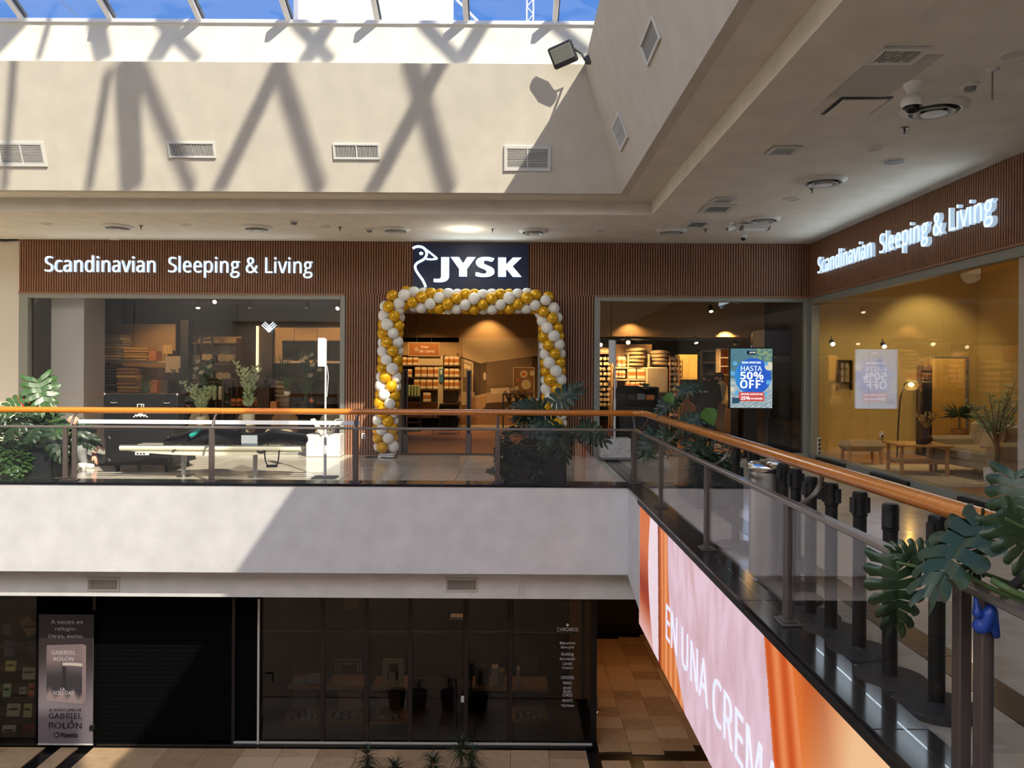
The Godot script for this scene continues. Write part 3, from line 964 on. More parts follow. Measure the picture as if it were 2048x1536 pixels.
	for d: Array in [[1809, 255, "sprinkler head below the round diffuser by the dome camera"], [1624, 376, "sprinkler head below the middle round diffuser"], [1411, 458, "sprinkler head near the grey ceiling panels"], [282, 451, "leftmost sprinkler head of the far ceiling"], [680, 454, "sprinkler head over the word at the end of the left sign"], [985, 458, "sprinkler head right of the lit recessed lamp"]]:
		var o := thing("sprinkler", d[2], "sprinkler", on_floor(d[0], d[1], 4.15))
		part(o, "plate", Mb.new().lathe(Vector3.ZERO, [Vector2(0.04, 0), Vector2(0.035, -0.01), Vector2(0.012, -0.012), Vector2(0.012, -0.05), Vector2(0.001, -0.05)], 14), M.bronze)
		part(o, "deflector", Mb.new().lathe(Vector3.ZERO, [Vector2(0.001, -0.068), Vector2(0.025, -0.07), Vector2(0.001, -0.074)], 14).box(Vector3(0, -0.06, 0), Vector3(0.006, 0.03, 0.006)), M.bronze)
	var rod := thing("hanging_rod", "thin rod hanging from a ceiling cup at the upper right", "rod", on_floor(1985, 137, 4.15))
	part(rod, "cup", Mb.new().lathe(Vector3.ZERO, [Vector2(0.05, 0), Vector2(0.04, -0.02), Vector2(0.008, -0.025)], 14), M.grille)
	part(rod, "rod", Mb.new().tube([Vector3(0, -0.02, 0), Vector3(0, -0.26, 0)], 0.007), M.grey)
	# cameras
	var cm := thing("dome_camera", "white dome camera on a short ceiling bracket", "camera", on_floor(1826, 166, 4.15))
	part(cm, "bracket", Mb.new().round_lathe(Vector3.ZERO, [Vector2(0.08, 0), Vector2(0.075, -0.03), Vector2(0.05, -0.08), Vector2(0.045, -0.16)], 18), M.white)
	part(cm, "housing", Mb.new().round_lathe(Vector3(-0.02, -0.14, 0.03), [Vector2(0.04, 0.03), Vector2(0.085, 0.0), Vector2(0.095, -0.05), Vector2(0.08, -0.08)], 18), M.white)
	part(cm, "lens", Mb.new().ball(Vector3(-0.02, -0.22, 0.03), Vector3(0.06, 0.06, 0.06), 14, 8), M.black_gloss)
	var c2 := thing("bullet_camera", "small white bullet camera beside the emergency light", "camera", on_floor(1463, 446, 4.15))
	part(c2, "bracket", Mb.new().lathe(Vector3.ZERO, [Vector2(0.05, 0), Vector2(0.045, -0.02), Vector2(0.015, -0.025), Vector2(0.015, -0.07)], 12), M.white)
	part(c2, "body", Mb.new().tube([Vector3(0.08, -0.06, -0.02), Vector3(-0.08, -0.11, 0.04)], 0.035, -1, 12), M.white)
	part(c2, "lens", Mb.new().tube([Vector3(-0.08, -0.11, 0.04), Vector3(-0.09, -0.113, 0.045)], 0.026, -1, 12), M.black_gloss)
	var c3 := thing("small_dome_camera", "small dome camera with a dark bubble nearest the inner corner", "camera", on_floor(1487, 470, 4.15))
	part(c3, "base", Mb.new().lathe(Vector3.ZERO, [Vector2(0.06, 0), Vector2(0.065, -0.04), Vector2(0.05, -0.055)], 16), M.grille)
	part(c3, "bubble", Mb.new().ball(Vector3(0, -0.055, 0), Vector3(0.05, 0.05, 0.05), 14, 8), M.black_gloss)
	var em := thing("emergency_light", "white twin-tube emergency light under a round diffuser", "light", on_floor(1510, 446, 4.15))
	part(em, "body", Mb.new().box(Vector3(0, -0.06, 0), Vector3(0.46, 0.08, 0.16), 0.015), M.grille)
	for s in [-1, 1]:
		part(em, "tube", Mb.new().tube([Vector3(-0.2, -0.11, 0.04 * s), Vector3(0.2, -0.11, 0.04 * s)], 0.014), M.white)
		part(em, "end_cap", Mb.new().box(Vector3(0.225 * s, -0.085, 0), Vector3(0.03, 0.07, 0.17), 0.01), M.grey)
	# floodlight in the corner of the light well
	var fc := w(1126, 109, 10.75)
	var fd := thing("floodlight", "grey floodlight on an arm at the corner of the light well", "floodlight", fc)
	var fb := Basis(Vector3.UP, -0.25) * Basis(Vector3.RIGHT, 0.55) * Basis(Vector3.BACK, 0.3)
	part(fd, "housing", Mb.new().box(Vector3.ZERO, Vector3(0.36, 0.3, 0.07), 0.02, fb), M.near_black)
	part(fd, "lens", Mb.new().box(fb * Vector3(0, 0.02, 0.036), Vector3(0.3, 0.2, 0.01), 0.003, fb), M.frame_grey)
	part(fd, "driver", Mb.new().box(fb * Vector3(0, -0.11, 0.036), Vector3(0.3, 0.06, 0.012), 0.003, fb), M.near_black)
	part(fd, "arm", Mb.new().tube([fb * Vector3(0.18, 0, 0), Vector3(0.26, 0.02, 0.0), Vector3(0.98, 5.93, -10.6) - fc], 0.018), M.grey_dark)
	part(fd, "bracket", Mb.new().box(Vector3(1.03, 5.93, -10.6) - fc, Vector3(0.1, 0.1, 0.09), 0.01), M.grey_dark)


func letters(parent: Node, s: String, m: Material, at: Vector3, wide: float, high: float, b: Basis, depth: float, bold := false) -> void:
	var f := fontb if bold else font
	var whole := TextMesh.new()
	whole.text = s
	whole.font = f
	whole.font_size = 64
	whole.pixel_size = 0.01
	whole.horizontal_alignment = HORIZONTAL_ALIGNMENT_LEFT
	whole.depth = 1.0
	var bb := whole.get_aabb()
	var bs := Basis(b.x * wide / bb.size.x, b.y * high / bb.size.y, b.z * depth)
	var cache := {}
	for i in s.length():
		var ch := s[i]
		if ch == " ":
			continue
		if not cache.has(ch):
			var tm := TextMesh.new()
			tm.text = ch
			tm.font = f
			tm.font_size = 64
			tm.pixel_size = 0.01
			tm.horizontal_alignment = HORIZONTAL_ALIGNMENT_LEFT
			tm.depth = 1.0
			tm.curve_step = 1.5
			cache[ch] = tm
		var dx := f.get_string_size(s.substr(0, i), HORIZONTAL_ALIGNMENT_LEFT, -1, 64).x * 0.01
		var where := at + bs * (Vector3(dx, 0, 0) - bb.get_center())
		var l := put(parent, "letter", cache[ch], M.sign_side, Transform3D(bs, where))
		put(l, "letter_face", cache[ch], m, Transform3D(Basis(Vector3.RIGHT, Vector3.UP, Vector3(0, 0, 0.06)), Vector3(0, 0, 0.56)))


func signs() -> void:
	var a := w(97, 513, 15.0)
	var b := w(628, 557, 15.0)
	var o := thing("sign_lettering", "long row of glowing white letters above the left shop window", "sign", Vector3((a.x + b.x) * 0.5, 3.6, ZF + 0.1))
	letters(o, "Scandinavian  Sleeping & Living", M.sign_white, Vector3(0, (a.y + b.y) * 0.5 - 3.6, 0), b.x - a.x, a.y - b.y + 0.02, Basis.IDENTITY, 0.05)
	area("sign_lettering_light", o.position + Vector3(0, 0.05, 0.06), o.position + Vector3(0, 0.05, 2), Vector2(5.0, 0.3), 0.35, Color(0.88, 0.95, 1.0))
	var rb := Basis(Vector3(0, 0, 1), Vector3(0, 1, 0), Vector3(-1, 0, 0))
	var z0 := -XR * F / (1650.0 - 1025.0)
	var z1 := -XR * F / (2006.0 - 1022.0)
	var r := thing("sign_lettering", "row of glowing white letters on the right-hand slatted wall", "sign", Vector3(XR - 0.11, 3.6, (z0 + z1) * 0.5))
	letters(r, "Scandinavian  Sleeping & Living", M.sign_white, Vector3.ZERO, z1 - z0, 0.42, rb, 0.06)
	area("sign_lettering_light", r.position + Vector3(-0.1, 0, 0), r.position + Vector3(-2, 0, 0), Vector2(5.0, 0.3), 0.9, Color(0.88, 0.95, 1.0))
	# lit logo over the entrance
	var p0 := w(826, 487, 14.93)
	var p1 := w(1057, 578, 14.93)
	var c := (p0 + p1) * 0.5
	var g := thing("logo_sign", "navy sign panel with a glowing bird outline and four white letters", "sign", Vector3(c.x, c.y, ZF + 0.03))
	var wd := p1.x - p0.x
	var ht := p0.y - p1.y
	part(g, "panel", Mb.new().box(Vector3(0, -0.02, 0.02), Vector3(wd, ht + 0.06, 0.07), 0.006), M.navy)
	var k0 := w(871, 514, 14.9) - g.position
	var k1 := w(1040, 566, 14.9) - g.position
	letters(g, "JYSK", M.sign_white, Vector3((k0.x + k1.x) * 0.5, (k0.y + k1.y) * 0.5, 0.1), k1.x - k0.x, k0.y - k1.y, Basis.IDENTITY, 0.05, true)
	# fatten the letters with a second set a hair wider
	letters(g, "JYSK", M.sign_white, Vector3((k0.x + k1.x) * 0.5 + 0.02, (k0.y + k1.y) * 0.5, 0.1), k1.x - k0.x + 0.02, k0.y - k1.y, Basis.IDENTITY, 0.048, true)
	letters(g, "JYSK", M.sign_white, Vector3((k0.x + k1.x) * 0.5 - 0.02, (k0.y + k1.y) * 0.5, 0.1), k1.x - k0.x + 0.02, k0.y - k1.y, Basis.IDENTITY, 0.046, true)
	# bird: stroke through points measured on the sign
	var bird := Mb.new()
	var strokes := [[[562, 120], [580, 110], [603, 107], [628, 114], [645, 130], [652, 155], [640, 182], [618, 198], [592, 212], [579, 230], [582, 255], [600, 285], [625, 320], [640, 350], [646, 368]], [[628, 114], [660, 136], [690, 160], [720, 185]], [[650, 188], [684, 190], [720, 185]]]
	for s: Array in strokes:
		var pts := []
		for q: Array in s:
			pts.append(w(650 + q[0] / 3.2, 460 + q[1] / 3.2, 14.9) - g.position + Vector3(0, 0, 0.03))
		var cur := Curve3D.new()
		for i in pts.size():
			var t: Vector3 = (pts[mini(i + 1, pts.size() - 1)] - pts[maxi(i - 1, 0)]) / 6.0
			cur.add_point(pts[i], -t, t)
		bird.tube(Array(cur.tessellate(3, 4)), 0.026 if s.size() > 4 else 0.02, -1, 8)
	part(g, "bird_outline", bird, M.sign_white)
	part(g, "bird_eye", Mb.new().ball(w(650 + 617 / 3.2, 460 + 152 / 3.2, 14.9) - g.position + Vector3(0, 0, 0.04), Vector3(0.042, 0.034, 0.02), 14, 8), M.sign_white)
	area("logo_sign_light", g.position + Vector3(0.2, 0, 0.2), g.position + Vector3(0.2, 0, 3), Vector2(1.6, 0.5), 0.5, Color(0.88, 0.95, 1.0))


func railings() -> void:
	var far := thing("glass_balustrade", "glass balustrade with a round wooden handrail across the far gallery edge", "balustrade", Vector3(-4, 0.035, RZ))
	var xs := [-10.45, -8.4, -6.35, -4.31, -2.24, -0.2, 1.77]
	var o := far.position
	for i in xs.size():
		var x: float = xs[i] - o.x
		var dbl: bool = i == 2
		for s in ([-0.065, 0.065] if dbl else [0.0]):
			part(far, "post", Mb.new().box(Vector3(x + s, 0.39, 0), Vector3(0.06 if dbl else 0.075, 0.74, 0.05), 0.006), M.bronze)
		part(far, "base_plate", Mb.new().box(Vector3(x, 0.008, 0), Vector3(0.24 if dbl else 0.17, 0.016, 0.13), 0.003), M.bronze)
		part(far, "bracket", Mb.new().tube([Vector3(x, 0.76, 0), Vector3(x, 0.8, -0.03), Vector3(x, 0.87, -0.075), Vector3(x, 0.93, -0.12), Vector3(x, 0.96, -0.19)], 0.018, -1, 8), M.bronze)
		if i > 0:
			part(far, "glass_pane", Mb.new().lo_hi(xs[i - 1] - o.x + 0.045, x - 0.045, 0.0, 0.75, -0.006, 0.006), M.glass)
	part(far, "middle_rail", Mb.new().lo_hi(-14 - o.x, 1.79 - o.x, 0.752, 0.785, -0.03, 0.03, 0.006), M.bronze_top)
	var hz := -0.2
	var cuts := [-14.0, -8.2, -6.9, -4.25, -2.2, -0.27, 1.77]
	for i in cuts.size() - 1:
		part(far, "handrail", Mb.new().tube([Vector3(cuts[i] - o.x + 0.002, 0.998, hz), Vector3(cuts[i + 1] - o.x - 0.002, 0.998, hz)], 0.044, -1, 20), M.rail_wood)
	part(far, "handrail_elbow", Mb.new().tube([Vector3(1.77 - o.x, 0.998, hz), Vector3(1.86 - o.x, 0.998, hz + 0.012), Vector3(1.915 - o.x, 0.998, hz + 0.06), Vector3(1.93 - o.x, 0.998, hz + 0.15)], 0.044, -1, 20), M.rail_wood)
	var rt := thing("glass_balustrade", "glass balustrade with a varnished wooden handrail running toward the viewer on the right", "balustrade", Vector3(RX, 0.035, -6))
	var zs := [-11.07, -9.1, -6.95, -4.91, -2.95, -0.9, 1.2]
	for i in zs.size():
		var z: float = zs[i] + 6.0
		var dbl: bool = i == 4
		if i > 0:
			for s in ([-0.07, 0.07] if dbl else [-0.022, 0.022]):
				part(rt, "post", Mb.new().box(Vector3(0, 0.39, z + s), Vector3(0.05, 0.74, 0.06 if dbl else 0.035), 0.006), M.bronze)
			part(rt, "base_plate", Mb.new().box(Vector3(0, 0.008, z), Vector3(0.13, 0.016, 0.17), 0.003), M.bronze)
			part(rt, "base_plate", Mb.new().box(Vector3(0, 0.022, z), Vector3(0.09, 0.012, 0.12), 0.003), M.bronze)
			part(rt, "glass_pane", Mb.new().lo_hi(-0.006, 0.006, 0.0, 0.75, zs[i - 1] + 6 + 0.045, z - 0.045), M.glass)
		var br := Mb.new()
		var g := [[], []]
		for p in arc(Vector3(-0.02, 0.98, z + 0.1), Vector3(0, -0.22, 0), Vector3(0.2, 0, 0), 0.15, 1.55, 10):
			g[0].append(p + Vector3(0, 0, -0.022))
			g[1].append(p + Vector3(0, 0, 0.022))
		br.sheet(g, 0.014)
		part(rt, "bracket", br, M.bronze)
	part(rt, "middle_rail", Mb.new().lo_hi(-0.03, 0.03, 0.752, 0.785, -11.1 + 6, 8.0 + 6, 0.006), M.bronze_top)
	var hc := [-11.12, -8.9, -7.1, -5.12, -3.05, -0.9, 2.0]
	for i in hc.size() - 1:
		part(rt, "handrail", Mb.new().tube([Vector3(0.16, 0.998, hc[i] + 6.003), Vector3(0.16, 0.998, hc[i + 1] + 5.997)], 0.044, -1, 24), M.rail_wood)
		part(rt, "rail_joint", Mb.new().tube([Vector3(0.16, 0.998, hc[i] + 5.996), Vector3(0.16, 0.998, hc[i] + 6.004)], 0.0425, -1, 24), M.wood_dark)
	# screen on the gallery edge
	var led := thing("led_screen", "long advertising screen glowing pink and orange along the gallery edge", "screen", Vector3(1.66, -1.61, -6))
	var tex := led_picture()
	var m := mat("led_picture", Color.BLACK, 0.5)
	m.emission_enabled = true
	m.emission_texture = tex
	m.emission_operator = BaseMaterial3D.EMISSION_OP_MULTIPLY
	m.emission = Color.WHITE
	m.emission_energy_multiplier = 0.4
	part(led, "cabinet", Mb.new().lo_hi(0.005, 0.06, -0.01, 1.535, -9.96 + 6, -1.9 + 6), M.black)
	part(led, "display", Mb.new().quad(Vector3(0, 0, -9.95 + 6), Vector3(0, 0, -1.95 + 6), Vector3(0, 1.535, -1.95 + 6), Vector3(0, 1.535, -9.95 + 6)), m)
	var lt := glow("led_text", c8(206, 212, 250), 0.4)
	text(led, "lettering", "EN UNA CREMA", lt, Vector3(-0.004, 0.6, -6.45 + 6), 3.5, 0.37, Basis(Vector3(0, 0, 1), Vector3(0, 1, 0), Vector3(-1, 0, 0)), 0.004)
	part(led, "edge_trim", Mb.new().lo_hi(-0.03, 0.06, 1.54, 1.6, -9.96 + 6, -1.9 + 6, 0.008), M.black)
	area("led_screen_light", Vector3(1.6, -0.85, -6), Vector3(0, -0.85, -6), Vector2(8.0, 1.5), 0.12, Color(1.0, 0.78, 0.74))


func led_picture() -> ImageTexture:
	var wq := 640
	var hq := 128
	var im := Image.create(wq, hq, false, Image.FORMAT_RGB8)
	var nz := FastNoiseLite.new()
	nz.seed = 4
	nz.frequency = 0.03
	var pink := c8(232, 200, 214)
	var org := c8(214, 112, 58)
	for i in wq:
		var d0 := 9.95 - 8.0 * i / wq
		for j in hq:
			var v := float(j) / hq
			var d := d0
			var n := nz.get_noise_2d(i * 1.5, j * 0.6)
			var c: Color
			var e1 := 9.2 + 0.25 * sin(v * 3.0) - 0.3 * v
			var e2 := 8.72 - 0.1 * v
			var e3 := 8.17 - 0.5 * v * v - 0.9 * maxf(0.0, v - 0.6)
			var e4 := 5.05 - 0.42 * v
			var e5 := e4 - 0.5 - 0.12 * v
			if d > e1:
				c = org.lerp(c8(150, 52, 30), clampf(1.0 - absf(v - 0.62) * 3.0, 0, 1)).lerp(pink, clampf((v - 0.72) * 3.0, 0, 0.9))
			elif d > e2:
				c = pink.lerp(c8(250, 236, 240), 0.5)
			elif d > e2 - 0.2:
				c = c8(130, 44, 20).lerp(org, clampf((e2 - d) * 5.0, 0, 1))
			elif d > e3:
				c = org.lerp(c8(240, 160, 100), 0.5 + 0.5 * sin(d * 26.0 + v * 2.0))
			elif d > e4:
				c = pink.lerp(c8(214, 176, 186), clampf(0.35 + n, 0, 1))
				var fold := absf(d - (7.2 - 0.5 * v - 0.2 * sin(v * 4.0)))
				c = c.lerp(c8(198, 152, 150), clampf(0.5 - fold * 4.0, 0, 1) * clampf(1.1 - v * 1.3, 0, 1))
			elif d > e5:
				c = c8(206, 84, 26).lerp(c8(236, 138, 84), 0.5 + 0.5 * sin((d - e4) * 22.0))
			else:
				c = c8(232, 122, 52).lerp(c8(176, 70, 26), clampf(1.0 - absf(e5 - 0.45 - d) * 2.2, 0, 1))
				c = c.lerp(c8(248, 204, 158), clampf((4.3 - d + v * 0.4) * 1.5, 0, 0.9))
			im.set_pixel(i, j, c)
	return ImageTexture.create_from_image(im)


func balloons() -> void:
	var arch := thing("balloon_arch", "gold and white balloon arch framing the shop entrance", "balloon arch", Vector3(-0.85, 0, -14.62))
	var d := 14.62
	var cur := Curve3D.new()
	for p: Array in [[772, 893], [770, 850], [776, 790], [780, 720], [781, 660], [785, 612], [803, 596], [850, 601], [950, 604], [1050, 602], [1088, 606], [1100, 640], [1104, 700], [1107, 760], [1108, 830], [1110, 880]]:
		cur.add_point(w(p[0], p[1], d) - arch.position)
	var base := Mb.new().round_lathe(Vector3.ZERO, [Vector2(0.001, -0.125), Vector2(0.012, -0.122), Vector2(0.035, -0.108), Vector2(0.075, -0.075), Vector2(0.102, -0.03), Vector2(0.112, 0.015), Vector2(0.105, 0.06), Vector2(0.08, 0.095), Vector2(0.045, 0.113), Vector2(0.001, 0.12)], 18).mesh()
	var len := cur.get_baked_length()
	var step := 0.165
	var n := int(len / step)
	for k in n + 1:
		var s := k * step
		var p := cur.sample_baked(s)
		var t := (cur.sample_baked(minf(s + 0.05, len)) - cur.sample_baked(maxf(s - 0.05, 0))).normalized()
		var a := Vector3.BACK
		var b := t.cross(a).normalized()
		for j in 4:
			var f := TAU * j / 4.0 + k * PI / 4.0 + 0.3
			var out := b * cos(f) + a * sin(f)
			var side := out.cross(t).normalized()
			var sc := 0.93 + rng.randf() * 0.13
			var q := Basis(side, out, side.cross(out)) * Basis(Vector3.UP, rng.randf() * TAU)
			var white := j % 2 == 0
			put(arch, "white_balloon" if white else "gold_balloon", base, M.white_balloon if white else M.gold_balloon, Transform3D(q.scaled(Vector3.ONE * sc), p + out * 0.135))
	part(arch, "frame_tube", Mb.new().tube(Array(cur.tessellate(2)), 0.012), M.grey)
	part(arch, "foot_plate", Mb.new().box(w(776, 906, d) - arch.position + Vector3(0, -0.01, 0), Vector3(0.3, 0.02, 0.3), 0.005).box(w(1110, 900, d) - arch.position + Vector3(0, -0.08, 0), Vector3(0.3, 0.02, 0.3), 0.005), M.white)


# where a thing comes in its row or stack, in words
func order(i: int, n: int, from: String, last := "") -> String:
	var words := ["first", "second", "third", "fourth", "fifth", "sixth", "seventh", "eighth", "ninth", "tenth", "eleventh", "twelfth", "thirteenth", "fourteenth", "fifteenth", "sixteenth"]
	if i == n - 1 and last:
		return last
	return words[i] + " from " + from


# a block whose front face fills a rectangle of the picture at distance d
func rectm(px0: float, px1: float, py0: float, py1: float, d: float) -> Array:
	var a := w(px0, py0, d)
	var b := w(px1, py1, d)
	return [Vector3((a.x + b.x) * 0.5, b.y, -d), absf(b.x - a.x), absf(a.y - b.y)]


func bx(called: String, label: String, cat: String, px0: float, px1: float, py0: float, py1: float, d: float, deep: float, m: Material, bev := 0.008, group := "") -> MeshInstance3D:
	var r := rectm(px0, px1, py0, py1, d)
	return single(called, label, cat, Mb.new().box(Vector3(0, r[2] * 0.5, -deep * 0.5), Vector3(r[1], r[2], deep), bev), m, r[0], 0.0, group)


func pile(n: int, called: String, label: String, cat: String, group: String, px0: float, px1: float, py0: float, py1: float, d: float, deep: float, mats: Array) -> void:
	var r := rectm(px0, px1, py0, py1, d)
	var h: float = r[2] / n
	var m := cloth_fold(r[1], h * 1.04, deep)
	for i in n:
		var o := put(self, called, m, M[mats[i % mats.size()]], Transform3D(Basis(Vector3.UP, (rng.randf() - 0.5) * 0.12), r[0] + Vector3((rng.randf() - 0.5) * 0.04, h * i, -deep * 0.5 + (rng.randf() - 0.5) * 0.04)))
		tag(o, label + ", " + order(i, n, "bottom", "topmost"), cat, group)


# a folded cloth: rounded fold to the front, layers showing
func cloth_fold(wd: float, h: float, deep: float) -> ArrayMesh:
	var b := Mb.new()
	var prof := PackedVector2Array()
	for i in 7:
		var a := -PI / 2 + PI * i / 6.0
		prof.append(Vector2(deep * 0.5 - h * 0.5 + cos(a) * h * 0.5, h * 0.5 + sin(a) * h * 0.47))
	prof.append(Vector2(-deep * 0.5, h * 0.95))
	prof.append(Vector2(-deep * 0.5 + 0.02, h * 0.5))
	prof.append(Vector2(-deep * 0.5, h * 0.05))
	var rows := [[], [], [], [], []]
	for j in 5:
		var x := -wd * 0.5 + wd * j / 4.0
		var k := 0.9 if j == 0 or j == 4 else 1.0 + 0.06 * sin(j * 2.0)
		for p in prof:
			rows[j].append(Vector3(x, h * 0.5 + (p.y - h * 0.5) * k, p.x * (0.97 if j == 0 or j == 4 else 1.0)))
		rows[j].append(rows[j][0])
	b.sheet(rows)
	for j in [0, 4]:
		var c := Vector3(rows[j][0].x, h * 0.5, 0)
		for i in prof.size():
			b.trio(c, rows[j][i], rows[j][i + 1], Vector3.ZERO + Vector3(0, h * 0.5, 0))
	return b.mesh()


func rope(parent: Node, called: String, pts: Array, r: float, m: Material, sub := 3) -> MeshInstance3D:
	var cur := Curve3D.new()
	for i in pts.size():
		var t: Vector3 = (pts[mini(i + 1, pts.size() - 1)] - pts[maxi(i - 1, 0)]) / 6.0
		cur.add_point(pts[i], -t, t)
	return part(parent, called, Mb.new().tube(Array(cur.tessellate(sub, 4)), r, -1, 8), m)


# a smooth body: tapered capsules [a, b, ra, rb] melted together, meshed with surface nets
func melt(bones: Array, cell: float, k: float, into: Mb = null) -> Mb:
	var lo := Vector3.ONE * 1e9
	var hi := -lo
	for b: Array in bones:
		var r: float = maxf(b[2], b[3]) + cell * 2.5
		for e in 2:
			lo = lo.min((b[e] as Vector3) - Vector3.ONE * r)
			hi = hi.max((b[e] as Vector3) + Vector3.ONE * r)
	var nx := int((hi.x - lo.x) / cell) + 2
	var ny := int((hi.y - lo.y) / cell) + 2
	var nz := int((hi.z - lo.z) / cell) + 2
	var f := PackedFloat32Array()
	f.resize(nx * ny * nz)
	f.fill(1.0)
	for b: Array in bones:
		var a: Vector3 = b[0]
		var ab: Vector3 = b[1] - a
		var l2 := maxf(ab.length_squared(), 1e-9)
		var ra: float = b[2]
		var rb: float = b[3]
		var r := maxf(ra, rb) + k + cell * 2.0
		var p0 := ((a.min(b[1]) - Vector3.ONE * r - lo) / cell).floor()
		var p1 := ((a.max(b[1]) + Vector3.ONE * r - lo) / cell).ceil()
		for z in range(maxi(0, int(p0.z)), mini(nz, int(p1.z) + 1)):
			for y in range(maxi(0, int(p0.y)), mini(ny, int(p1.y) + 1)):
				var i := (z * ny + y) * nx
				for x in range(maxi(0, int(p0.x)), mini(nx, int(p1.x) + 1)):
					var p := lo + Vector3(x, y, z) * cell
					var t := clampf((p - a).dot(ab) / l2, 0.0, 1.0)
					var d := p.distance_to(a + ab * t) - lerpf(ra, rb, t)
					var q := f[i + x]
					var h := maxf(k - absf(q - d), 0.0) / k
					f[i + x] = minf(q, d) - h * h * k * 0.25
	var o := into if into else Mb.new()
	var at := {}
	var start := o.v.size()
	for z in nz - 1:
		for y in ny - 1:
			for x in nx - 1:
				var i := (z * ny + y) * nx + x
				var s := 0
				var c := [f[i], f[i + 1], f[i + nx], f[i + nx + 1], f[i + nx * ny], f[i + nx * ny + 1], f[i + nx * ny + nx], f[i + nx * ny + nx + 1]]
				for q: float in c:
					s += 1 if q < 0.0 else 0
				if s == 0 or s == 8:
					continue
				var sum := Vector3.ZERO
				var m := 0
				for e: Array in [[0, 1], [2, 3], [4, 5], [6, 7], [0, 2], [1, 3], [4, 6], [5, 7], [0, 4], [1, 5], [2, 6], [3, 7]]:
					var u: float = c[e[0]]
					var v2: float = c[e[1]]
					if (u < 0.0) != (v2 < 0.0):
						var t := u / (u - v2)
						var pa := Vector3(e[0] & 1, (e[0] >> 1) & 1, e[0] >> 2)
						var pb := Vector3(e[1] & 1, (e[1] >> 1) & 1, e[1] >> 2)
						sum += pa.lerp(pb, t)
						m += 1
				at[i] = o.v.size()
				o.v.append(lo + (Vector3(x, y, z) + sum / m) * cell)
				var g := Vector3(c[1] + c[3] + c[5] + c[7] - c[0] - c[2] - c[4] - c[6], c[2] + c[3] + c[6] + c[7] - c[0] - c[1] - c[4] - c[5], c[4] + c[5] + c[6] + c[7] - c[0] - c[1] - c[2] - c[3])
				o.n.append(g.normalized())
				o.t.append(Vector2.ZERO)
	var st := [1, nx, nx * ny]
	for i: int in at:
		for ax in 3:
			var j: int = i + st[ax]
			if (f[i] < 0.0) == (f[j] < 0.0):
				continue
			var s1: int = st[(ax + 1) % 3]
			var s2: int = st[(ax + 2) % 3]
			if not (at.has(i - s1) and at.has(i - s2) and at.has(i - s1 - s2)):
				continue
			var q := [at[i], at[i - s1], at[i - s1 - s2], at[i - s2]]
			if f[i] < 0.0:
				o.ix.append_array([q[0], q[2], q[1], q[0], q[3], q[2]])
			else:
				o.ix.append_array([q[0], q[1], q[2], q[0], q[2], q[3]])
	return o


func caster(parent: Node, at: Vector3) -> void:
	part(parent, "caster", Mb.new().tube([at + Vector3(-0.018, 0.05, 0), at + Vector3(0.018, 0.05, 0)], 0.05, -1, 16).box(at + Vector3(0, 0.105, 0), Vector3(0.07, 0.012, 0.08)).box(at + Vector3(-0.026, 0.075, 0), Vector3(0.006, 0.06, 0.04)).box(at + Vector3(0.026, 0.075, 0), Vector3(0.006, 0.06, 0.04)), M.near_black)


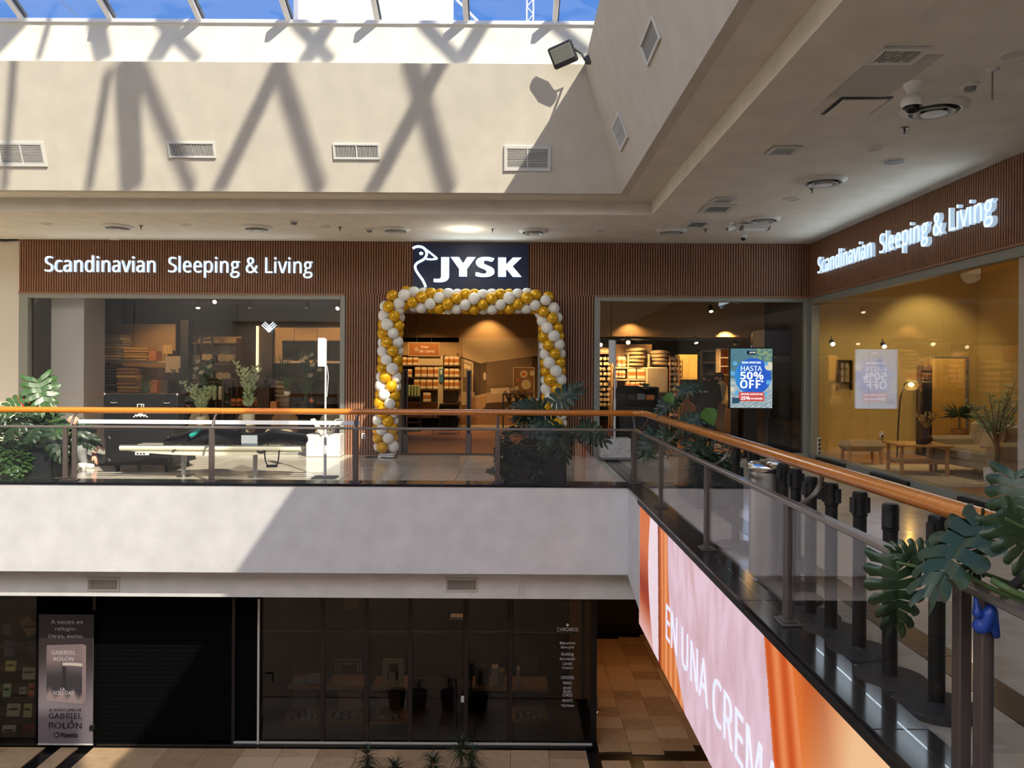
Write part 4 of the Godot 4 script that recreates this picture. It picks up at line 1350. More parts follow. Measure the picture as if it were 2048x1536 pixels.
func left_walk() -> void:
	# wheeled case
	var fc := thing("flight_case", "large black wheeled flight case standing behind the white bench", "case", Vector3(-5.9, 0, -12.65))
	var al := Mb.new()
	part(fc, "body", Mb.new().box(Vector3(0, 0.4, 0), Vector3(1.06, 0.56, 0.9), 0.012), M.black)
	part(fc, "lid", Mb.new().box(Vector3(0, 0.97, 0.27), Vector3(1.17, 0.55, 0.28), 0.014), M.black)
	for y in [0.125, 0.675]:
		al.box(Vector3(0, y, 0.452), Vector3(1.07, 0.02, 0.01)).box(Vector3(0.532, y, 0), Vector3(0.01, 0.02, 0.9))
	for y in [0.705, 1.24]:
		al.box(Vector3(0, y, 0.412), Vector3(1.18, 0.02, 0.012)).box(Vector3(0.587, y, 0.27), Vector3(0.012, 0.02, 0.28))
	al.box(Vector3(0.583, 0.97, 0.41), Vector3(0.014, 0.55, 0.014)).box(Vector3(-0.583, 0.97, 0.41), Vector3(0.014, 0.55, 0.014)).box(Vector3(0.528, 0.4, 0.45), Vector3(0.014, 0.56, 0.014)).box(Vector3(-0.528, 0.4, 0.45), Vector3(0.014, 0.56, 0.014))
	part(fc, "edge_angle", al, M.near_black)
	for s in [-1, 1]:
		part(fc, "corner", Mb.new().ball(Vector3(0.575 * s, 1.235, 0.4), Vector3(0.025, 0.025, 0.025), 10, 6), M.steel)
		var h := part(fc, "handle_recess", Mb.new().box(Vector3(0.42 * s, 1.13, 0.411), Vector3(0.12, 0.06, 0.008), 0.003), M.void)
		part(h, "handle", Mb.new().tube([Vector3(0.42 * s - 0.05, 1.105, 0.42), Vector3(0.42 * s - 0.02, 1.098, 0.43), Vector3(0.42 * s + 0.02, 1.098, 0.43), Vector3(0.42 * s + 0.05, 1.105, 0.42)], 0.008), M.grey)
		for y in [0.2, 0.55]:
			part(fc, "latch", Mb.new().box(Vector3(0.47 * s, y, 0.455), Vector3(0.012, 0.05, 0.006), 0.0, Basis(Vector3.BACK, 0.7)), M.grey)
	var cr := Mb.new()
	for k in 9:
		var u := k - 4
		cr.box(Vector3(u * 0.026, 0.905 - 0.0015 * u * u + 0.012 * (k % 2), 0.413), Vector3(0.022, 0.02 + 0.008 * (4 - absi(u)), 0.004), 0.0, Basis(Vector3.BACK, 0.25 * signf(u)))
	cr.box(Vector3(-0.05, 1.06, 0.413), Vector3(0.012, 0.05, 0.004)).box(Vector3(0.05, 1.06, 0.413), Vector3(0.012, 0.05, 0.004)).box(Vector3(0, 1.08, 0.413), Vector3(0.1, 0.01, 0.004)).box(Vector3(0.015, 1.055, 0.413), Vector3(0.01, 0.04, 0.004))
	part(fc, "crest", cr, M.grille)
	var stk := part(fc, "sticker", Mb.new().box(Vector3(0.05, 0.3, 0.455), Vector3(0.22, 0.045, 0.003)), M.white)
	part(stk, "print", Mb.new().box(Vector3(-0.02, 0.3, 0.458), Vector3(0.03, 0.028, 0.002)).box(Vector3(0.03, 0.3, 0.458), Vector3(0.03, 0.028, 0.002)).box(Vector3(0.08, 0.3, 0.458), Vector3(0.03, 0.028, 0.002)), M.cloth_dark)
	for q: Array in [[-0.38, 0.38], [0.4, 0.36], [-0.38, -0.36], [0.42, -0.36]]:
		caster(fc, Vector3(q[0], 0, q[1]))
	# bench
	var bp := Vector3(-4.52, 0, -11.75)
	var be := thing("bench", "long white bench with a curved underside on steel posts", "bench", bp)
	var poly := PackedVector2Array()
	for i in 15:
		var u := -1.32 + 2.64 * i / 14.0
		poly.append(Vector2(u, 0.42 - 0.075 * (1.0 - pow(absf(u) / 1.32, 2.4))))
	poly.append(Vector2(1.34, 0.46))
	poly.append(Vector2(-1.34, 0.46))
	part(be, "seat", Mb.new().prism(poly, 0.36, Transform3D(Basis.IDENTITY, Vector3(0, 0, -0.18))), M.bench)
	part(be, "front_roll", Mb.new().tube([Vector3(-1.36, 0.455, 0.17), Vector3(1.36, 0.455, 0.17)], 0.045, -1, 18), M.bench)
	part(be, "rear_board", Mb.new().box(Vector3(-0.1, 0.475, -0.1), Vector3(2.2, 0.035, 0.2), 0.012), M.bench)
	for x: float in [-0.48, 0.61]:
		part(be, "post", Mb.new().tube([Vector3(x, 0.01, 0), Vector3(x, 0.36, 0)], 0.035, -1, 16), M.steel)
		part(be, "foot", Mb.new().lathe(Vector3(x, 0, 0), [Vector2(0.11, 0), Vector2(0.11, 0.01), Vector2(0.04, 0.016)], 20), M.steel)
	# what lies on the bench
	var b1 := thing("holdall", "black soft bag slumped at the left of the white bench", "bag", bp + Vector3(-0.15, 0.49, -0.02))
	part(b1, "body", melt([[Vector3(-0.55, 0.05, 0), Vector3(-0.2, 0.1, 0), 0.05, 0.11], [Vector3(-0.2, 0.1, 0), Vector3(0.18, 0.17, 0), 0.12, 0.17], [Vector3(0.1, 0.12, 0.05), Vector3(0.42, 0.2, -0.03), 0.13, 0.17], [Vector3(0.3, 0.2, 0), Vector3(0.5, 0.3, -0.02), 0.12, 0.09], [Vector3(-0.6, 0.03, 0.05), Vector3(-0.5, 0.06, 0), 0.04, 0.05]], 0.03, 0.06), M.cloth_black)
	rope(b1, "strap", [Vector3(0.42, 0.34, 0.06), Vector3(0.56, 0.25, 0.12), Vector3(0.58, 0.1, 0.14), Vector3(0.53, 0.02, 0.14)], 0.014, M.cloth_black)
	rope(b1, "strap", [Vector3(-0.2, 0.04, 0.12), Vector3(-0.28, 0.0, 0.2), Vector3(-0.36, -0.05, 0.225), Vector3(-0.42, -0.08, 0.225)], 0.009, M.cloth_black)
	part(b1, "buckle", Mb.new().box(Vector3(-0.53, 0.07, 0.06), Vector3(0.03, 0.02, 0.01), 0.004), M.chrome)
	var bt := single("bottle", "teal plastic bottle tucked into the side of the black bag", "bottle", Mb.new().round_lathe(Vector3.ZERO, [Vector2(0.001, 0), Vector2(0.035, 0.003), Vector2(0.038, 0.03), Vector2(0.038, 0.12), Vector2(0.028, 0.15), Vector2(0.022, 0.155), Vector2(0.024, 0.2), Vector2(0.001, 0.202)], 16), M.teal, bp + Vector3(-0.32, 0.63, 0.15))
	bt.rotation = Vector3(0.2, 0, -0.95)
	var b2 := thing("tripod_bag", "long black equipment bag lying along the right of the bench", "bag", bp + Vector3(0.72, 0.49, -0.02))
	part(b2, "body", melt([[Vector3(-0.55, 0.08, 0), Vector3(-0.35, 0.13, 0), 0.1, 0.1], [Vector3(-0.35, 0.1, 0), Vector3(-0.05, 0.07, 0), 0.1, 0.08], [Vector3(-0.1, 0.07, 0), Vector3(0.18, 0.15, 0), 0.07, 0.1], [Vector3(0.18, 0.14, 0), Vector3(0.6, 0.09, 0), 0.1, 0.09]], 0.028, 0.05), M.cloth_black)
	rope(b2, "strap", [Vector3(-0.1, 0.1, 0.08), Vector3(-0.06, -0.02, 0.2), Vector3(0.02, -0.09, 0.215), Vector3(0.1, -0.06, 0.215), Vector3(0.14, 0.05, 0.17)], 0.01, M.cloth_black)
	rope(b2, "handle", [Vector3(0.1, -0.06, 0.225), Vector3(0.11, -0.2, 0.23), Vector3(0.16, -0.29, 0.23), Vector3(0.28, -0.28, 0.23), Vector3(0.31, -0.16, 0.23), Vector3(0.32, -0.04, 0.22)], 0.01, M.cloth_black)
	part(b2, "grip", Mb.new().tube([Vector3(0.13, -0.295, 0.23), Vector3(0.29, -0.29, 0.23)], 0.022, -1, 10), M.rubber)
	single("paper_box", "pale blue carton propped against the long black bag", "box", Mb.new().box(Vector3(0, 0.075, 0), Vector3(0.235, 0.15, 0.04), 0.004), M.paper, bp + Vector3(0.57, 0.5, 0.15))
	# bright profile tied along the balustrade
	var pr := thing("alu_profile", "long white aluminium profile tied along the far balustrade", "profile", Vector3(-4.3, 0.87, -11.2))
	part(pr, "bar", Mb.new().lo_hi(-2.0, 2.1, -0.03, 0.03, -0.015, 0.015, 0.004), M.alu)
	for x in [-0.02, 2.03]:
		part(pr, "clamp", Mb.new().box(Vector3(x, 0, 0.02), Vector3(0.03, 0.09, 0.04), 0.004), M.grey_dark)
	# antenna stands and plinths
	for k in 2:
		var d := 11.9 if k == 0 else 14.45
		var a := w(650, 953, 11.77) if k == 0 else w(1229, 870, 14.45)
		a.y = 0.0 if k == 0 else 0.385
		var o := thing("pole_stand", "tall white pole with a slim box at its top near the white plinth" if k == 0 else "tall grey pole with a slim box standing on the marble block", "stand", a)
		var h := 1.62 + (745.0 - 679.0) * d / F - a.y
		part(o, "pole", Mb.new().tube([Vector3(0, 0.01, 0), Vector3(0, 0.75, 0)], 0.022, -1, 12).tube([Vector3(0, 0.75, 0), Vector3(0, h - 0.02, 0)], 0.015, -1, 12), M.alu)
		part(o, "box", Mb.new().box(Vector3(-0.06, h - 0.22, 0), Vector3(0.11, 0.44, 0.07), 0.006), M.alu)
		part(o, "base", Mb.new().box(Vector3(0, 0.006, 0), Vector3(0.36 if k == 0 else 0.2, 0.012, 0.3 if k == 0 else 0.2), 0.004), M.grey if k == 0 else M.alu)
		rope(o, "cable", [Vector3(0.02, h - 0.42, 0.02), Vector3(0.05, h - 0.6, 0.03), Vector3(0.025, h - 0.9, 0.02)], 0.005, M.white)
	bx("plinth", "white marble plinth in the sun at the right end of the left shop window", "plinth", 612, 680, 869, 914, 14.55, 0.4, M.marble, 0.012)
	var m2 := bx("plinth", "grey marble block in the shade under the right shop window", "plinth", 1202, 1262, 877, 917, 14.35, 0.4, M.marble, 0.012)
	var st := Mb.new().box(Vector3(0, 0.005, 0), Vector3(0.6, 0.02, 0.42))
	part(m2, "skirt", st, M.grey)
	var pp := thing("folded_sheets", "grey folded display sheets leaning on the white plinth", "sheets", w(648, 868, 14.65))
	for q: Array in [[-0.12, 0.6, 0.36, 0.28], [0.12, -0.75, 0.4, 0.3], [0.22, -0.6, 0.34, 0.26]]:
		part(pp, "sheet", Mb.new().box(Vector3(q[0], 0.14, 0.02 * q[0]), Vector3(0.02, q[2], q[3]), 0.006, Basis(Vector3.BACK, q[1])), M.grille if q[0] < 0.2 else M.grey)
	var ps := thing("power_strip", "white power strip with a black cable at the foot of the balloon arch", "power strip", w(772, 907, 14.5) * Vector3(1, 0, 1))
	part(ps, "strip", Mb.new().box(Vector3(0, 0.025, 0), Vector3(0.3, 0.045, 0.06), 0.008), M.white)
	rope(ps, "cable", [Vector3(-0.15, 0.02, 0), Vector3(-0.3, 0.012, 0.08), Vector3(-0.4, 0.012, -0.02), Vector3(-0.22, 0.012, -0.06), Vector3(0.05, 0.012, 0.1), Vector3(0.22, 0.012, 0.05)], 0.009, M.black)
	var ou := thing("wall_socket", "small wall socket low on the slats left of the balloons", "socket", w(727, 872, 14.94))
	part(ou, "plate", Mb.new().box(Vector3.ZERO, Vector3(0.08, 0.11, 0.02), 0.004), M.grille)
	part(ou, "hole", Mb.new().box(Vector3(0, 0.02, 0.011), Vector3(0.03, 0.025, 0.003)).box(Vector3(0, -0.025, 0.011), Vector3(0.03, 0.025, 0.003)), M.void)
	# entrance gates
	for q: Array in [[810, 738, 905, "slim grey security gate just right of the left balloon column"], [937, 740, 905, "slim grey security gate in the middle of the entrance"]]:
		var g := w(q[0], 905, 15.25)
		g.y = 0.0
		var h := w(q[0], q[1], 15.25).y
		var o := thing("security_gate", q[3], "security gate", g)
		part(o, "frame", Mb.new().box(Vector3(-0.035, h * 0.5, 0), Vector3(0.024, h, 0.05), 0.006).box(Vector3(0.035, h * 0.5, 0), Vector3(0.024, h, 0.05), 0.006).box(Vector3(0, h - 0.02, 0), Vector3(0.094, 0.04, 0.05), 0.006), M.bronze)
		part(o, "inset", Mb.new().box(Vector3(0, h * 0.5, 0), Vector3(0.05, h - 0.04, 0.02)), M.cloth_dark)
		part(o, "foot", Mb.new().box(Vector3(0, 0.2, 0), Vector3(0.115, 0.4, 0.07), 0.01), M.bronze)


func right_walk() -> void:
	var b := thing("waste_bin", "tall cylindrical steel waste bin beside the right balustrade", "bin", Vector3(2.03, 0, -6.05))
	part(b, "drum", Mb.new().lathe(Vector3.ZERO, [Vector2(0.155, 0.03), Vector2(0.155, 0.86)], 36), M.steel)
	part(b, "foot_ring", Mb.new().round_lathe(Vector3.ZERO, [Vector2(0.15, 0.0), Vector2(0.165, 0.005), Vector2(0.168, 0.025), Vector2(0.156, 0.035)], 36), M.chrome)
	part(b, "collar", Mb.new().round_lathe(Vector3.ZERO, [Vector2(0.155, 0.855), Vector2(0.172, 0.87), Vector2(0.178, 0.895), Vector2(0.168, 0.92), Vector2(0.148, 0.925), Vector2(0.135, 0.91), Vector2(0.135, 0.86)], 36), M.chrome)
	part(b, "inner_lid", Mb.new().lathe(Vector3.ZERO, [Vector2(0.136, 0.87), Vector2(0.05, 0.85), Vector2(0.001, 0.85)], 28), M.near_black)
	var pos := [[2.06, -3.72], [1.995, -4.05], [2.02, -4.46], [2.0, -4.81], [1.985, -5.1], [2.04, -5.52], [2.07, -5.86], [2.1, -7.2], [2.2, -7.0]]
	var lab := ["black belt post nearest the viewer beside the right balustrade", "second black belt post from the viewer", "third black belt post from the viewer, base overlapping its neighbour", "fourth black belt post from the viewer, belt head turned left", "fifth black belt post from the viewer, belt head turned right", "sixth black belt post from the viewer, just behind a curved bracket", "seventh black belt post, half hidden right of the steel bin", "black belt post left of the steel bin, farther from the viewer", "black belt post touching the left side of the steel bin"]
	for i in pos.size():
		var o := thing("belt_post", lab[i], "belt post", Vector3(pos[i][0], 0, pos[i][1]), [0.4, 0.9, 0.2, 2.2, 0.1, 0.0, 0.5, 1.0, 0.3][i], "black belt posts parked along the balustrade")
		part(o, "base", Mb.new().lathe(Vector3.ZERO, [Vector2(0.185, 0), Vector2(0.19, 0.006), Vector2(0.19, 0.028), Vector2(0.18, 0.036), Vector2(0.05, 0.042), Vector2(0.001, 0.042)], 40), M.stone_base)
		part(o, "pole", Mb.new().lathe(Vector3.ZERO, [Vector2(0.044, 0.04), Vector2(0.038, 0.05), Vector2(0.037, 0.83)], 24), M.black)
		part(o, "belt_head", Mb.new().lathe(Vector3.ZERO, [Vector2(0.037, 0.8), Vector2(0.042, 0.805), Vector2(0.042, 0.93), Vector2(0.036, 0.942), Vector2(0.001, 0.944)], 24), M.black)
		for k in 2:
			part(o, "belt_clip", Mb.new().box(Basis(Vector3.UP, k * PI) * Vector3(0.046, 0.865, 0), Vector3(0.02, 0.09, 0.045), 0.005, Basis(Vector3.UP, k * PI)), M.near_black)
		if i in [3, 4]:
			part(o, "belt_buckle", Mb.new().box(Vector3(0.07, 0.87, 0), Vector3(0.05, 0.08, 0.03), 0.004), M.black)
	# advertising totem
	var r := rectm(1461, 1544, 697, 816, 14.86)
	var p: Vector3 = r[0]
	var t := thing("screen_totem", "lit upright screen on a black stand advertising a discount in a blue circle", "screen", Vector3(p.x, 0, p.z))
	var wd: float = r[1]
	var ht: float = r[2]
	part(t, "housing", Mb.new().box(Vector3(0, p.y + ht * 0.5, -0.03), Vector3(wd + 0.05, ht + 0.05, 0.07), 0.01), M.planter)
	var m := mat("totem_picture", Color.BLACK, 0.4)
	m.emission_enabled = true
	m.emission_texture = totem_picture()
	m.emission_operator = BaseMaterial3D.EMISSION_OP_MULTIPLY
	m.emission = Color.WHITE
	m.emission_energy_multiplier = 0.36
	part(t, "display", Mb.new().quad(Vector3(-wd / 2, p.y, 0.008), Vector3(wd / 2, p.y, 0.008), Vector3(wd / 2, p.y + ht, 0.008), Vector3(-wd / 2, p.y + ht, 0.008)), m)
	part(t, "stand", Mb.new().box(Vector3(0, p.y * 0.5, -0.03), Vector3(0.26, p.y, 0.06), 0.01), M.black)
	part(t, "foot", Mb.new().box(Vector3(0, 0.012, -0.03), Vector3(0.5, 0.024, 0.36), 0.008), M.black)
	var wm := glow("totem_white", c8(240, 250, 255), 0.42)
	var px := func(x: float, y: float) -> Vector3:
		return Vector3(-wd / 2 + wd * x, p.y + ht * (1.0 - y), 0.011)
	for s: Array in [["GRAN APERTURA", 0.5, 0.235, 0.46, 0.035], ["HASTA", 0.5, 0.335, 0.5, 0.085], ["50%", 0.51, 0.455, 0.55, 0.13], ["OFF", 0.475, 0.6, 0.49, 0.14], ["*", 0.76, 0.55, 0.06, 0.035], ["ADEMÁS APROVECHÁ", 0.51, 0.765, 0.53, 0.032], ["25%", 0.36, 0.835, 0.22, 0.055], ["de Santander", 0.635, 0.84, 0.28, 0.03]]:
		text(t, "lettering", s[0], wm, px.call(s[1], s[2]), wd * s[3], ht * s[4], Basis.IDENTITY, 0.003, s[0] != "HASTA")
	part(t, "brand_plate", Mb.new().box(px.call(0.5, 0.07), Vector3(wd * 0.22, ht * 0.06, 0.003)), M.navy)
	text(t, "lettering", "JYSK", wm, px.call(0.52, 0.07) + Vector3(0, 0, 0.002), wd * 0.15, ht * 0.03, Basis.IDENTITY, 0.003, true)
	area("screen_totem_light", Vector3(p.x, p.y + ht * 0.5, p.z + 0.05), Vector3(p.x, p.y + ht * 0.5, p.z + 3), Vector2(wd, ht), 0.15, Color(0.6, 0.8, 1.0))


func totem_picture() -> ImageTexture:
	var im := Image.create(168, 240, false, Image.FORMAT_RGB8)
	var nz := FastNoiseLite.new()
	nz.seed = 3
	nz.frequency = 0.06
	for x in 168:
		for y in 240:
			var n := nz.get_noise_2d(x, y)
			var c := c8(86, 130, 140).lerp(c8(150, 176, 130) if x > 90 else c8(96, 140, 160), clampf(0.5 + n * 1.6, 0, 1))
			if y > 120:
				c = c8(150, 176, 186).lerp(c8(204, 216, 214), clampf(0.5 + n, 0, 1))
				if y > 185 and int(y * 0.9 + x * 0.5) % 13 < 2:
					c = c8(110, 130, 140)
			var d := Vector2(x - 90, (y - 112)).length()
			if d < 74.0:
				c = c8(58, 150, 226).lerp(c8(44, 100, 214), clampf((x - 20) / 60.0, 0, 1))
			for b: Array in [[18, 60, 9, 0], [154, 70, 18, 1], [142, 60, 8, 0], [8, 100, 10, 0], [152, 136, 10, 0], [6, 164, 10, 1], [28, 180, 11, 0], [140, 182, 9, 0]]:
				if Vector2(x - b[0], y - b[1]).length() < b[2]:
					c = c8(230, 226, 206) if b[3] else c8(104, 186, 236)
			if x > 32 and x < 136 and y > 175 and y < 213:
				c = c8(220, 92, 84)
			if x > 6 and x < 40 and y > 198 and y < 222 and absf(x - 20) + absf(y - 210) < 24:
				c = c8(52, 84, 110)
			im.set_pixel(x, y, c)
	return ImageTexture.create_from_image(im)


func shop_lights() -> void:
	# ceiling spots of the shops (fittings are built with the shops)
	spot("track_spot_light", Vector3(-7.6, 3.3, -16.6), Vector3(-8.0, 1.6, -17.9), 1.1, 40.0)
	spot("track_spot_light", Vector3(-5.6, 3.3, -16.8), Vector3(-5.8, 1.5, -18.4), 1.1, 42.0)
	spot("track_spot_light", Vector3(-3.7, 3.3, -16.7), Vector3(-3.8, 1.9, -18.4), 1.5, 40.0)
	spot("track_spot_light", Vector3(-5.2, 3.3, -15.6), Vector3(-5.0, 0.9, -16.4), 0.7, 42.0)
	omni("shop_lamp_light", Vector3(-1.4, 2.7, -16.0), 0.07)
	spot("track_spot_light", Vector3(-0.6, 3.3, -15.9), Vector3(-0.7, 0.0, -16.1), 1.0, 42.0)
	spot("track_spot_light", Vector3(-2.3, 3.2, -20.0), Vector3(-2.35, 1.3, -21.4), 1.9, 42.0)
	spot("track_spot_light", Vector3(-0.6, 3.3, -19.3), Vector3(-0.6, 0.3, -20.8), 1.5, 45.0)
	spot("track_spot_light", w(975, 618, 21.6), w(975, 760, 21.9), 0.7, 52.0)
	spot("track_spot_light", w(1256, 684, 16.6), w(1270, 760, 17.6), 1.3, 60.0)
	spot("track_spot_light", w(1262, 640, 17.15), w(1262, 720, 17.4), 0.2, 60.0)
	spot("track_spot_light", w(1210, 690, 16.2), w(1208, 770, 16.8), 1.0, 50.0)
	spot("track_spot_light", w(1375, 690, 17.4), w(1375, 745, 18.2), 0.8, 55.0)
	spot("track_spot_light", w(1450, 660, 17.2), w(1460, 790, 18.0), 0.9, 50.0)
	spot("track_spot_light", w(1500, 690, 16.6), Vector3(5.1, 0.0, -17.2), 1.6, 40.0)
	# showroom
	spot("showroom_spot_light", Vector3(8.1, 3.4, -14.3), Vector3(8.2, 1.9, -15.3), 0.6, 50.0, Color(1, 0.9, 0.72))
	spot("showroom_spot_light", Vector3(6.7, 3.4, -13.6), Vector3(6.5, 0.6, -14.6), 0.85, 52.0, Color(1, 0.9, 0.72))
	spot("showroom_spot_light", Vector3(8.0, 3.4, -11.5), Vector3(7.6, 0.2, -12.2), 0.9, 48.0, Color(1, 0.9, 0.72))
	omni("showroom_lamp_light", Vector3(7.6, 3.3, -12.8), 0.12, Color(1, 0.9, 0.72), 0.15)
	omni("back_room_light", Vector3(9.1, 2.6, -16.2), 0.3, Color(1, 0.9, 0.7))
	# lower level
	omni("corridor_lamp_light", Vector3(2.6, -2.2, -15.2), 0.14, Color(1, 0.76, 0.48))
	omni("cabinet_lamp_light", Vector3(-1.6, -1.95, -13.2), 0.09, Color(1, 0.75, 0.5))
	omni("cabinet_lamp_light", Vector3(-0.2, -1.95, -13.2), 0.09, Color(1, 0.75, 0.5))


func lampy(label: String, at: Vector3, dir: Vector3, lit := true) -> void:
	var o := thing("track_spot", label, "spotlight", at)
	var d := dir.normalized()
	part(o, "can", Mb.new().tube([-d * 0.1, d * 0.02], 0.04, 0.05, 12), M.near_black)
	part(o, "stem", Mb.new().tube([-d * 0.08, Vector3(-d.x * 0.08, 0.14, -d.z * 0.08)], 0.01), M.near_black)
	part(o, "lamp_face", Mb.new().tube([d * 0.02, d * 0.03], 0.042, -1, 12), M.bulb if lit else M.grille)


func hanging_fabric(r: Array, deep: float) -> Mb:
	var g := []
	for j in 6:
		var l := []
		for i in 13:
			var u := float(i) / 12 - 0.5
			var v := float(j) / 5
			l.append(Vector3(u * r[1], r[2] * (1.0 - v), sin(i * 1.9) * 0.02 * v + deep))
		g.append(l)
	return Mb.new().sheet(g, 0.012)


func sprig(called: String, label: String, px: float, py_top: float, py_bot: float, d: float, pot: Material, m: Material, stems: int, leaf_len: float, spread: float, category := "plant") -> Node3D:
	var b := w(px, py_bot, d)
	var h := w(px, py_top, d).y - b.y
	var o := thing(called, label, category, b)
	var potr := maxf(0.08, h * 0.11)
	part(o, "pot", Mb.new().lathe(Vector3.ZERO, [Vector2(potr * 0.75, 0), Vector2(potr, h * 0.2), Vector2(potr * 0.9, h * 0.2), Vector2(potr * 0.85, h * 0.16), Vector2(0.001, h * 0.16)], 16), pot)
	var st := Mb.new()
	var lf := Mb.new()
	for k in stems:
		var a := TAU * k / stems + rng.randf()
		var out := Vector3(cos(a), 0, sin(a) * 0.7) * spread * h * (0.35 + 0.65 * rng.randf())
		var hh := h * (0.7 + 0.3 * rng.randf())
		var pts := []
		for i in 7:
			var u := i / 6.0
			pts.append(Vector3(out.x * u * u, h * 0.15 + (hh - h * 0.15) * u, out.z * u * u))
		st.tube(pts, 0.008, 0.003, 5)
		for i in 11:
			var u := 0.25 + 0.75 * i / 10.0
			var p := Vector3(out.x * u * u, h * 0.15 + (hh - h * 0.15) * u, out.z * u * u)
			for s in [-1, 1]:
				var dir := Vector3(cos(a + s * 1.3 + i), 0.75 + rng.randf() * 0.5, sin(a + s * 1.3 + i)).normalized()
				blade(lf, p, dir, leaf_len * (0.7 + 0.5 * rng.randf()), leaf_len * 0.16)
	part(o, "stem", st, M.bark)
	var f := part(o, "foliage", lf, m)
	f.set_meta("kind", "stuff")
	return o


func blade(lf: Mb, p: Vector3, dir: Vector3, l: float, wd: float, droop := 0.1) -> void:
	var side := dir.cross(Vector3(0.2, 0.3, 1).normalized()).normalized()
	var nn := side.cross(dir)
	var a := p
	var b := p + dir * l * 0.4 + side * wd - nn * wd * 0.3
	var c := p + dir * l - Vector3(0, droop * l, 0)
	var e := p + dir * l * 0.4 - side * wd - nn * wd * 0.3
	var mid := p + dir * l * 0.45
	lf.tri(a, b, mid)
	lf.tri(b, c, mid)
	lf.tri(a, mid, e)
	lf.tri(mid, c, e)


func grassy(called: String, label: String, px: float, py_top: float, py_bot: float, d: float, n: int, spread: float, m: Material, pot: Material, wd := 0.02) -> void:
	var b := w(px, py_bot, d)
	var h := w(px, py_top, d).y - b.y
	var o := thing(called, label, "plant", b)
	part(o, "pot", Mb.new().lathe(Vector3.ZERO, [Vector2(0.09, 0), Vector2(0.12, h * 0.22), Vector2(0.1, h * 0.22), Vector2(0.1, h * 0.18), Vector2(0.001, h * 0.18)], 16), pot)
	var lf := Mb.new()
	for k in n:
		var a := rng.randf() * TAU
		var out := Vector3(cos(a), 0, sin(a)) * spread * h * rng.randf()
		var hh := h * (0.6 + 0.4 * rng.randf())
		var s := Vector3(-sin(a + 0.8), 0, cos(a + 0.8))
		var g := [[], []]
		for i in 5:
			var u := i / 4.0
			var p := Vector3(out.x * (0.15 + u * u), h * 0.17 + (hh - h * 0.17) * u, out.z * (0.15 + u * u))
			var q := wd * (1.0 - u * 0.9) * 0.5
			g[0].append(p - s * q)
			g[1].append(p + s * q)
		lf.sheet(g)
	part(o, "foliage", lf, m).set_meta("kind", "stuff")


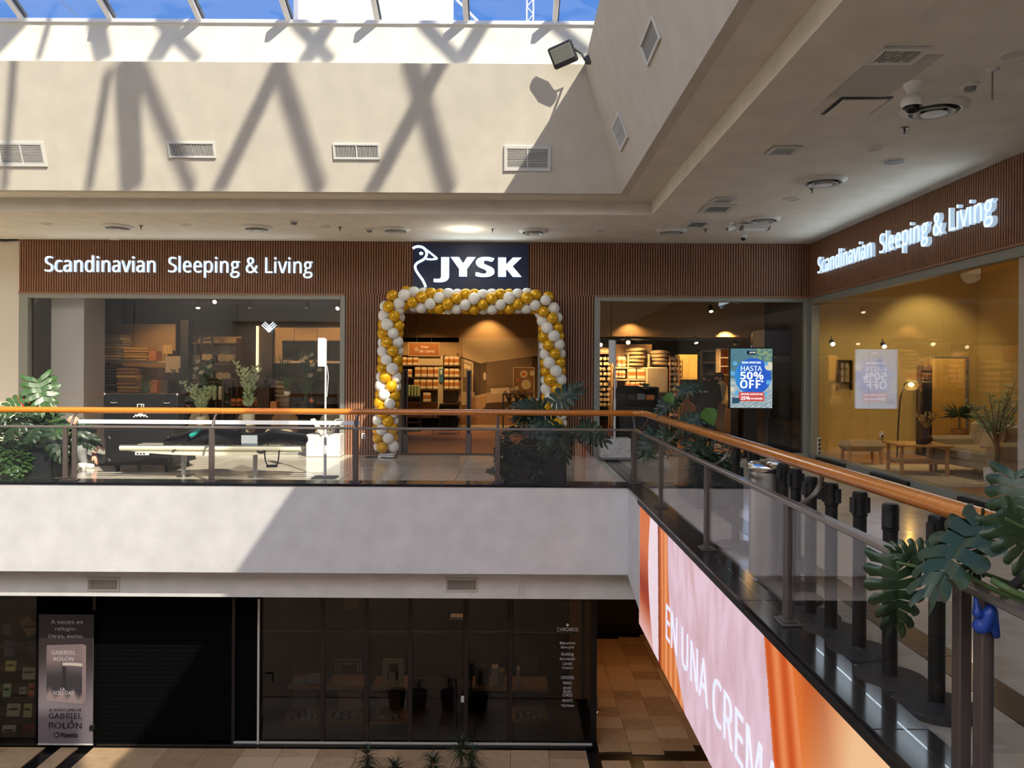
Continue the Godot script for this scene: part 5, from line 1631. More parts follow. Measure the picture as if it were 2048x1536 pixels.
func left_shop() -> void:
	var sh := shell("wall_left_shop", "dim dark interior of the left shop")
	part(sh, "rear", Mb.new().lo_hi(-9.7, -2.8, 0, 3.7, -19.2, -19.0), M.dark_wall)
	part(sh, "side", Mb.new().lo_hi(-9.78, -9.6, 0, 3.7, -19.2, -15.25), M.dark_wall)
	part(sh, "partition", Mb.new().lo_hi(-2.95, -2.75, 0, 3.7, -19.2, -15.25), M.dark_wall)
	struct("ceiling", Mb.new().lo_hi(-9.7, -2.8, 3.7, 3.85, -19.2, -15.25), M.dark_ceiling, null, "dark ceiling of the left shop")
	struct("floor", Mb.new().lo_hi(-9.7, -2.8, -0.2, 0.0, -19.2, -15.0), M.shop_wood, null, "wooden floor of the left shop")
	var col := shell("wall_column", "pale grey column inside the left shop window")
	part(col, "column", Mb.new().lo_hi(-9.28, -8.62, 0, 3.7, -16.3, -15.5), M.grille)
	# beige panels at the right of the back
	for k in 3:
		var x := 543 + k * 46
		bx("wall_panel", ["beige wall panel directly right of the light strip", "beige wall panel above the black blinds, middle one", "beige wall panel at the right end of the left shop"][k], "panel", x, x + 45, 655, 727, 18.46, 0.05, M.warm_wall, 0.004)
	bx("room_divider", "tall dark divider between the light strip and the beige panels", "divider", 516, 543, 650, 850, 18.2, 0.1, M.dark_wall)
	var ls := bx("light_strip", "thin upright glowing light strip in the left shop", "light", 512, 516, 652, 745, 18.15, 0.05, glow("strip_glow", c8(255, 226, 170), 0.7))
	bx("dark_pillar", "dark pillar left of the towel shelves", "pillar", 360, 376, 640, 850, 17.6, 0.3, M.near_black)
	# shelf of blankets on the left
	var s1 := thing("wall_shelf", "wall shelf of folded blankets at the left of the left shop", "shelf", w(275, 850, 17.9))
	var o := s1.position
	part(s1, "back_panel", Mb.new().box(w(280, 740, 18.4) - o, Vector3(1.7, 2.2, 0.04)), M.warm_wall)
	for y in [724, 787, 842]:
		part(s1, "board", Mb.new().box(w(276, y, 17.9) - o, Vector3(1.7, 0.035, 0.55), 0.004), M.cloth_cream)
	part(s1, "upright", Mb.new().box(w(345, 770, 17.9) - o, Vector3(0.03, 1.6, 0.5)), M.wood_dark)
	pile(9, "blanket", "folded grey blanket in the tall stack on the upper shelf", "blanket", "grey blankets on the upper shelf", 205, 243, 668, 722, 17.5, 0.45, ["cloth_grey", "cloth_beige", "cloth_grey"])
	pile(5, "blanket", "folded ochre blanket in the low stack on the upper shelf", "blanket", "ochre blankets on the upper shelf", 244, 294, 695, 722, 17.45, 0.45, ["cloth_ochre"])
	pile(9, "blanket", "folded black blanket in the dark stack on the lower shelf", "blanket", "black blankets on the lower shelf", 205, 232, 732, 786, 17.5, 0.45, ["cloth_dark"])
	pile(7, "blanket", "folded brown blanket tied with ribbon on the lower shelf", "blanket", "brown blankets on the lower shelf", 234, 273, 736, 786, 17.45, 0.45, ["cloth_brown", "cloth_ochre", "cloth_brown"])
	bx("gift_box", "small brown box at the right end of the upper blanket shelf", "box", 297, 312, 702, 722, 17.5, 0.3, M.box_brown)
	bx("gift_box", "upright brown packet above the aloe on the lower shelf", "box", 300, 314, 760, 786, 17.5, 0.2, M.box_brown)
	single("throw", "fringed ochre throw hanging from a peg by the blankets", "throw", hanging_fabric(rectm(326, 344, 690, 708, 17.3), 0.0), M.cloth_ochre, w(335, 708, 17.3))
	single("throw", "pale throw draped over the shelf end by the dark pillar", "throw", hanging_fabric(rectm(332, 361, 712, 745, 17.3), 0.0), M.cloth_beige, w(346, 745, 17.3))
	# dark cabinets in the middle
	bx("cabinet", "dark brown cabinet behind the hanging throws", "cabinet", 310, 358, 735, 760, 17.7, 0.5, M.wood_dark)
	# ladder
	var lp := w(412, 850, 17.0)
	var ld := thing("ladder", "dark wooden decorative ladder leaning among the towel shelves", "ladder", lp)
	for s: Array in [[396, 404], [431, 424]]:
		part(ld, "rail", Mb.new().tube([w(s[0] - (3 if s[0] < 410 else -3), 850, 16.9) - lp, w(s[1], 668, 17.3) - lp], 0.025, -1, 8), M.wood_dark)
	for y in [680, 702, 722, 745, 770]:
		part(ld, "rung", Mb.new().box(w(414, y, 17.15) - lp, Vector3(0.29, 0.045, 0.03), 0.004), M.wood_dark)
	# towel shelves
	var s2 := thing("towel_shelf", "lit shelves of rolled towels behind the dark ladder", "shelf", w(430, 850, 18.0))
	o = s2.position
	part(s2, "back_panel", Mb.new().box(w(428, 715, 18.4) - o, Vector3(1.3, 1.0, 0.04)), M.warm_wall)
	for y in [688, 729, 764]:
		part(s2, "board", Mb.new().box(w(428, y, 18.0) - o, Vector3(1.3, 0.035, 0.5), 0.004), M.wood_dark)
	for x in [377, 481]:
		part(s2, "upright", Mb.new().box(w(x, 760, 18.0) - o, Vector3(0.03, 1.95, 0.5)), M.wood_dark)
	var roll := Mb.new()
	roll.tube([Vector3(0, 0, -0.35), Vector3(0, 0, 0)], 0.09, -1, 18)
	var sp := []
	for i in 40:
		var a := i * 0.45
		sp.append(Vector3(cos(a), sin(a), 0) * (0.012 + 0.0019 * i) + Vector3(0, 0, 0.004))
	roll.tube(sp, 0.008, -1, 5)
	var rm := roll.mesh()
	for k in 10:
		var up := k < 6
		var px: float = [384, 405, 416, 443, 455, 469, 384, 400, 441, 453][k]
		var q := put(self, "rolled_towel", rm, M.cloth_beige, Transform3D(Basis(Vector3.BACK, k * 1.3), w(px, 716 if up else 752, 17.85)))
		tag(q, ("rolled pale towel on the upper lit towel shelf, " + order(k, 6, "left")) if up else ("rolled towel on the shaded lower towel shelf, " + order(k - 6, 4, "left")), "towel", "towels on the upper lit shelf" if up else "towels on the lower shelf")
	bx("towel_board", "pale upright board lit behind the rolled towels", "board", 440, 463, 690, 708, 18.2, 0.05, M.cloth_cream)
	bx("towel_board", "pale upright board at the right end of the towel shelf", "board", 465, 481, 690, 724, 18.2, 0.05, M.cloth_cream)
	bx("storage_box", "long pale box on top of the towel shelf", "box", 376, 437, 676, 687, 18.0, 0.4, M.cloth_beige)
	# blinds and shelf at the right
	for q: Array in [[565, 634, "black roller blind panel left of the white pole"], [651, 680, "black roller blind panel right of the white pole"]]:
		var r := rectm(q[0], q[1], 684, 720, 18.0)
		var bl := thing("roller_blind", q[2], "blind", r[0])
		part(bl, "fabric", Mb.new().box(Vector3(0, r[2] * 0.5, 0), Vector3(r[1], r[2], 0.02)), M.cloth_black)
		part(bl, "roll", Mb.new().tube([Vector3(-r[1] * 0.5, r[2], 0), Vector3(r[1] * 0.5, r[2], 0)], 0.035, -1, 12), M.cloth_black)
		for k in 6:
			part(bl, "fold", Mb.new().box(Vector3(0, r[2] * (0.1 + k * 0.14), 0.014), Vector3(r[1], 0.008, 0.012)), M.near_black)
	bx("lit_shelf", "thin lit shelf under the black blinds", "shelf", 560, 680, 722, 727, 18.0, 0.4, M.cloth_cream)
	bx("low_cabinet", "black cabinet below the lit shelf of the left shop", "cabinet", 560, 680, 728, 790, 18.0, 0.4, M.cloth_black)
	# display tables at the front
	for q: Array in [[455, 556, "long dark display stand behind the tall olive plant"], [560, 682, "dark display stand behind the magnolia"]]:
		var a := w(q[0], 757, 16.6)
		var b := w(q[1], 757, 16.6)
		var t := thing("display_stand", q[2], "display table", Vector3((a.x + b.x) * 0.5, 0, -16.6))
		var hw := (b.x - a.x) * 0.5
		var hh := a.y
		for sx in [-1, 1]:
			for sz in [-1, 1]:
				part(t, "leg", Mb.new().box(Vector3(hw * sx, hh * 0.5, 0.25 * sz), Vector3(0.04, hh, 0.04)), M.wood_dark)
		for y: float in [hh, hh * 0.66, hh * 0.36]:
			part(t, "shelf", Mb.new().box(Vector3(0, y - 0.015, 0), Vector3(hw * 2, 0.03, 0.54)), M.wood_dark)
	pile(12, "tray", "round wooden tray in the stack beside the tall grass", "tray", "wooden trays stacked in the left shop", 552, 578, 762, 816, 16.2, 0.3, ["cloth_brown", "cloth_beige"])
	for k in 5:
		bx("terracotta_pot", "terracotta pot on the low shelf behind the olive plant, " + order(k, 5, "left"), "pot", 460 + k * 12, 470 + k * 12, 797, 812, 16.45, 0.16, M.orange, 0.03, "terracotta pots on the low shelf")
	for k in 3:
		bx("glass_vase", "tall vase on the dark shelf left of the olive plants, " + order(k, 3, "left"), "vase", 412 + k * 12, 419 + k * 12, 772, 800, 16.6, 0.1, M.cloth_cream if k != 1 else M.leaf_grey, 0.02, "tall vases left of the olive plants")
	bx("lantern", "dark lantern frame right of the tall olive plant", "lantern", 514, 538, 775, 820, 16.0, 0.3, M.wood_dark)
	bx("carton", "brown carton beside the lantern", "box", 540, 553, 803, 820, 15.9, 0.2, M.box_brown)
	# chairs in the window
	for q: Array in [[470, 505, "pale rounded armchair low in the left shop window"], [538, 592, "woven round-backed chair low in the left shop window"], [636, 680, "pale rounded chair behind the white plinth"], [372, 412, "pale low chair beside the black case"]]:
		var c := w((q[0] + q[1]) * 0.5, 880, 15.75)
		c.y = 0
		var hw: float = (q[1] - q[0]) * 15.75 / F * 0.5
		var ch := thing("armchair", q[2], "chair", c)
		var poly := PackedVector2Array()
		for p in arc(Vector3(0, 0.48, 0), Vector3(hw, 0, 0), Vector3(0, 0.33, 0), 0.0, PI, 14):
			poly.append(Vector2(clampf(p.x * 1.15, -hw, hw), p.y))
		poly.append(Vector2(-hw * 0.95, 0.36))
		poly.append(Vector2(hw * 0.95, 0.36))
		part(ch, "backrest", Mb.new().prism(poly, 0.05, Transform3D(Basis(Vector3.RIGHT, -0.15), Vector3(0, 0.0, -0.1))), M.wicker if q[0] == 538 else M.cloth_beige)
		part(ch, "seat", Mb.new().box(Vector3(0, 0.4, 0.12), Vector3(hw * 1.9, 0.1, 0.46), 0.04), M.cloth_beige)
		for sx in [-1, 1]:
			for sz in [-1, 1]:
				part(ch, "leg", Mb.new().tube([Vector3(hw * 0.8 * sx, 0.36, 0.12 + 0.2 * sz), Vector3(hw * 0.95 * sx, 0, 0.12 + 0.24 * sz)], 0.018), M.wood_dark)
	# plants in the window
	sprig("olive_plant", "small olive plant beside the black case in the left window", 402, 766, 850, 15.5, M.bench, M.leaf_grey, 8, 0.16, 0.5)
	sprig("olive_plant", "tall slender olive plant in the middle of the left window", 497, 730, 850, 15.5, M.bench, M.leaf_grey, 8, 0.16, 0.24)
	sprig("fern", "dim feathery plant in front of the dark cabinet", 366, 735, 800, 16.8, M.near_black, M.leaf_dark, 9, 0.12, 0.4)
	var mg := sprig("magnolia", "dark leaved magnolia with cream flowers beside the white pole", 622, 708, 815, 15.9, M.near_black, M.leaf_dark, 9, 0.16, 0.3)
	var mg2 := sprig("magnolia", "magnolia with cream flowers in front of the ladder", 408, 722, 800, 16.4, M.near_black, M.leaf_dark, 9, 0.14, 0.3)
	for q: Array in [[mg, 622, 711, 15.7], [mg, 612, 717, 15.7], [mg, 625, 731, 15.7], [mg, 640, 741, 15.7], [mg, 621, 752, 15.7], [mg, 603, 723, 15.7], [mg2, 396, 724, 16.2], [mg2, 420, 734, 16.2], [mg2, 403, 746, 16.2], [mg2, 393, 738, 16.2]]:
		var fl := Mb.new()
		for k in 6:
			var a := TAU * k / 6
			fl.ball(Vector3(cos(a) * 0.035, 0.01, sin(a) * 0.035), Vector3(0.035, 0.012, 0.022), 8, 5, Basis(Vector3.UP, -a) * Basis(Vector3.BACK, 0.7))
		part(q[0], "flower", fl, M.cloth_cream, Transform3D(Basis(Vector3.RIGHT, 0.8), w(q[1], q[2], q[3]) - (q[0] as Node3D).position))
	grassy("grass_plant", "tall bright potted grass right of the wooden trays", 610, 743, 818, 15.7, 60, 0.28, M.leaf, M.near_black)
	grassy("snake_plant", "dark spiky plant on top of the stacked trays", 566, 706, 765, 16.3, 26, 0.45, M.leaf_dark, M.near_black, 0.04)
	grassy("snake_plant", "dark spiky plant under the beige panel edge", 532, 730, 775, 16.5, 26, 0.45, M.leaf_dark, M.near_black, 0.03)
	grassy("aloe", "green aloe just above the black flight case", 286, 752, 800, 15.6, 18, 0.6, M.leaf, M.bench, 0.05)
	sprig("leafy_pot", "small leafy plant between the trays and the grass", 575, 756, 790, 16.0, M.bench, M.leaf, 7, 0.08, 0.5)
	var ht := thing("hang_tag", "orange diamond price tag in front of the grass", "tag", w(623, 801, 15.6))
	part(ht, "card", Mb.new().box(Vector3.ZERO, Vector3(0.075, 0.075, 0.006), 0.002, Basis(Vector3.BACK, PI / 4)), M.orange)
	part(ht, "string", Mb.new().tube([Vector3(0, 0.05, 0), Vector3(0, 0.12, 0)], 0.003, -1, 5), M.cloth_beige)
	# emblem on the window
	var em := thing("window_emblem", "white woven chevron emblem on the glass of the left shop window", "emblem", w(538, 655, 14.98))
	for k in 3:
		for s: float in [-1.0, 1.0]:
			var a := Vector3(s * 0.028 * k, -0.09 + 0.028 * k, 0.0)
			part(em, "stripe", Mb.new().box(a + Vector3(-s, 1, 0) * 0.07, Vector3(0.2, 0.021, 0.006), 0.0, Basis(Vector3.BACK, -s * PI / 4)), M.sign_white)
	# tracks and spots
	var tr := single("light_track", "dark light track along the ceiling of the left shop", "track", Mb.new().box(w(510, 607, 16.6), Vector3(3.2, 0.04, 0.05)), M.grey_dark)
	lampy("lit spot above the blanket shelves, pointing down", w(396, 614, 16.4), Vector3(0.1, -1, 0.3))
	lampy("brightest round spot near the ceiling of the left shop", w(430, 603, 16.0), Vector3(0, -0.5, 1))
	lampy("unlit spot left of the white emblem", w(499, 614, 16.4), Vector3(0.2, -1, 0.3), false)
	lampy("unlit spot right of the white emblem", w(613, 614, 16.4), Vector3(-0.2, -1, 0.3), false)
	lampy("lit spot at the right edge of the left shop window", w(676, 616, 16.4), Vector3(-0.3, -0.6, 1))


func packs(n: int, label: String, group: String, px0: float, px1: float, py0: float, py1: float, d: float, deep := 0.28) -> void:
	var r := rectm(px0, px1, py0, py1, d)
	var pw: float = r[1] / n
	var t: Node3D
	for i in n:
		var at: Vector3 = r[0] + Vector3(-r[1] * 0.5 + pw * (i + 0.5), 0, 0)
		if i == 0:
			t = thing("bedding_pack", label if n == 1 else label + ", " + order(0, n, "left"), "pack", at, 0.0, group)
			part(t, "body", Mb.new().box(Vector3(0, r[2] * 0.47, -deep * 0.5), Vector3(pw * 0.9, r[2] * 0.94, deep), 0.015), M.box_cream)
			part(t, "band", Mb.new().box(Vector3(0, r[2] * 0.5, -deep * 0.5), Vector3(pw * 0.91, r[2] * 0.4, deep + 0.01), 0.012), M.box_brown)
		else:
			var c := t.duplicate()
			c.name = numbered("bedding_pack")
			add_child(c)
			c.set_meta("label", label + ", " + order(i, n, "left"))
			c.position = at
			c.rotation.y = (rng.randf() - 0.5) * 0.15


func wire_tower(label: String, px0: float, px1: float, py0: float, py1: float, d: float, items: Material) -> void:
	var r := rectm(px0, px1, py0, py1, d)
	var o := thing("display_tower", label, "display tower", r[0] * Vector3(1, 0, 1))
	var y0: float = r[0].y
	var hw: float = r[1] * 0.5
	for sx in [-1, 1]:
		for sz in [0, 1]:
			part(o, "upright", Mb.new().tube([Vector3(hw * sx, 0, -0.4 * sz), Vector3(hw * sx, y0 + r[2], -0.4 * sz)], 0.012, -1, 6), M.wood_oak)
	var it := Mb.new()
	var rows := int(r[2] / 0.11)
	for j in rows:
		for i in 3:
			var c := Vector3(-hw + hw * 2 * (i + 0.5) / 3 + (rng.randf() - 0.5) * 0.03, y0 + (j + 0.5) * r[2] / rows, -0.05 - rng.randf() * 0.08)
			it.box(c, Vector3(hw * 0.5, 0.07, 0.1), 0.012, Basis(Vector3.BACK, (rng.randf() - 0.5) * 0.8))
	part(o, "small_packs", it, items).set_meta("kind", "stuff")


func middle_shop() -> void:
	var sh := shell("wall_main_shop", "warm dim interior of the main shop")
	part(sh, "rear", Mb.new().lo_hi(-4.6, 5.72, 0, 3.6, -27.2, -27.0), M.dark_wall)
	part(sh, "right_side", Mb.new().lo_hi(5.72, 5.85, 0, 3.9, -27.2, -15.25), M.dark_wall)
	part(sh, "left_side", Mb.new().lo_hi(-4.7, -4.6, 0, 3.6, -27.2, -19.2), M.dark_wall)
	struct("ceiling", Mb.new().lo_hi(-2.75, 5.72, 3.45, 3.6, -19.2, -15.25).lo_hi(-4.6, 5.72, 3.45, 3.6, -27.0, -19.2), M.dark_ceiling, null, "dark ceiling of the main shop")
	struct("floor", Mb.new().lo_hi(-2.75, 5.75, -0.2, 0.0, -19.2, -15.0).lo_hi(-4.6, 5.75, -0.2, 0.0, -27.2, -19.2), M.shop_wood, null, "wooden plank floor of the main shop")
	# bulkhead and mural wall behind the entrance
	struct("wall_bulkhead", Mb.new().lo_hi(-4.58, 0.82, w(900, 675, 22.0).y, 3.44, -22.4, -22.06), M.warm_wall, null, "bulkhead wall above the displays, lit by a spot")
	var r := rectm(918, 1078, 675, 858, 22.0)
	var mu := single("bedroom_mural", "large printed bedroom picture on the wall in the entrance", "mural", Mb.new().quad(Vector3(-r[1] / 2, 0, 0), Vector3(r[1] / 2, 0, 0), Vector3(r[1] / 2, r[2], 0), Vector3(-r[1] / 2, r[2], 0)).lo_hi(-r[1] / 2, r[1] / 2, 0, r[2], -0.06, -0.003), mural_material(), r[0])
	single("mural_plinth", "low pale ledge under the bedroom picture", "ledge", Mb.new().box(Vector3(0, 0.06, -0.02), Vector3(r[1] + 0.1, 0.12, 0.1), 0.01), M.cloth_cream, Vector3(r[0].x, 0, -21.9))
	# bedding shelves
	var g := thing("bedding_shelf", "lit shelf unit full of packed bedding left of the bedroom picture", "shelf", w(860, 868, 21.7) * Vector3(1, 0, 1))
	var o := g.position
	part(g, "back_panel", Mb.new().box(w(860, 760, 21.95) - o, Vector3(1.4, 1.7, 0.04) * 1.27), M.warm_wall)
	for y in [732, 755.5, 779.5, 805]:
		part(g, "board", Mb.new().box(w(860, y, 21.6) - o, Vector3(1.36, 0.03, 0.5) * 1.27, 0.004), M.wood_dark)
	for x in [801, 915]:
		part(g, "upright", Mb.new().box(w(x, 785, 21.75) - o, Vector3(0.025, 1.75, 0.1) * 1.27), M.wood_dark)
	part(g, "end_panel", Mb.new().box(w(861, 722, 21.35) - o, Vector3(0.55, 0.25, 0.03) * 1.27), M.cloth_cream)
	part(g, "header_post", Mb.new().box(w(881, 780, 20.8) - o, Vector3(0.11, 0.98, 0.04) * 1.27, 0.004), M.cloth_cream)
	part(g, "blue_label", Mb.new().box(w(882.5, 751, 20.75) - o, Vector3(0.085, 0.28, 0.02) * 1.27), M.blue_sign)
	part(g, "label_mark", Mb.new().ball(w(882.5, 745, 20.72) - o, Vector3(0.022, 0.06, 0.012) * 1.27, 10, 6), M.white)
	packs(3, "striped bedding pack on the top shelf, left group", "bedding packs, top shelf left", 802, 837, 713, 731, 21.3)
	packs(3, "striped bedding pack on the top shelf, right group", "bedding packs, top shelf right", 888, 918, 712, 731, 21.3)
	packs(4, "striped bedding pack on the second shelf, middle group", "bedding packs, second shelf middle", 829, 880, 732, 754.5, 21.3)
	packs(3, "striped bedding pack on the second shelf, right group", "bedding packs, second shelf right", 888, 918, 736, 754.5, 21.3)
	packs(4, "striped bedding pack on the third shelf, middle group", "bedding packs, third shelf middle", 827, 878, 757, 778.5, 21.3)
	packs(3, "striped bedding pack on the third shelf, right group", "bedding packs, third shelf right", 888, 918, 758, 778.5, 21.3)
	packs(1, "single pale bedding pack alone on the bottom shelf", "", 845, 862, 784, 804, 21.3)
	packs(2, "bedding pack just right of the left balloon column", "bedding packs by the left balloons", 803, 824, 737, 754.5, 21.3)
	# sign board
	var sg := thing("category_sign", "brown hanging sign board over the bedding shelves", "sign", w(848, 711, 21.3))
	var sr := rectm(816, 876, 686, 711, 21.3)
	part(sg, "board", Mb.new().box(Vector3(0, sr[2] * 0.5, 0), Vector3(sr[1], sr[2], 0.04), 0.004), mat("sign_brown", c8(158, 100, 48), 0.6))
	part(sg, "frame", Mb.new().box(Vector3(0, sr[2] + 0.01, 0), Vector3(sr[1] + 0.04, 0.025, 0.06)).box(Vector3(0, -0.01, 0) * 1.27, Vector3(sr[1] + 0.04, 0.025, 0.06)).box(Vector3(-sr[1] * 0.5 - 0.01, sr[2] * 0.5, 0), Vector3(0.025, sr[2], 0.06)).box(Vector3(sr[1] * 0.5 + 0.01, sr[2] * 0.5, 0), Vector3(0.025, sr[2], 0.06)), M.cloth_beige)
	for l: Array in [["Ropa", 0.0, 0.68], ["de cama", 0.06, 0.36]]:
		text(sg, "lettering", l[0], M.white, Vector3(l[1] + 0.02, sr[2] * l[2], 0.024), 0.0, 0.085, Basis.IDENTITY, 0.004)
	part(sg, "icon", Mb.new().box(Vector3(-0.2, sr[2] * 0.5, 0.022), Vector3(0.08, 0.08, 0.004) * 1.27).box(Vector3(-0.2, sr[2] * 0.5 + 0.02, 0.026), Vector3(0.05, 0.02, 0.004) * 1.27), M.cloth_beige)
	part(sg, "hanger", Mb.new().tube([Vector3(-0.2, sr[2], 0), Vector3(-0.2, 3.45 - sg.position.y, 0) * 1.27], 0.008).tube([Vector3(0.2, sr[2], 0), Vector3(0.2, 3.45 - sg.position.y, 0) * 1.27], 0.008), M.near_black)
	# wire rack of black bags
	var wr := thing("wire_rack", "wire rack under a heap of black bags in the entrance", "rack", w(893, 868, 20.3) * Vector3(1, 0, 1))
	for y: float in [0.08, 0.42]:
		for k in 4:
			part(wr, "wire", Mb.new().tube([Vector3(-0.27, y, -0.25 + k * 0.16) * 1.27, Vector3(0.27, y, -0.25 + k * 0.16) * 1.27], 0.006, -1, 6), M.black)
	for sx in [-1, 1]:
		for sz in [-1, 1]:
			part(wr, "leg", Mb.new().tube([Vector3(0.27 * sx, 0, 0.24 * sz) * 1.27, Vector3(0.27 * sx, 0.45, 0.24 * sz) * 1.27], 0.008, -1, 6), M.black)
	for k in 16:
		var row := k / 8
		single("black_bag", ("black bag hanging in the upper row of the wire rack, " if row == 0 else "black bag lying in the lower row of the wire rack, ") + order(k % 8, 8, "left"), "bag", Mb.new().box(Vector3(0, 0.14, 0) * 1.27, Vector3(0.055, 0.28, 0.36) * 1.27, 0.02), M.cloth_black, wr.position + Vector3(-0.22 + 0.063 * (k % 8), 0.44 if row == 0 else 0.1, 0.02 + 0.02 * (k % 3)), 0.1, "black bags of the upper row" if row == 0 else "black bags of the lower row").rotation.z = -0.22
	# small table with plates
	var tb := thing("side_table", "thin black table right of the left security gate", "table", w(822, 850, 20.9) * Vector3(1, 0, 1))
	part(tb, "top", Mb.new().box(Vector3(0, 0.74, 0) * 1.27, Vector3(0.42, 0.03, 0.4) * 1.27, 0.004), M.near_black)
	part(tb, "shelf", Mb.new().box(Vector3(0, 0.2, 0) * 1.27, Vector3(0.42, 0.02, 0.4) * 1.27), M.near_black)
	for sx in [-1, 1]:
		for sz in [-1, 1]:
			part(tb, "leg", Mb.new().box(Vector3(0.2 * sx, 0.37, 0.18 * sz) * 1.27, Vector3(0.02, 0.74, 0.02) * 1.27), M.near_black)
	for k in 6:
		single("cutting_board", "upright pale board in the row on the thin black table, " + order(k, 6, "left"), "board", Mb.new().box(Vector3(0, 0.12, 0) * 1.27, Vector3(0.05, 0.24, 0.2) * 1.27, 0.02), M.leaf_grey, tb.position + Vector3(-0.17 + k * 0.066, 0.755, 0) * 1.27, 0.0, "boards on the thin black table")
	# poster board, herbs and bottles at the right
	var pr := rectm(1027, 1068, 735, 788, 20.8)
	var po := thing("food_poster", "framed poster of plates of food right of the bed picture", "poster", pr[0])
	part(po, "print", Mb.new().box(Vector3(0, pr[2] * 0.5, 0), Vector3(pr[1], pr[2], 0.02)), M.cloth_brown)
	part(po, "frame", Mb.new().box(Vector3(-pr[1] / 2, pr[2] / 2, 0.01), Vector3(0.02, pr[2], 0.03)).box(Vector3(pr[1] / 2, pr[2] / 2, 0.01), Vector3(0.02, pr[2], 0.03)).box(Vector3(0, pr[2], 0.01), Vector3(pr[1], 0.02, 0.03)), M.cloth_cream)
	for q: Array in [[0.0, 0.42, 0.1, "cloth_cream"], [0.0, 0.42, 0.06, "orange"], [0.18, 0.44, 0.07, "cloth_cream"], [0.05, 0.2, 0.13, "cloth_cream"], [0.06, 0.2, 0.08, "mustard"], [-0.15, 0.12, 0.06, "cloth_cream"], [-0.13, 0.3, 0.04, "orange"]]:
		part(po, "printed_plate", Mb.new().tube([Vector3(q[0], q[1], 0.008) * 1.27, Vector3(q[0], q[1], 0.013 if q[2] > 0.09 else 0.016) * 1.27], q[2], -1, 18), M[q[3]])
	part(po, "stand", Mb.new().box(Vector3(0, -pr[0].y * 0.5, -0.02), Vector3(0.05, pr[0].y, 0.03)), M.near_black)
	var hs := thing("herb_shelf", "dark low shelf under the herbs and bottles at the right of the entrance", "shelf", w(1035, 868, 20.3) * Vector3(1, 0, 1))
	for y: float in [0.02, 0.42, 0.83]:
		part(hs, "board", Mb.new().box(Vector3(0, y, 0) * 1.27, Vector3(0.62, 0.03, 0.4) * 1.27, 0.004), M.wood_dark)
	for sx in [-1, 1]:
		for sz in [-1, 1]:
			part(hs, "leg", Mb.new().box(Vector3(0.3 * sx, 0.42, 0.18 * sz) * 1.27, Vector3(0.025, 0.84, 0.025) * 1.27), M.near_black)
	for k in 4:
		var q := thing("milk_bottle", "cream bottle in the row under the herbs, " + order(k, 4, "left"), "bottle", hs.position + Vector3(-0.22 + k * 0.135, 0.435, 0.05) * 1.27, 0.0, "cream bottles under the herbs")
		part(q, "body", Mb.new().round_lathe(Vector3.ZERO, [Vector2(0.001, 0), Vector2(0.05, 0.003), Vector2(0.052, 0.1), Vector2(0.03, 0.145), Vector2(0.026, 0.16)], 14), M.cloth_cream)
		part(q, "cap", Mb.new().round_lathe(Vector3.ZERO, [Vector2(0.03, 0.158), Vector2(0.03, 0.18), Vector2(0.001, 0.182)], 12), M.white)
	for k in 3:
		sprig("herb_pot", ["leftmost pot of small herbs on the dark shelf", "middle pot of small herbs on the dark shelf", "rightmost pot of small herbs on the dark shelf"][k], 1018 + k * 16, 782, 817, 20.25, M.wicker, M.leaf_dark, 7, 0.06, 0.5)
	lampy("lit spot over the bedroom picture", w(975, 614, 21.5), Vector3(0, -1, -0.2) * 1.27)


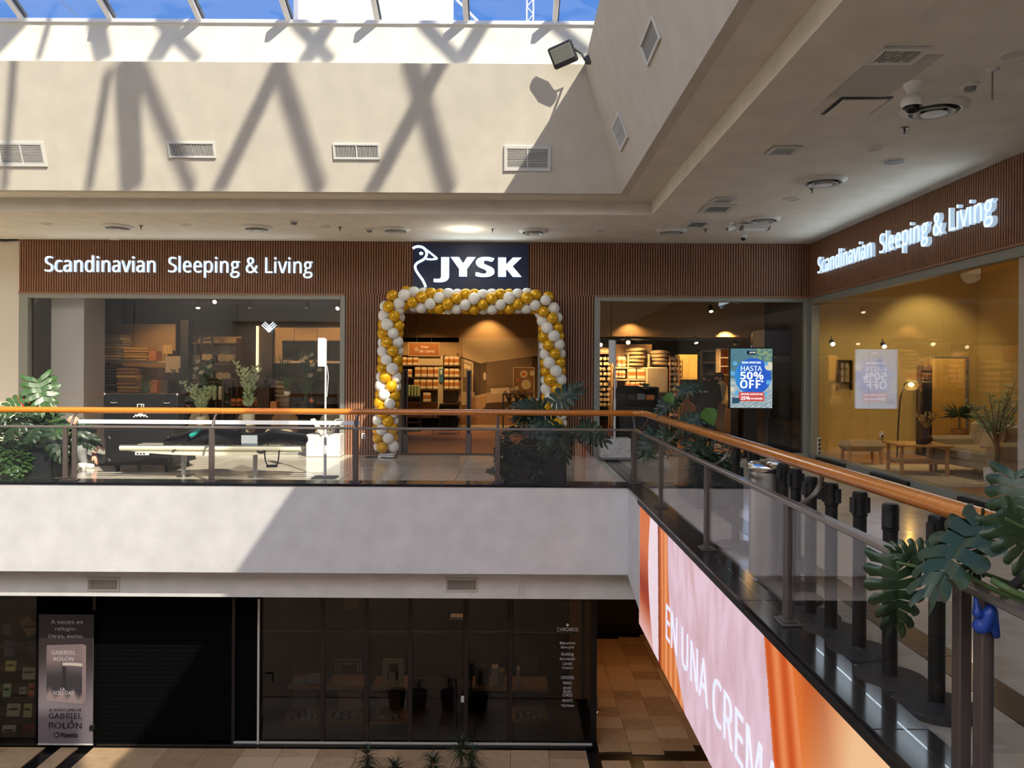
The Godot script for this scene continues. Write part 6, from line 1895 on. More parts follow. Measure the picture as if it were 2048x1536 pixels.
func mural_material() -> StandardMaterial3D:
	var im := Image.create(256, 308, false, Image.FORMAT_RGB8)
	im.fill(c8(214, 190, 150))
	var polys := [
		[[[0, 0], [256, 0], [256, 60], [90, 82], [70, 88], [0, 62]], 218, 196, 158],
		[[[0, 62], [70, 88], [70, 195], [0, 205]], 92, 78, 64],
		[[[70, 88], [90, 82], [90, 196], [70, 195]], 110, 92, 74],
		[[[88, 84], [232, 62], [232, 200], [88, 200]], 150, 128, 104],
		[[[232, 62], [256, 60], [256, 210], [232, 200]], 96, 82, 66],
		[[[8, 70], [46, 84], [46, 186], [8, 190]], 226, 206, 166],
		[[[13, 82], [41, 92], [41, 180], [13, 184]], 150, 130, 100],
		[[[15, 86], [39, 95], [39, 135], [15, 134]], 236, 216, 176],
		[[[0, 205], [256, 200], [256, 308], [0, 308]], 150, 112, 76],
		[[[0, 186], [50, 184], [50, 224], [0, 230]], 226, 208, 172],
		[[[86, 160], [236, 158], [236, 200], [86, 200]], 132, 112, 92],
		[[[40, 200], [110, 182], [240, 186], [244, 220], [90, 236], [50, 226]], 196, 170, 136],
		[[[60, 224], [244, 208], [244, 262], [120, 262], [78, 248]], 84, 66, 52],
		[[[36, 206], [92, 196], [84, 236], [54, 262], [40, 246]], 186, 150, 110],
		[[[100, 172], [160, 168], [164, 188], [104, 190]], 228, 212, 184],
		[[[164, 170], [216, 176], [210, 194], [166, 190]], 206, 186, 152],
		[[[0, 262], [256, 262], [256, 308], [0, 308]], 176, 136, 96],
		[[[0, 276], [120, 262], [256, 282], [256, 296], [0, 300]], 156, 118, 84],
	]
	for p: Array in polys:
		var pl := PackedVector2Array()
		var lo := Vector2(999, 999)
		var hi := Vector2(-999, -999)
		for q: Array in p[0]:
			pl.append(Vector2(q[0], q[1]))
			lo = lo.min(pl[-1])
			hi = hi.max(pl[-1])
		for x in range(maxi(0, int(lo.x)), mini(256, int(hi.x) + 1)):
			for y in range(maxi(0, int(lo.y)), mini(308, int(hi.y) + 1)):
				if Geometry2D.is_point_in_polygon(Vector2(x + 0.5, y + 0.5), pl):
					im.set_pixel(x, y, c8(p[1], p[2], p[3]))
	for x in range(76, 90):
		for y in range(112, 150):
			if pow((x - 82) / 5.0, 2) + pow((y - 130) / 14.0, 2) < 1.0:
				im.set_pixel(x, y, c8(226, 214, 186))
	var m := mat("mural_print", Color.WHITE, 0.85)
	m.albedo_texture = ImageTexture.create_from_image(im)
	return m


func right_shop() -> void:
	struct("wall_bulkhead", Mb.new().lo_hi(1.2, 5.7, w(1300, 673, 17.4).y, 3.44, -17.8, -17.4), M.warm_wall, null, "long bulkhead wall above the right shop displays")
	var tr := single("light_track", "dark light track below the bulkhead of the right shop", "track", Mb.new().box(w(1330, 679, 16.9), Vector3(3.4, 0.04, 0.05)), M.grey_dark)
	lampy("dazzling lit spot above the pillows", w(1256, 684, 16.7), Vector3(0.1, -0.45, 1))
	lampy("lit spot above the hanging sign at the left of the right window", w(1201, 689, 16.5), Vector3(0, -0.4, 1))
	lampy("unlit spot right of the pillow stacks", w(1392, 684, 16.9), Vector3(0.2, -1, 0.4))
	lampy("flat lit spot high up in the right window", w(1422, 621, 16.3), Vector3(0, -1, 0.5))
	lampy("unlit spot over the dark cabinet", w(1470, 687, 16.9), Vector3(-0.2, -1, 0.5), false)
	# partly hidden pillow sign
	var sg := thing("category_sign", "brown hanging sign partly hidden by the frame of the right window", "sign", w(1204, 708, 16.6))
	part(sg, "board", Mb.new().box(Vector3(0, 0.13, 0), Vector3(0.5, 0.26, 0.03)), M.wood_dark)
	text(sg, "lettering", "Almohadas", M.cloth_beige, Vector3(-0.03, 0.08, 0.02), 0.42, 0.09, Basis.IDENTITY, 0.004)
	part(sg, "hanger", Mb.new().tube([Vector3(0.2, 0.26, 0), Vector3(0.2, 3.45 - sg.position.y, 0)], 0.008), M.near_black)
	wire_tower("tall display tower of small white packs at the left of the right window", 1198, 1222, 712, 815, 16.6, M.cloth_cream)
	wire_tower("slender display tower of small white packs right of the beige mattress", 1340, 1358, 712, 835, 16.9, M.cloth_cream)
	wire_tower("narrow wooden rack beside the yellow cabinet", 1357, 1364, 718, 800, 17.2, M.wicker)
	# shelf with packs and pillows
	var g := thing("pillow_shelf", "pale shelf unit holding packs and pillows behind the right window", "shelf", w(1262, 850, 17.4) * Vector3(1, 0, 1))
	var o := g.position
	part(g, "back_panel", Mb.new().box(w(1262, 745, 17.7) - o, Vector3(0.95, 1.3, 0.03)), M.warm_wall)
	for y in [736, 759.5, 776]:
		part(g, "board", Mb.new().box(w(1258, y, 17.35) - o, Vector3(0.86, 0.03, 0.5)), M.cloth_cream)
	for x in [1222, 1253, 1294]:
		part(g, "upright", Mb.new().box(w(x, 780, 17.35) - o, Vector3(0.025, 1.6, 0.5)), M.cloth_cream)
	packs(2, "large brown banded pack in the middle of the pillow shelf", "large packs on the pillow shelf", 1255, 1292, 736, 758.5, 17.1)
	packs(2, "narrow brown banded pack at the left of the pillow shelf", "narrow packs on the pillow shelf", 1235, 1252, 712, 734, 17.1)
	packs(3, "small dark banded pack low at the left of the pillow shelf", "small packs low on the pillow shelf", 1230, 1251, 740, 756, 17.1)
	packs(4, "small carton on the lowest board of the pillow shelf", "cartons on the lowest board", 1252, 1290, 763, 775, 17.1)
	var pm := Mb.new().ball(Vector3(0, 0.055, 0), Vector3(0.22, 0.058, 0.28), 16, 10).mesh()
	for k in 9:
		var a := k < 5
		var p := w(1273 if a else 1320, 735.5 if a else 733, 17.15) + Vector3((rng.randf() - 0.5) * 0.04, (k if a else k - 5) * 0.083 + 0.01, -0.15)
		tag(put(self, "pillow", pm, M.cloth_beige, Transform3D(Basis(Vector3.UP, rng.randf() * 0.3) * Basis(Vector3.BACK, (rng.randf() - 0.5) * 0.12), p)), ("pale pillow in the taller stack above the packs, " + order(k, 5, "bottom", "topmost")) if a else ("pale pillow in the stack above the beige mattress, " + order(k - 5, 4, "bottom", "topmost")), "pillow", "pillows in the taller stack" if a else "pillows above the mattress")
	var mr := rectm(1294, 1336, 734, 786, 16.9)
	var ms := thing("mattress", "pale striped mattress standing upright behind the right window", "mattress", mr[0] * Vector3(1, 1, 1))
	part(ms, "body", Mb.new().box(Vector3(0, mr[2] * 0.5, -0.1), Vector3(mr[1], mr[2], 0.2), 0.03), M.cloth_cream)
	for k in 11:
		part(ms, "seam", Mb.new().box(Vector3(-mr[1] * 0.45 + k * mr[1] * 0.09, mr[2] * 0.5, 0.001), Vector3(0.008, mr[2] * 0.94, 0.008)), M.cloth_beige)
	part(ms, "stand", Mb.new().box(Vector3(0, -mr[0].y * 0.5, -0.12), Vector3(mr[1], mr[0].y, 0.12)), M.wood_dark)
	# yellow cabinet
	var yr := rectm(1357, 1395, 709, 760, 18.2)
	var yc := thing("wall_cabinet", "mustard yellow wall cabinet with two panelled doors", "cabinet", yr[0])
	part(yc, "body", Mb.new().box(Vector3(0, yr[2] * 0.5, -0.2), Vector3(yr[1], yr[2], 0.4), 0.01), M.mustard)
	for s in [-1, 1]:
		var dd := part(yc, "door", Mb.new().box(Vector3(yr[1] * 0.245 * s, yr[2] * 0.5, 0.012), Vector3(yr[1] * 0.47, yr[2] * 0.96, 0.02), 0.004), M.mustard)
		part(dd, "panel", Mb.new().box(Vector3(yr[1] * 0.245 * s, yr[2] * 0.5, 0.024), Vector3(yr[1] * 0.36, yr[2] * 0.84, 0.01), 0.004), M.mustard)
	bx("cabinet", "dark base cabinet below the mustard wall cabinet", "cabinet", 1357, 1395, 768, 850, 18.2, 0.45, M.wood_dark)
	# dark glazed cabinet
	var dr := rectm(1402, 1438, 700, 850, 18.2)
	var dc := thing("glazed_cabinet", "tall dark cabinet with lit shelves behind the standing people", "cabinet", dr[0])
	part(dc, "body", Mb.new().lo_hi(-dr[1] / 2, dr[1] / 2, 0, dr[2], -0.4, -0.37).lo_hi(-dr[1] / 2, -dr[1] / 2 + 0.04, 0, dr[2], -0.37, 0).lo_hi(dr[1] / 2 - 0.04, dr[1] / 2, 0, dr[2], -0.37, 0).lo_hi(-dr[1] / 2, dr[1] / 2, dr[2] - 0.04, dr[2], -0.37, 0), M.cloth_black)
	for k in 4:
		part(dc, "shelf", Mb.new().lo_hi(-dr[1] / 2 + 0.04, dr[1] / 2 - 0.04, dr[2] * (0.35 + k * 0.16), dr[2] * (0.35 + k * 0.16) + 0.02, -0.37, -0.02), M.wood_dark)
	var orr := rectm(1440, 1462, 698, 750, 17.9)
	var oc := thing("open_bookcase", "pale wooden bookcase with orange lit shelves left of the screen", "bookcase", orr[0])
	for s in [-1, 1]:
		part(oc, "side", Mb.new().box(Vector3(s * orr[1] / 2, orr[2] / 2, -0.15), Vector3(0.03, orr[2], 0.3)), M.cloth_cream)
	part(oc, "back", Mb.new().box(Vector3(0, orr[2] / 2, -0.3), Vector3(orr[1], orr[2], 0.02)), M.orange)
	for k in 4:
		part(oc, "shelf", Mb.new().box(Vector3(0, orr[2] * k / 3.0, -0.15), Vector3(orr[1], 0.025, 0.3)), M.cloth_cream)
	part(oc, "plinth", Mb.new().box(Vector3(0, -orr[0].y * 0.5, -0.15), Vector3(orr[1], orr[0].y, 0.3)), M.wood_dark)
	# low black shelf unit in the window
	var br := rectm(1232, 1316, 775, 900, 15.75)
	var bs := thing("black_shelf", "low black shelf unit with dark boxes inside the right window", "shelf", br[0] * Vector3(1, 0, 1))
	var bh: float = w(1270, 775, 15.75).y
	for k in 4:
		part(bs, "board", Mb.new().box(Vector3(0, 0.03 + (bh - 0.03) * k / 3.0, -0.2), Vector3(br[1], 0.03, 0.4), 0.003), M.black)
	part(bs, "back", Mb.new().box(Vector3(0, bh * 0.5, -0.39), Vector3(br[1], bh, 0.02)), M.black)
	for s in [-1, 1]:
		part(bs, "side", Mb.new().box(Vector3(s * br[1] / 2, bh * 0.5, -0.2), Vector3(0.03, bh, 0.4)), M.black)
	for k in 4:
		bx("dark_box", ["dark round patterned box on the black shelf unit, far left", "dark round patterned box on the black shelf unit, second", "pale label box on the black shelf unit, third", "reddish box at the right of the black shelf unit"][k], "box", 1236 + k * 19, 1252 + k * 19, 787 + k % 2 * 3, 800, 15.7, 0.25, [M.cloth_dark, M.grey_dark, M.grey, M.orange][k], 0.01)
	bx("dark_carton", "dark carton with a yellow mark lying on the black shelf unit", "box", 1235, 1278, 774 - 2.5, 775, 15.7, 0.25, M.cloth_dark)
	sprig("succulent_tray", "tray of small succulents on the black shelf unit", 1291, 768, 778, 15.6, M.wicker, M.leaf, 9, 0.05, 1.4)
	# dark booth at the right end
	var kr := rectm(1531, 1581, 656, 905, 15.7)
	var kb := thing("dark_kiosk", "dark booth with a navy top and dark glass door", "kiosk", kr[0] * Vector3(1, 0, 1) + Vector3(0, 0, 0))
	var kh: float = kr[0].y + kr[2]
	part(kb, "body", Mb.new().box(Vector3(0, kh * 0.39, -0.5), Vector3(kr[1], kh * 0.78, 1.0), 0.01), M.grey_dark)
	part(kb, "header", Mb.new().box(Vector3(0, kh * 0.89, -0.48), Vector3(kr[1] + 0.02, kh * 0.22, 1.02), 0.06), M.navy)
	part(kb, "door", Mb.new().box(Vector3(0.03, kh * 0.38, 0.006), Vector3(kr[1] * 0.82, kh * 0.7, 0.02), 0.004), M.near_black)
	part(kb, "handle", Mb.new().tube([Vector3(-kr[1] * 0.36, kh * 0.28, 0.04), Vector3(-kr[1] * 0.36, kh * 0.55, 0.04)], 0.012), M.grey)
	part(kb, "side_board", Mb.new().box(Vector3(-kr[1] * 0.5 - 0.01, kh * 0.9, -0.4), Vector3(0.03, kh * 0.18, 0.7), 0.004), M.cloth_cream)
	part(kb, "label", Mb.new().box(Vector3(-0.12, kh * 0.765, 0.012), Vector3(0.18, 0.03, 0.006)), M.grey)
	# two round pots in the window
	for q: Array in [[1300, 1318, "yellow green round pot on the floor behind the glass"], [1322, 1340, "white round pot beside the yellow green one"]]:
		var c := w((q[0] + q[1]) * 0.5, 914, 14.75)
		single("round_pot", q[2], "pot", Mb.new().round_lathe(Vector3.ZERO, [Vector2(0.05, 0), Vector2(0.1, 0.02), Vector2(0.125, 0.1), Vector2(0.1, 0.18), Vector2(0.09, 0.18), Vector2(0.08, 0.12), Vector2(0.001, 0.12)], 18), M.leaf_lime if q[0] == 1300 else M.white, Vector3(c.x, 0, c.z))


func showroom() -> void:
	var x0 := XR + 0.13
	var x1 := 9.29
	var sh := shell("wall_showroom", "mustard yellow showroom walls with a doorway")
	var dx0 := w(1863, 800, 15.35).x
	var dx1 := w(1936, 800, 15.35).x
	var dh := w(1900, 714, 15.35).y
	part(sh, "rear", Mb.new().lo_hi(x0 - 0.05, dx0, 0, 3.64, -15.5, -15.35).lo_hi(dx1, x1, 0, 3.64, -15.5, -15.35).lo_hi(dx0, dx1, dh, 3.64, -15.5, -15.35), M.mustard)
	part(sh, "side", Mb.new().lo_hi(x1, x1 + 0.15, 0, 3.64, -15.5, -5), M.mustard)
	part(sh, "beyond", Mb.new().lo_hi(dx0 - 0.6, dx1 + 1.2, 0, 3.0, -17.1, -17.0).lo_hi(dx1 + 1.1, dx1 + 1.2, 0, 3.0, -17, -15.5).lo_hi(dx0 - 0.7, dx0 - 0.6, 0, 3.0, -17, -15.5).lo_hi(dx0 - 0.7, dx1 + 1.2, 3.0, 3.1, -17.1, -15.5), M.mustard)
	part(sh, "near", Mb.new().lo_hi(x0 + 0.36, x1, 0, 3.64, -6.0, -5.8), M.mustard)
	part(sh, "skirting", Mb.new().lo_hi(x0, dx0, 0.04, 0.13, -15.36, -15.335).lo_hi(dx1, x1, 0.04, 0.13, -15.36, -15.335), M.cloth_cream)
	struct("ceiling", Mb.new().lo_hi(x0 + 0.1, x1 + 0.1, 3.64, 3.75, -15.5, -5.8), M.mustard, null, "yellow ceiling of the showroom")
	struct("floor", Mb.new().lo_hi(x0, x1 + 1.5, -0.2, 0.04, -17, -5.8), M.shop_wood, null, "wooden floor of the showroom")
	var dr := shell("door", "open doorway with pale frame in the yellow showroom wall")
	part(dr, "casing", Mb.new().lo_hi(dx1 - 0.05, dx1, 0.04, dh, -15.36, -15.32).lo_hi(dx0, dx1, dh - 0.03, dh, -15.36, -15.33), M.grey)
	for k in 2:
		part(dr, "hinge", Mb.new().box(Vector3(dx1 - 0.05, dh * (0.25 + 0.6 * k), -15.31), Vector3(0.03, 0.1, 0.02)), M.grey_dark)
	single("coat_rack", "narrow dark rack hung with dark things left of the showroom doorway", "rack", Mb.new().box(Vector3(0, 0.88, 0), Vector3(0.2, 1.76, 0.25), 0.02), M.cloth_black, Vector3(w(1851, 800, 15.1).x, 0.04, -15.15))
	single("coat_rack_wall", "dark strip behind the rack beside the showroom doorway", "strip", Mb.new().box(w(1858, 780, 15.3), Vector3(0.06, 1.0, 0.03)), M.wood_dark)
	# picture on the wall (mirrors and shelf frame)
	var pf := rectm(1675, 1702, 721, 780, 15.3)
	var sf := thing("wall_shelf", "small framed wall shelf with pale jars on the yellow wall", "shelf", pf[0])
	part(sf, "frame", Mb.new().box(Vector3(-pf[1] / 2, pf[2] / 2, 0), Vector3(0.02, pf[2], 0.1)).box(Vector3(pf[1] / 2, pf[2] / 2, 0), Vector3(0.02, pf[2], 0.1)).box(Vector3(0, pf[2], 0), Vector3(pf[1], 0.02, 0.1)).box(Vector3(0, pf[2] * 0.25, 0), Vector3(pf[1], 0.02, 0.1)), M.wood_dark)
	for k in 6:
		part(sf, "jar", Mb.new().tube([Vector3(-0.05 + 0.09 * (k % 2), pf[2] * (0.27 + 0.24 * (k / 2)), 0.01), Vector3(-0.05 + 0.09 * (k % 2), pf[2] * (0.27 + 0.24 * (k / 2)) + 0.09, 0.01)], 0.03, -1, 10), M.cloth_cream)
	# spots
	for q: Array in [[1665, 687, 14.4, "bright bare spot on the left of the showroom ceiling"], [1768, 692, 14.9, "flat lit downlight of the showroom over the ottoman"]]:
		lampy(q[3], w(q[0], q[1], q[2]), Vector3(-0.1, -0.6, 1))
	# rug
	single("rug", "pale patterned rug under the coffee table and armchair", "rug", Mb.new().box(Vector3(0, 0.006, 0), Vector3(2.0, 0.012, 2.6), 0.004), tri(mat("rug_weave", c8(214, 202, 176), 0.95), noise_tex(0.08, [c8(215, 205, 190), c8(255, 255, 255), c8(190, 178, 160)], 17, 128), Vector3(1.2, 1.2, 1.2)), Vector3(7.0, 0.04, -12.2), 0.1)
	# ottoman
	var op := w(1728, 930, 13.5)
	var ot := thing("ottoman", "long grey green upholstered footstool by the yellow wall", "ottoman", Vector3(op.x, 0.04, -13.6), 0.08)
	part(ot, "cushion", Mb.new().box(Vector3(0, 0.33, 0), Vector3(0.74, 0.19, 0.42), 0.085), M.cloth_beige)
	for sx in [-1, 1]:
		for sz in [-1, 1]:
			part(ot, "leg", Mb.new().tube([Vector3(0.27 * sx, 0.26, 0.13 * sz), Vector3(0.29 * sx, 0, 0.15 * sz)], 0.028, 0.022, 10), M.wood_oak)
	# coffee table
	var tp := Vector3(6.5, 0.04, -12.35)
	var tb := thing("coffee_table", "square oak coffee table with a lower shelf in the showroom", "table", tp, -0.16)
	part(tb, "top", Mb.new().box(Vector3(0, 0.47, 0), Vector3(0.82, 0.03, 0.82), 0.006), M.wood_oak)
	part(tb, "shelf", Mb.new().box(Vector3(0, 0.2, 0), Vector3(0.7, 0.02, 0.7), 0.004), M.wood_oak)
	for sx in [-1, 1]:
		for sz in [-1, 1]:
			part(tb, "leg", Mb.new().box(Vector3(0.33 * sx, 0.23, 0.33 * sz), Vector3(0.05, 0.46, 0.05), 0.006), M.wood_oak)
	var vs := thing("glass_vase", "round brown glass vase of dried flowers on the coffee table", "vase", tp + Vector3(0.15, 0.485, 0.0))
	part(vs, "vase", Mb.new().round_lathe(Vector3.ZERO, [Vector2(0.001, 0), Vector2(0.06, 0.005), Vector2(0.1, 0.06), Vector2(0.09, 0.11), Vector2(0.045, 0.15), Vector2(0.04, 0.22), Vector2(0.05, 0.25)], 20), M.wood_dark)
	var dry := Mb.new()
	for k in 26:
		var a := k * 2.4
		var d := Vector3(cos(a) * 0.35, 1, sin(a) * 0.35).normalized()
		dry.tube([Vector3(0, 0.2, 0), d * (0.3 + 0.14 * rng.randf()) + Vector3(0, 0.06, 0)], 0.003, -1, 5)
		dry.ball(d * (0.34 + 0.12 * rng.randf()) + Vector3(0, 0.05, 0), Vector3(0.018, 0.025, 0.018), 6, 4)
	part(vs, "dried_flowers", dry, M.cloth_ochre).set_meta("kind", "stuff")
	single("candle_box", "small dark candle box on the coffee table beside the vase", "candle", Mb.new().box(Vector3(0, 0.045, 0), Vector3(0.14, 0.09, 0.1), 0.01), M.cloth_dark, tp + Vector3(-0.03, 0.485, 0.2))
	# floor lamp
	var lp := w(1794, 918, 14.0)
	lp.y = 0.04
	var fl := thing("floor_lamp", "black arched floor lamp with a lit dome shade in the showroom", "lamp", lp)
	part(fl, "base", Mb.new().lathe(Vector3.ZERO, [Vector2(0.12, 0), Vector2(0.12, 0.015), Vector2(0.02, 0.03)], 24), M.black)
	var hd := w(1822, 770, 13.9) - lp
	rope(fl, "pole", [Vector3(0, 0.02, 0), Vector3(0.02, 0.7, 0), Vector3(0.05, hd.y - 0.28, 0), Vector3(0.1, hd.y - 0.07, 0.02), Vector3(hd.x - 0.04, hd.y + 0.06, 0.05)], 0.013, M.black, 4)
	var ty := Vector3(0.45, 0.62, -0.62).normalized()
	var tx := Vector3.RIGHT.cross(ty).normalized()
	var tilt := Basis(ty.cross(tx).normalized(), ty, tx)
	part(fl, "shade", Mb.new().round_lathe(hd, [Vector2(0.03, 0.1), Vector2(0.05, 0.08), Vector2(0.09, 0.055), Vector2(0.13, 0.0), Vector2(0.126, 0.0), Vector2(0.085, 0.05), Vector2(0.001, 0.075)], 22, tilt), M.black)
	part(fl, "bulb", Mb.new().ball(hd + tilt * Vector3(0, 0.012, 0), Vector3(0.05, 0.04, 0.05), 14, 8), glow("lamp_bulb", c8(255, 214, 110), 4.0))
	omni("floor_lamp_bulb_light", lp + hd + tilt * Vector3(0, -0.02, 0), 0.12, Color(1, 0.78, 0.35), 0.04)
	# socket and cord
	var so := thing("wall_socket", "white wall socket with a dark plug on the yellow wall", "socket", w(1763, 869, 15.33))
	part(so, "plate", Mb.new().box(Vector3.ZERO, Vector3(0.09, 0.13, 0.015), 0.004), M.white)
	part(so, "plug", Mb.new().box(Vector3(0.01, -0.03, 0.02), Vector3(0.04, 0.04, 0.03), 0.008), M.black)
	rope(so, "cord", [Vector3(0.01, -0.05, 0.03), Vector3(0.03, -0.2, 0.03), Vector3(0.0, -0.32, 0.05), Vector3(0.08, -0.45, 0.1)], 0.005, M.black)
	# plant on a basket
	var bp := w(1919, 876, 14.6)
	var dp := thing("dracaena", "small dracaena in a woven basket beside the doorway", "plant", bp)
	part(dp, "basket", Mb.new().lathe(Vector3.ZERO, [Vector2(0.11, 0), Vector2(0.15, 0.17), Vector2(0.13, 0.17), Vector2(0.13, 0.14), Vector2(0.001, 0.14)], 18), M.wicker)
	part(dp, "stand", Mb.new().box(Vector3(0, -(bp.y - 0.04) * 0.5, 0), Vector3(0.3, bp.y - 0.04, 0.3), 0.01), M.wood_oak)
	part(dp, "stem", Mb.new().tube([Vector3(0, 0.14, 0), Vector3(0.0, 0.3, 0), Vector3(-0.01, 0.42, 0)], 0.022, 0.018, 8), M.bark)
	var lf := Mb.new()
	for k in 34:
		var a := k * 2.4
		var e := -0.2 + 1.3 * rng.randf()
		blade(lf, Vector3(-0.01, 0.42, 0), Vector3(cos(a) * cos(e), sin(e) * 0.9, sin(a) * cos(e)).normalized(), 0.38, 0.028, 0.15)
	part(dp, "foliage", lf, M.leaf_dark).set_meta("kind", "stuff")
	# armchair
	var ac := thing("armchair", "beige upholstered armchair with a pale cushion in the showroom", "armchair", Vector3(7.35, 0.04, -12.1), 0.12)
	part(ac, "seat", Mb.new().box(Vector3(0.05, 0.34, 0), Vector3(0.86, 0.2, 1.2), 0.05), M.cloth_beige)
	part(ac, "base", Mb.new().box(Vector3(0.05, 0.21, 0), Vector3(0.84, 0.1, 1.3), 0.02), M.cloth_beige)
	part(ac, "backrest", Mb.new().box(Vector3(0.46, 0.52, 0), Vector3(0.2, 0.6, 1.5), 0.06, Basis(Vector3.BACK, -0.12)), M.cloth_beige)
	for s in [-1, 1]:
		part(ac, "armrest", Mb.new().box(Vector3(0.05, 0.36, 0.68 * s), Vector3(0.9, 0.44, 0.16), 0.05), M.cloth_beige)
	for sx in [-1, 1]:
		for sz in [-1, 1]:
			part(ac, "leg", Mb.new().tube([Vector3(0.05 + 0.36 * sx, 0.17, 0.6 * sz), Vector3(0.05 + 0.36 * sx, 0, 0.6 * sz)], 0.035, 0.025, 10), M.wood_oak)
	var cu := thing("cushion", "pale striped cushion leaning in the showroom armchair", "cushion", Vector3(7.5, 0.62, -12.0))
	part(cu, "pad", Mb.new().box(Vector3.ZERO, Vector3(0.15, 0.42, 0.46), 0.07, Basis(Vector3.BACK, -0.3)), M.cloth_cream)
	single("cushion", "darker cushion behind the pale one in the showroom armchair", "cushion", Mb.new().box(Vector3.ZERO, Vector3(0.13, 0.4, 0.42), 0.06, Basis(Vector3.BACK, -0.25)), M.cloth_brown, Vector3(7.68, 0.62, -12.2))
	# olive tree
	var tr := Vector3(w(1993, 962, 11.0).x, 0.04, -11.0)
	var ol := thing("olive_tree", "olive tree in a white pot at the right end of the showroom window", "tree", tr)
	part(ol, "pot", Mb.new().round_lathe(Vector3.ZERO, [Vector2(0.001, 0.0), Vector2(0.13, 0.0), Vector2(0.16, 0.12), Vector2(0.165, 0.25), Vector2(0.15, 0.25), Vector2(0.145, 0.2), Vector2(0.001, 0.2)], 24), M.white)
	rope(ol, "trunk", [Vector3(0, 0.2, 0), Vector3(0.02, 0.5, 0), Vector3(-0.02, 0.75, 0)], 0.028, M.bark)
	var br := Mb.new()
	var lv := Mb.new()
	for k in 15:
		var a := k * 2.4
		var out := Vector3(cos(a), 0, sin(a) * 0.8) * (0.16 + 0.3 * rng.randf())
		var p0 := Vector3(-0.01, 0.55 + 0.2 * rng.randf(), 0)
		var p1 := p0 + Vector3(out.x, 0.3 + 0.55 * rng.randf(), out.z)
		var mid := (p0 + p1) * 0.5 + Vector3(0, 0.06, 0)
		br.tube([p0, mid, p1], 0.01, 0.004, 6)
		for i in 22:
			var u := 0.3 + 0.7 * i / 21.0
			var p := p0.lerp(mid, u * 2) if u < 0.5 else mid.lerp(p1, u * 2 - 1)
			var b := rng.randf() * TAU
			blade(lv, p, Vector3(cos(b), 0.5, sin(b)).normalized(), 0.11, 0.014)
	part(ol, "branch", br, M.bark)
	part(ol, "foliage", lv, M.leaf_grey).set_meta("kind", "stuff")
	# power sockets low on the window post
	var q := thing("socket_strip", "grey strip of four sockets at the foot of the corner window post", "socket", w(1638, 893, 14.6))
	part(q, "strip", Mb.new().box(Vector3.ZERO, Vector3(0.07, 0.34, 0.03), 0.004), M.grille)
	for k in 4:
		part(q, "socket", Mb.new().box(Vector3(0, -0.12 + 0.08 * k, 0.018), Vector3(0.04, 0.05, 0.006)), M.void)


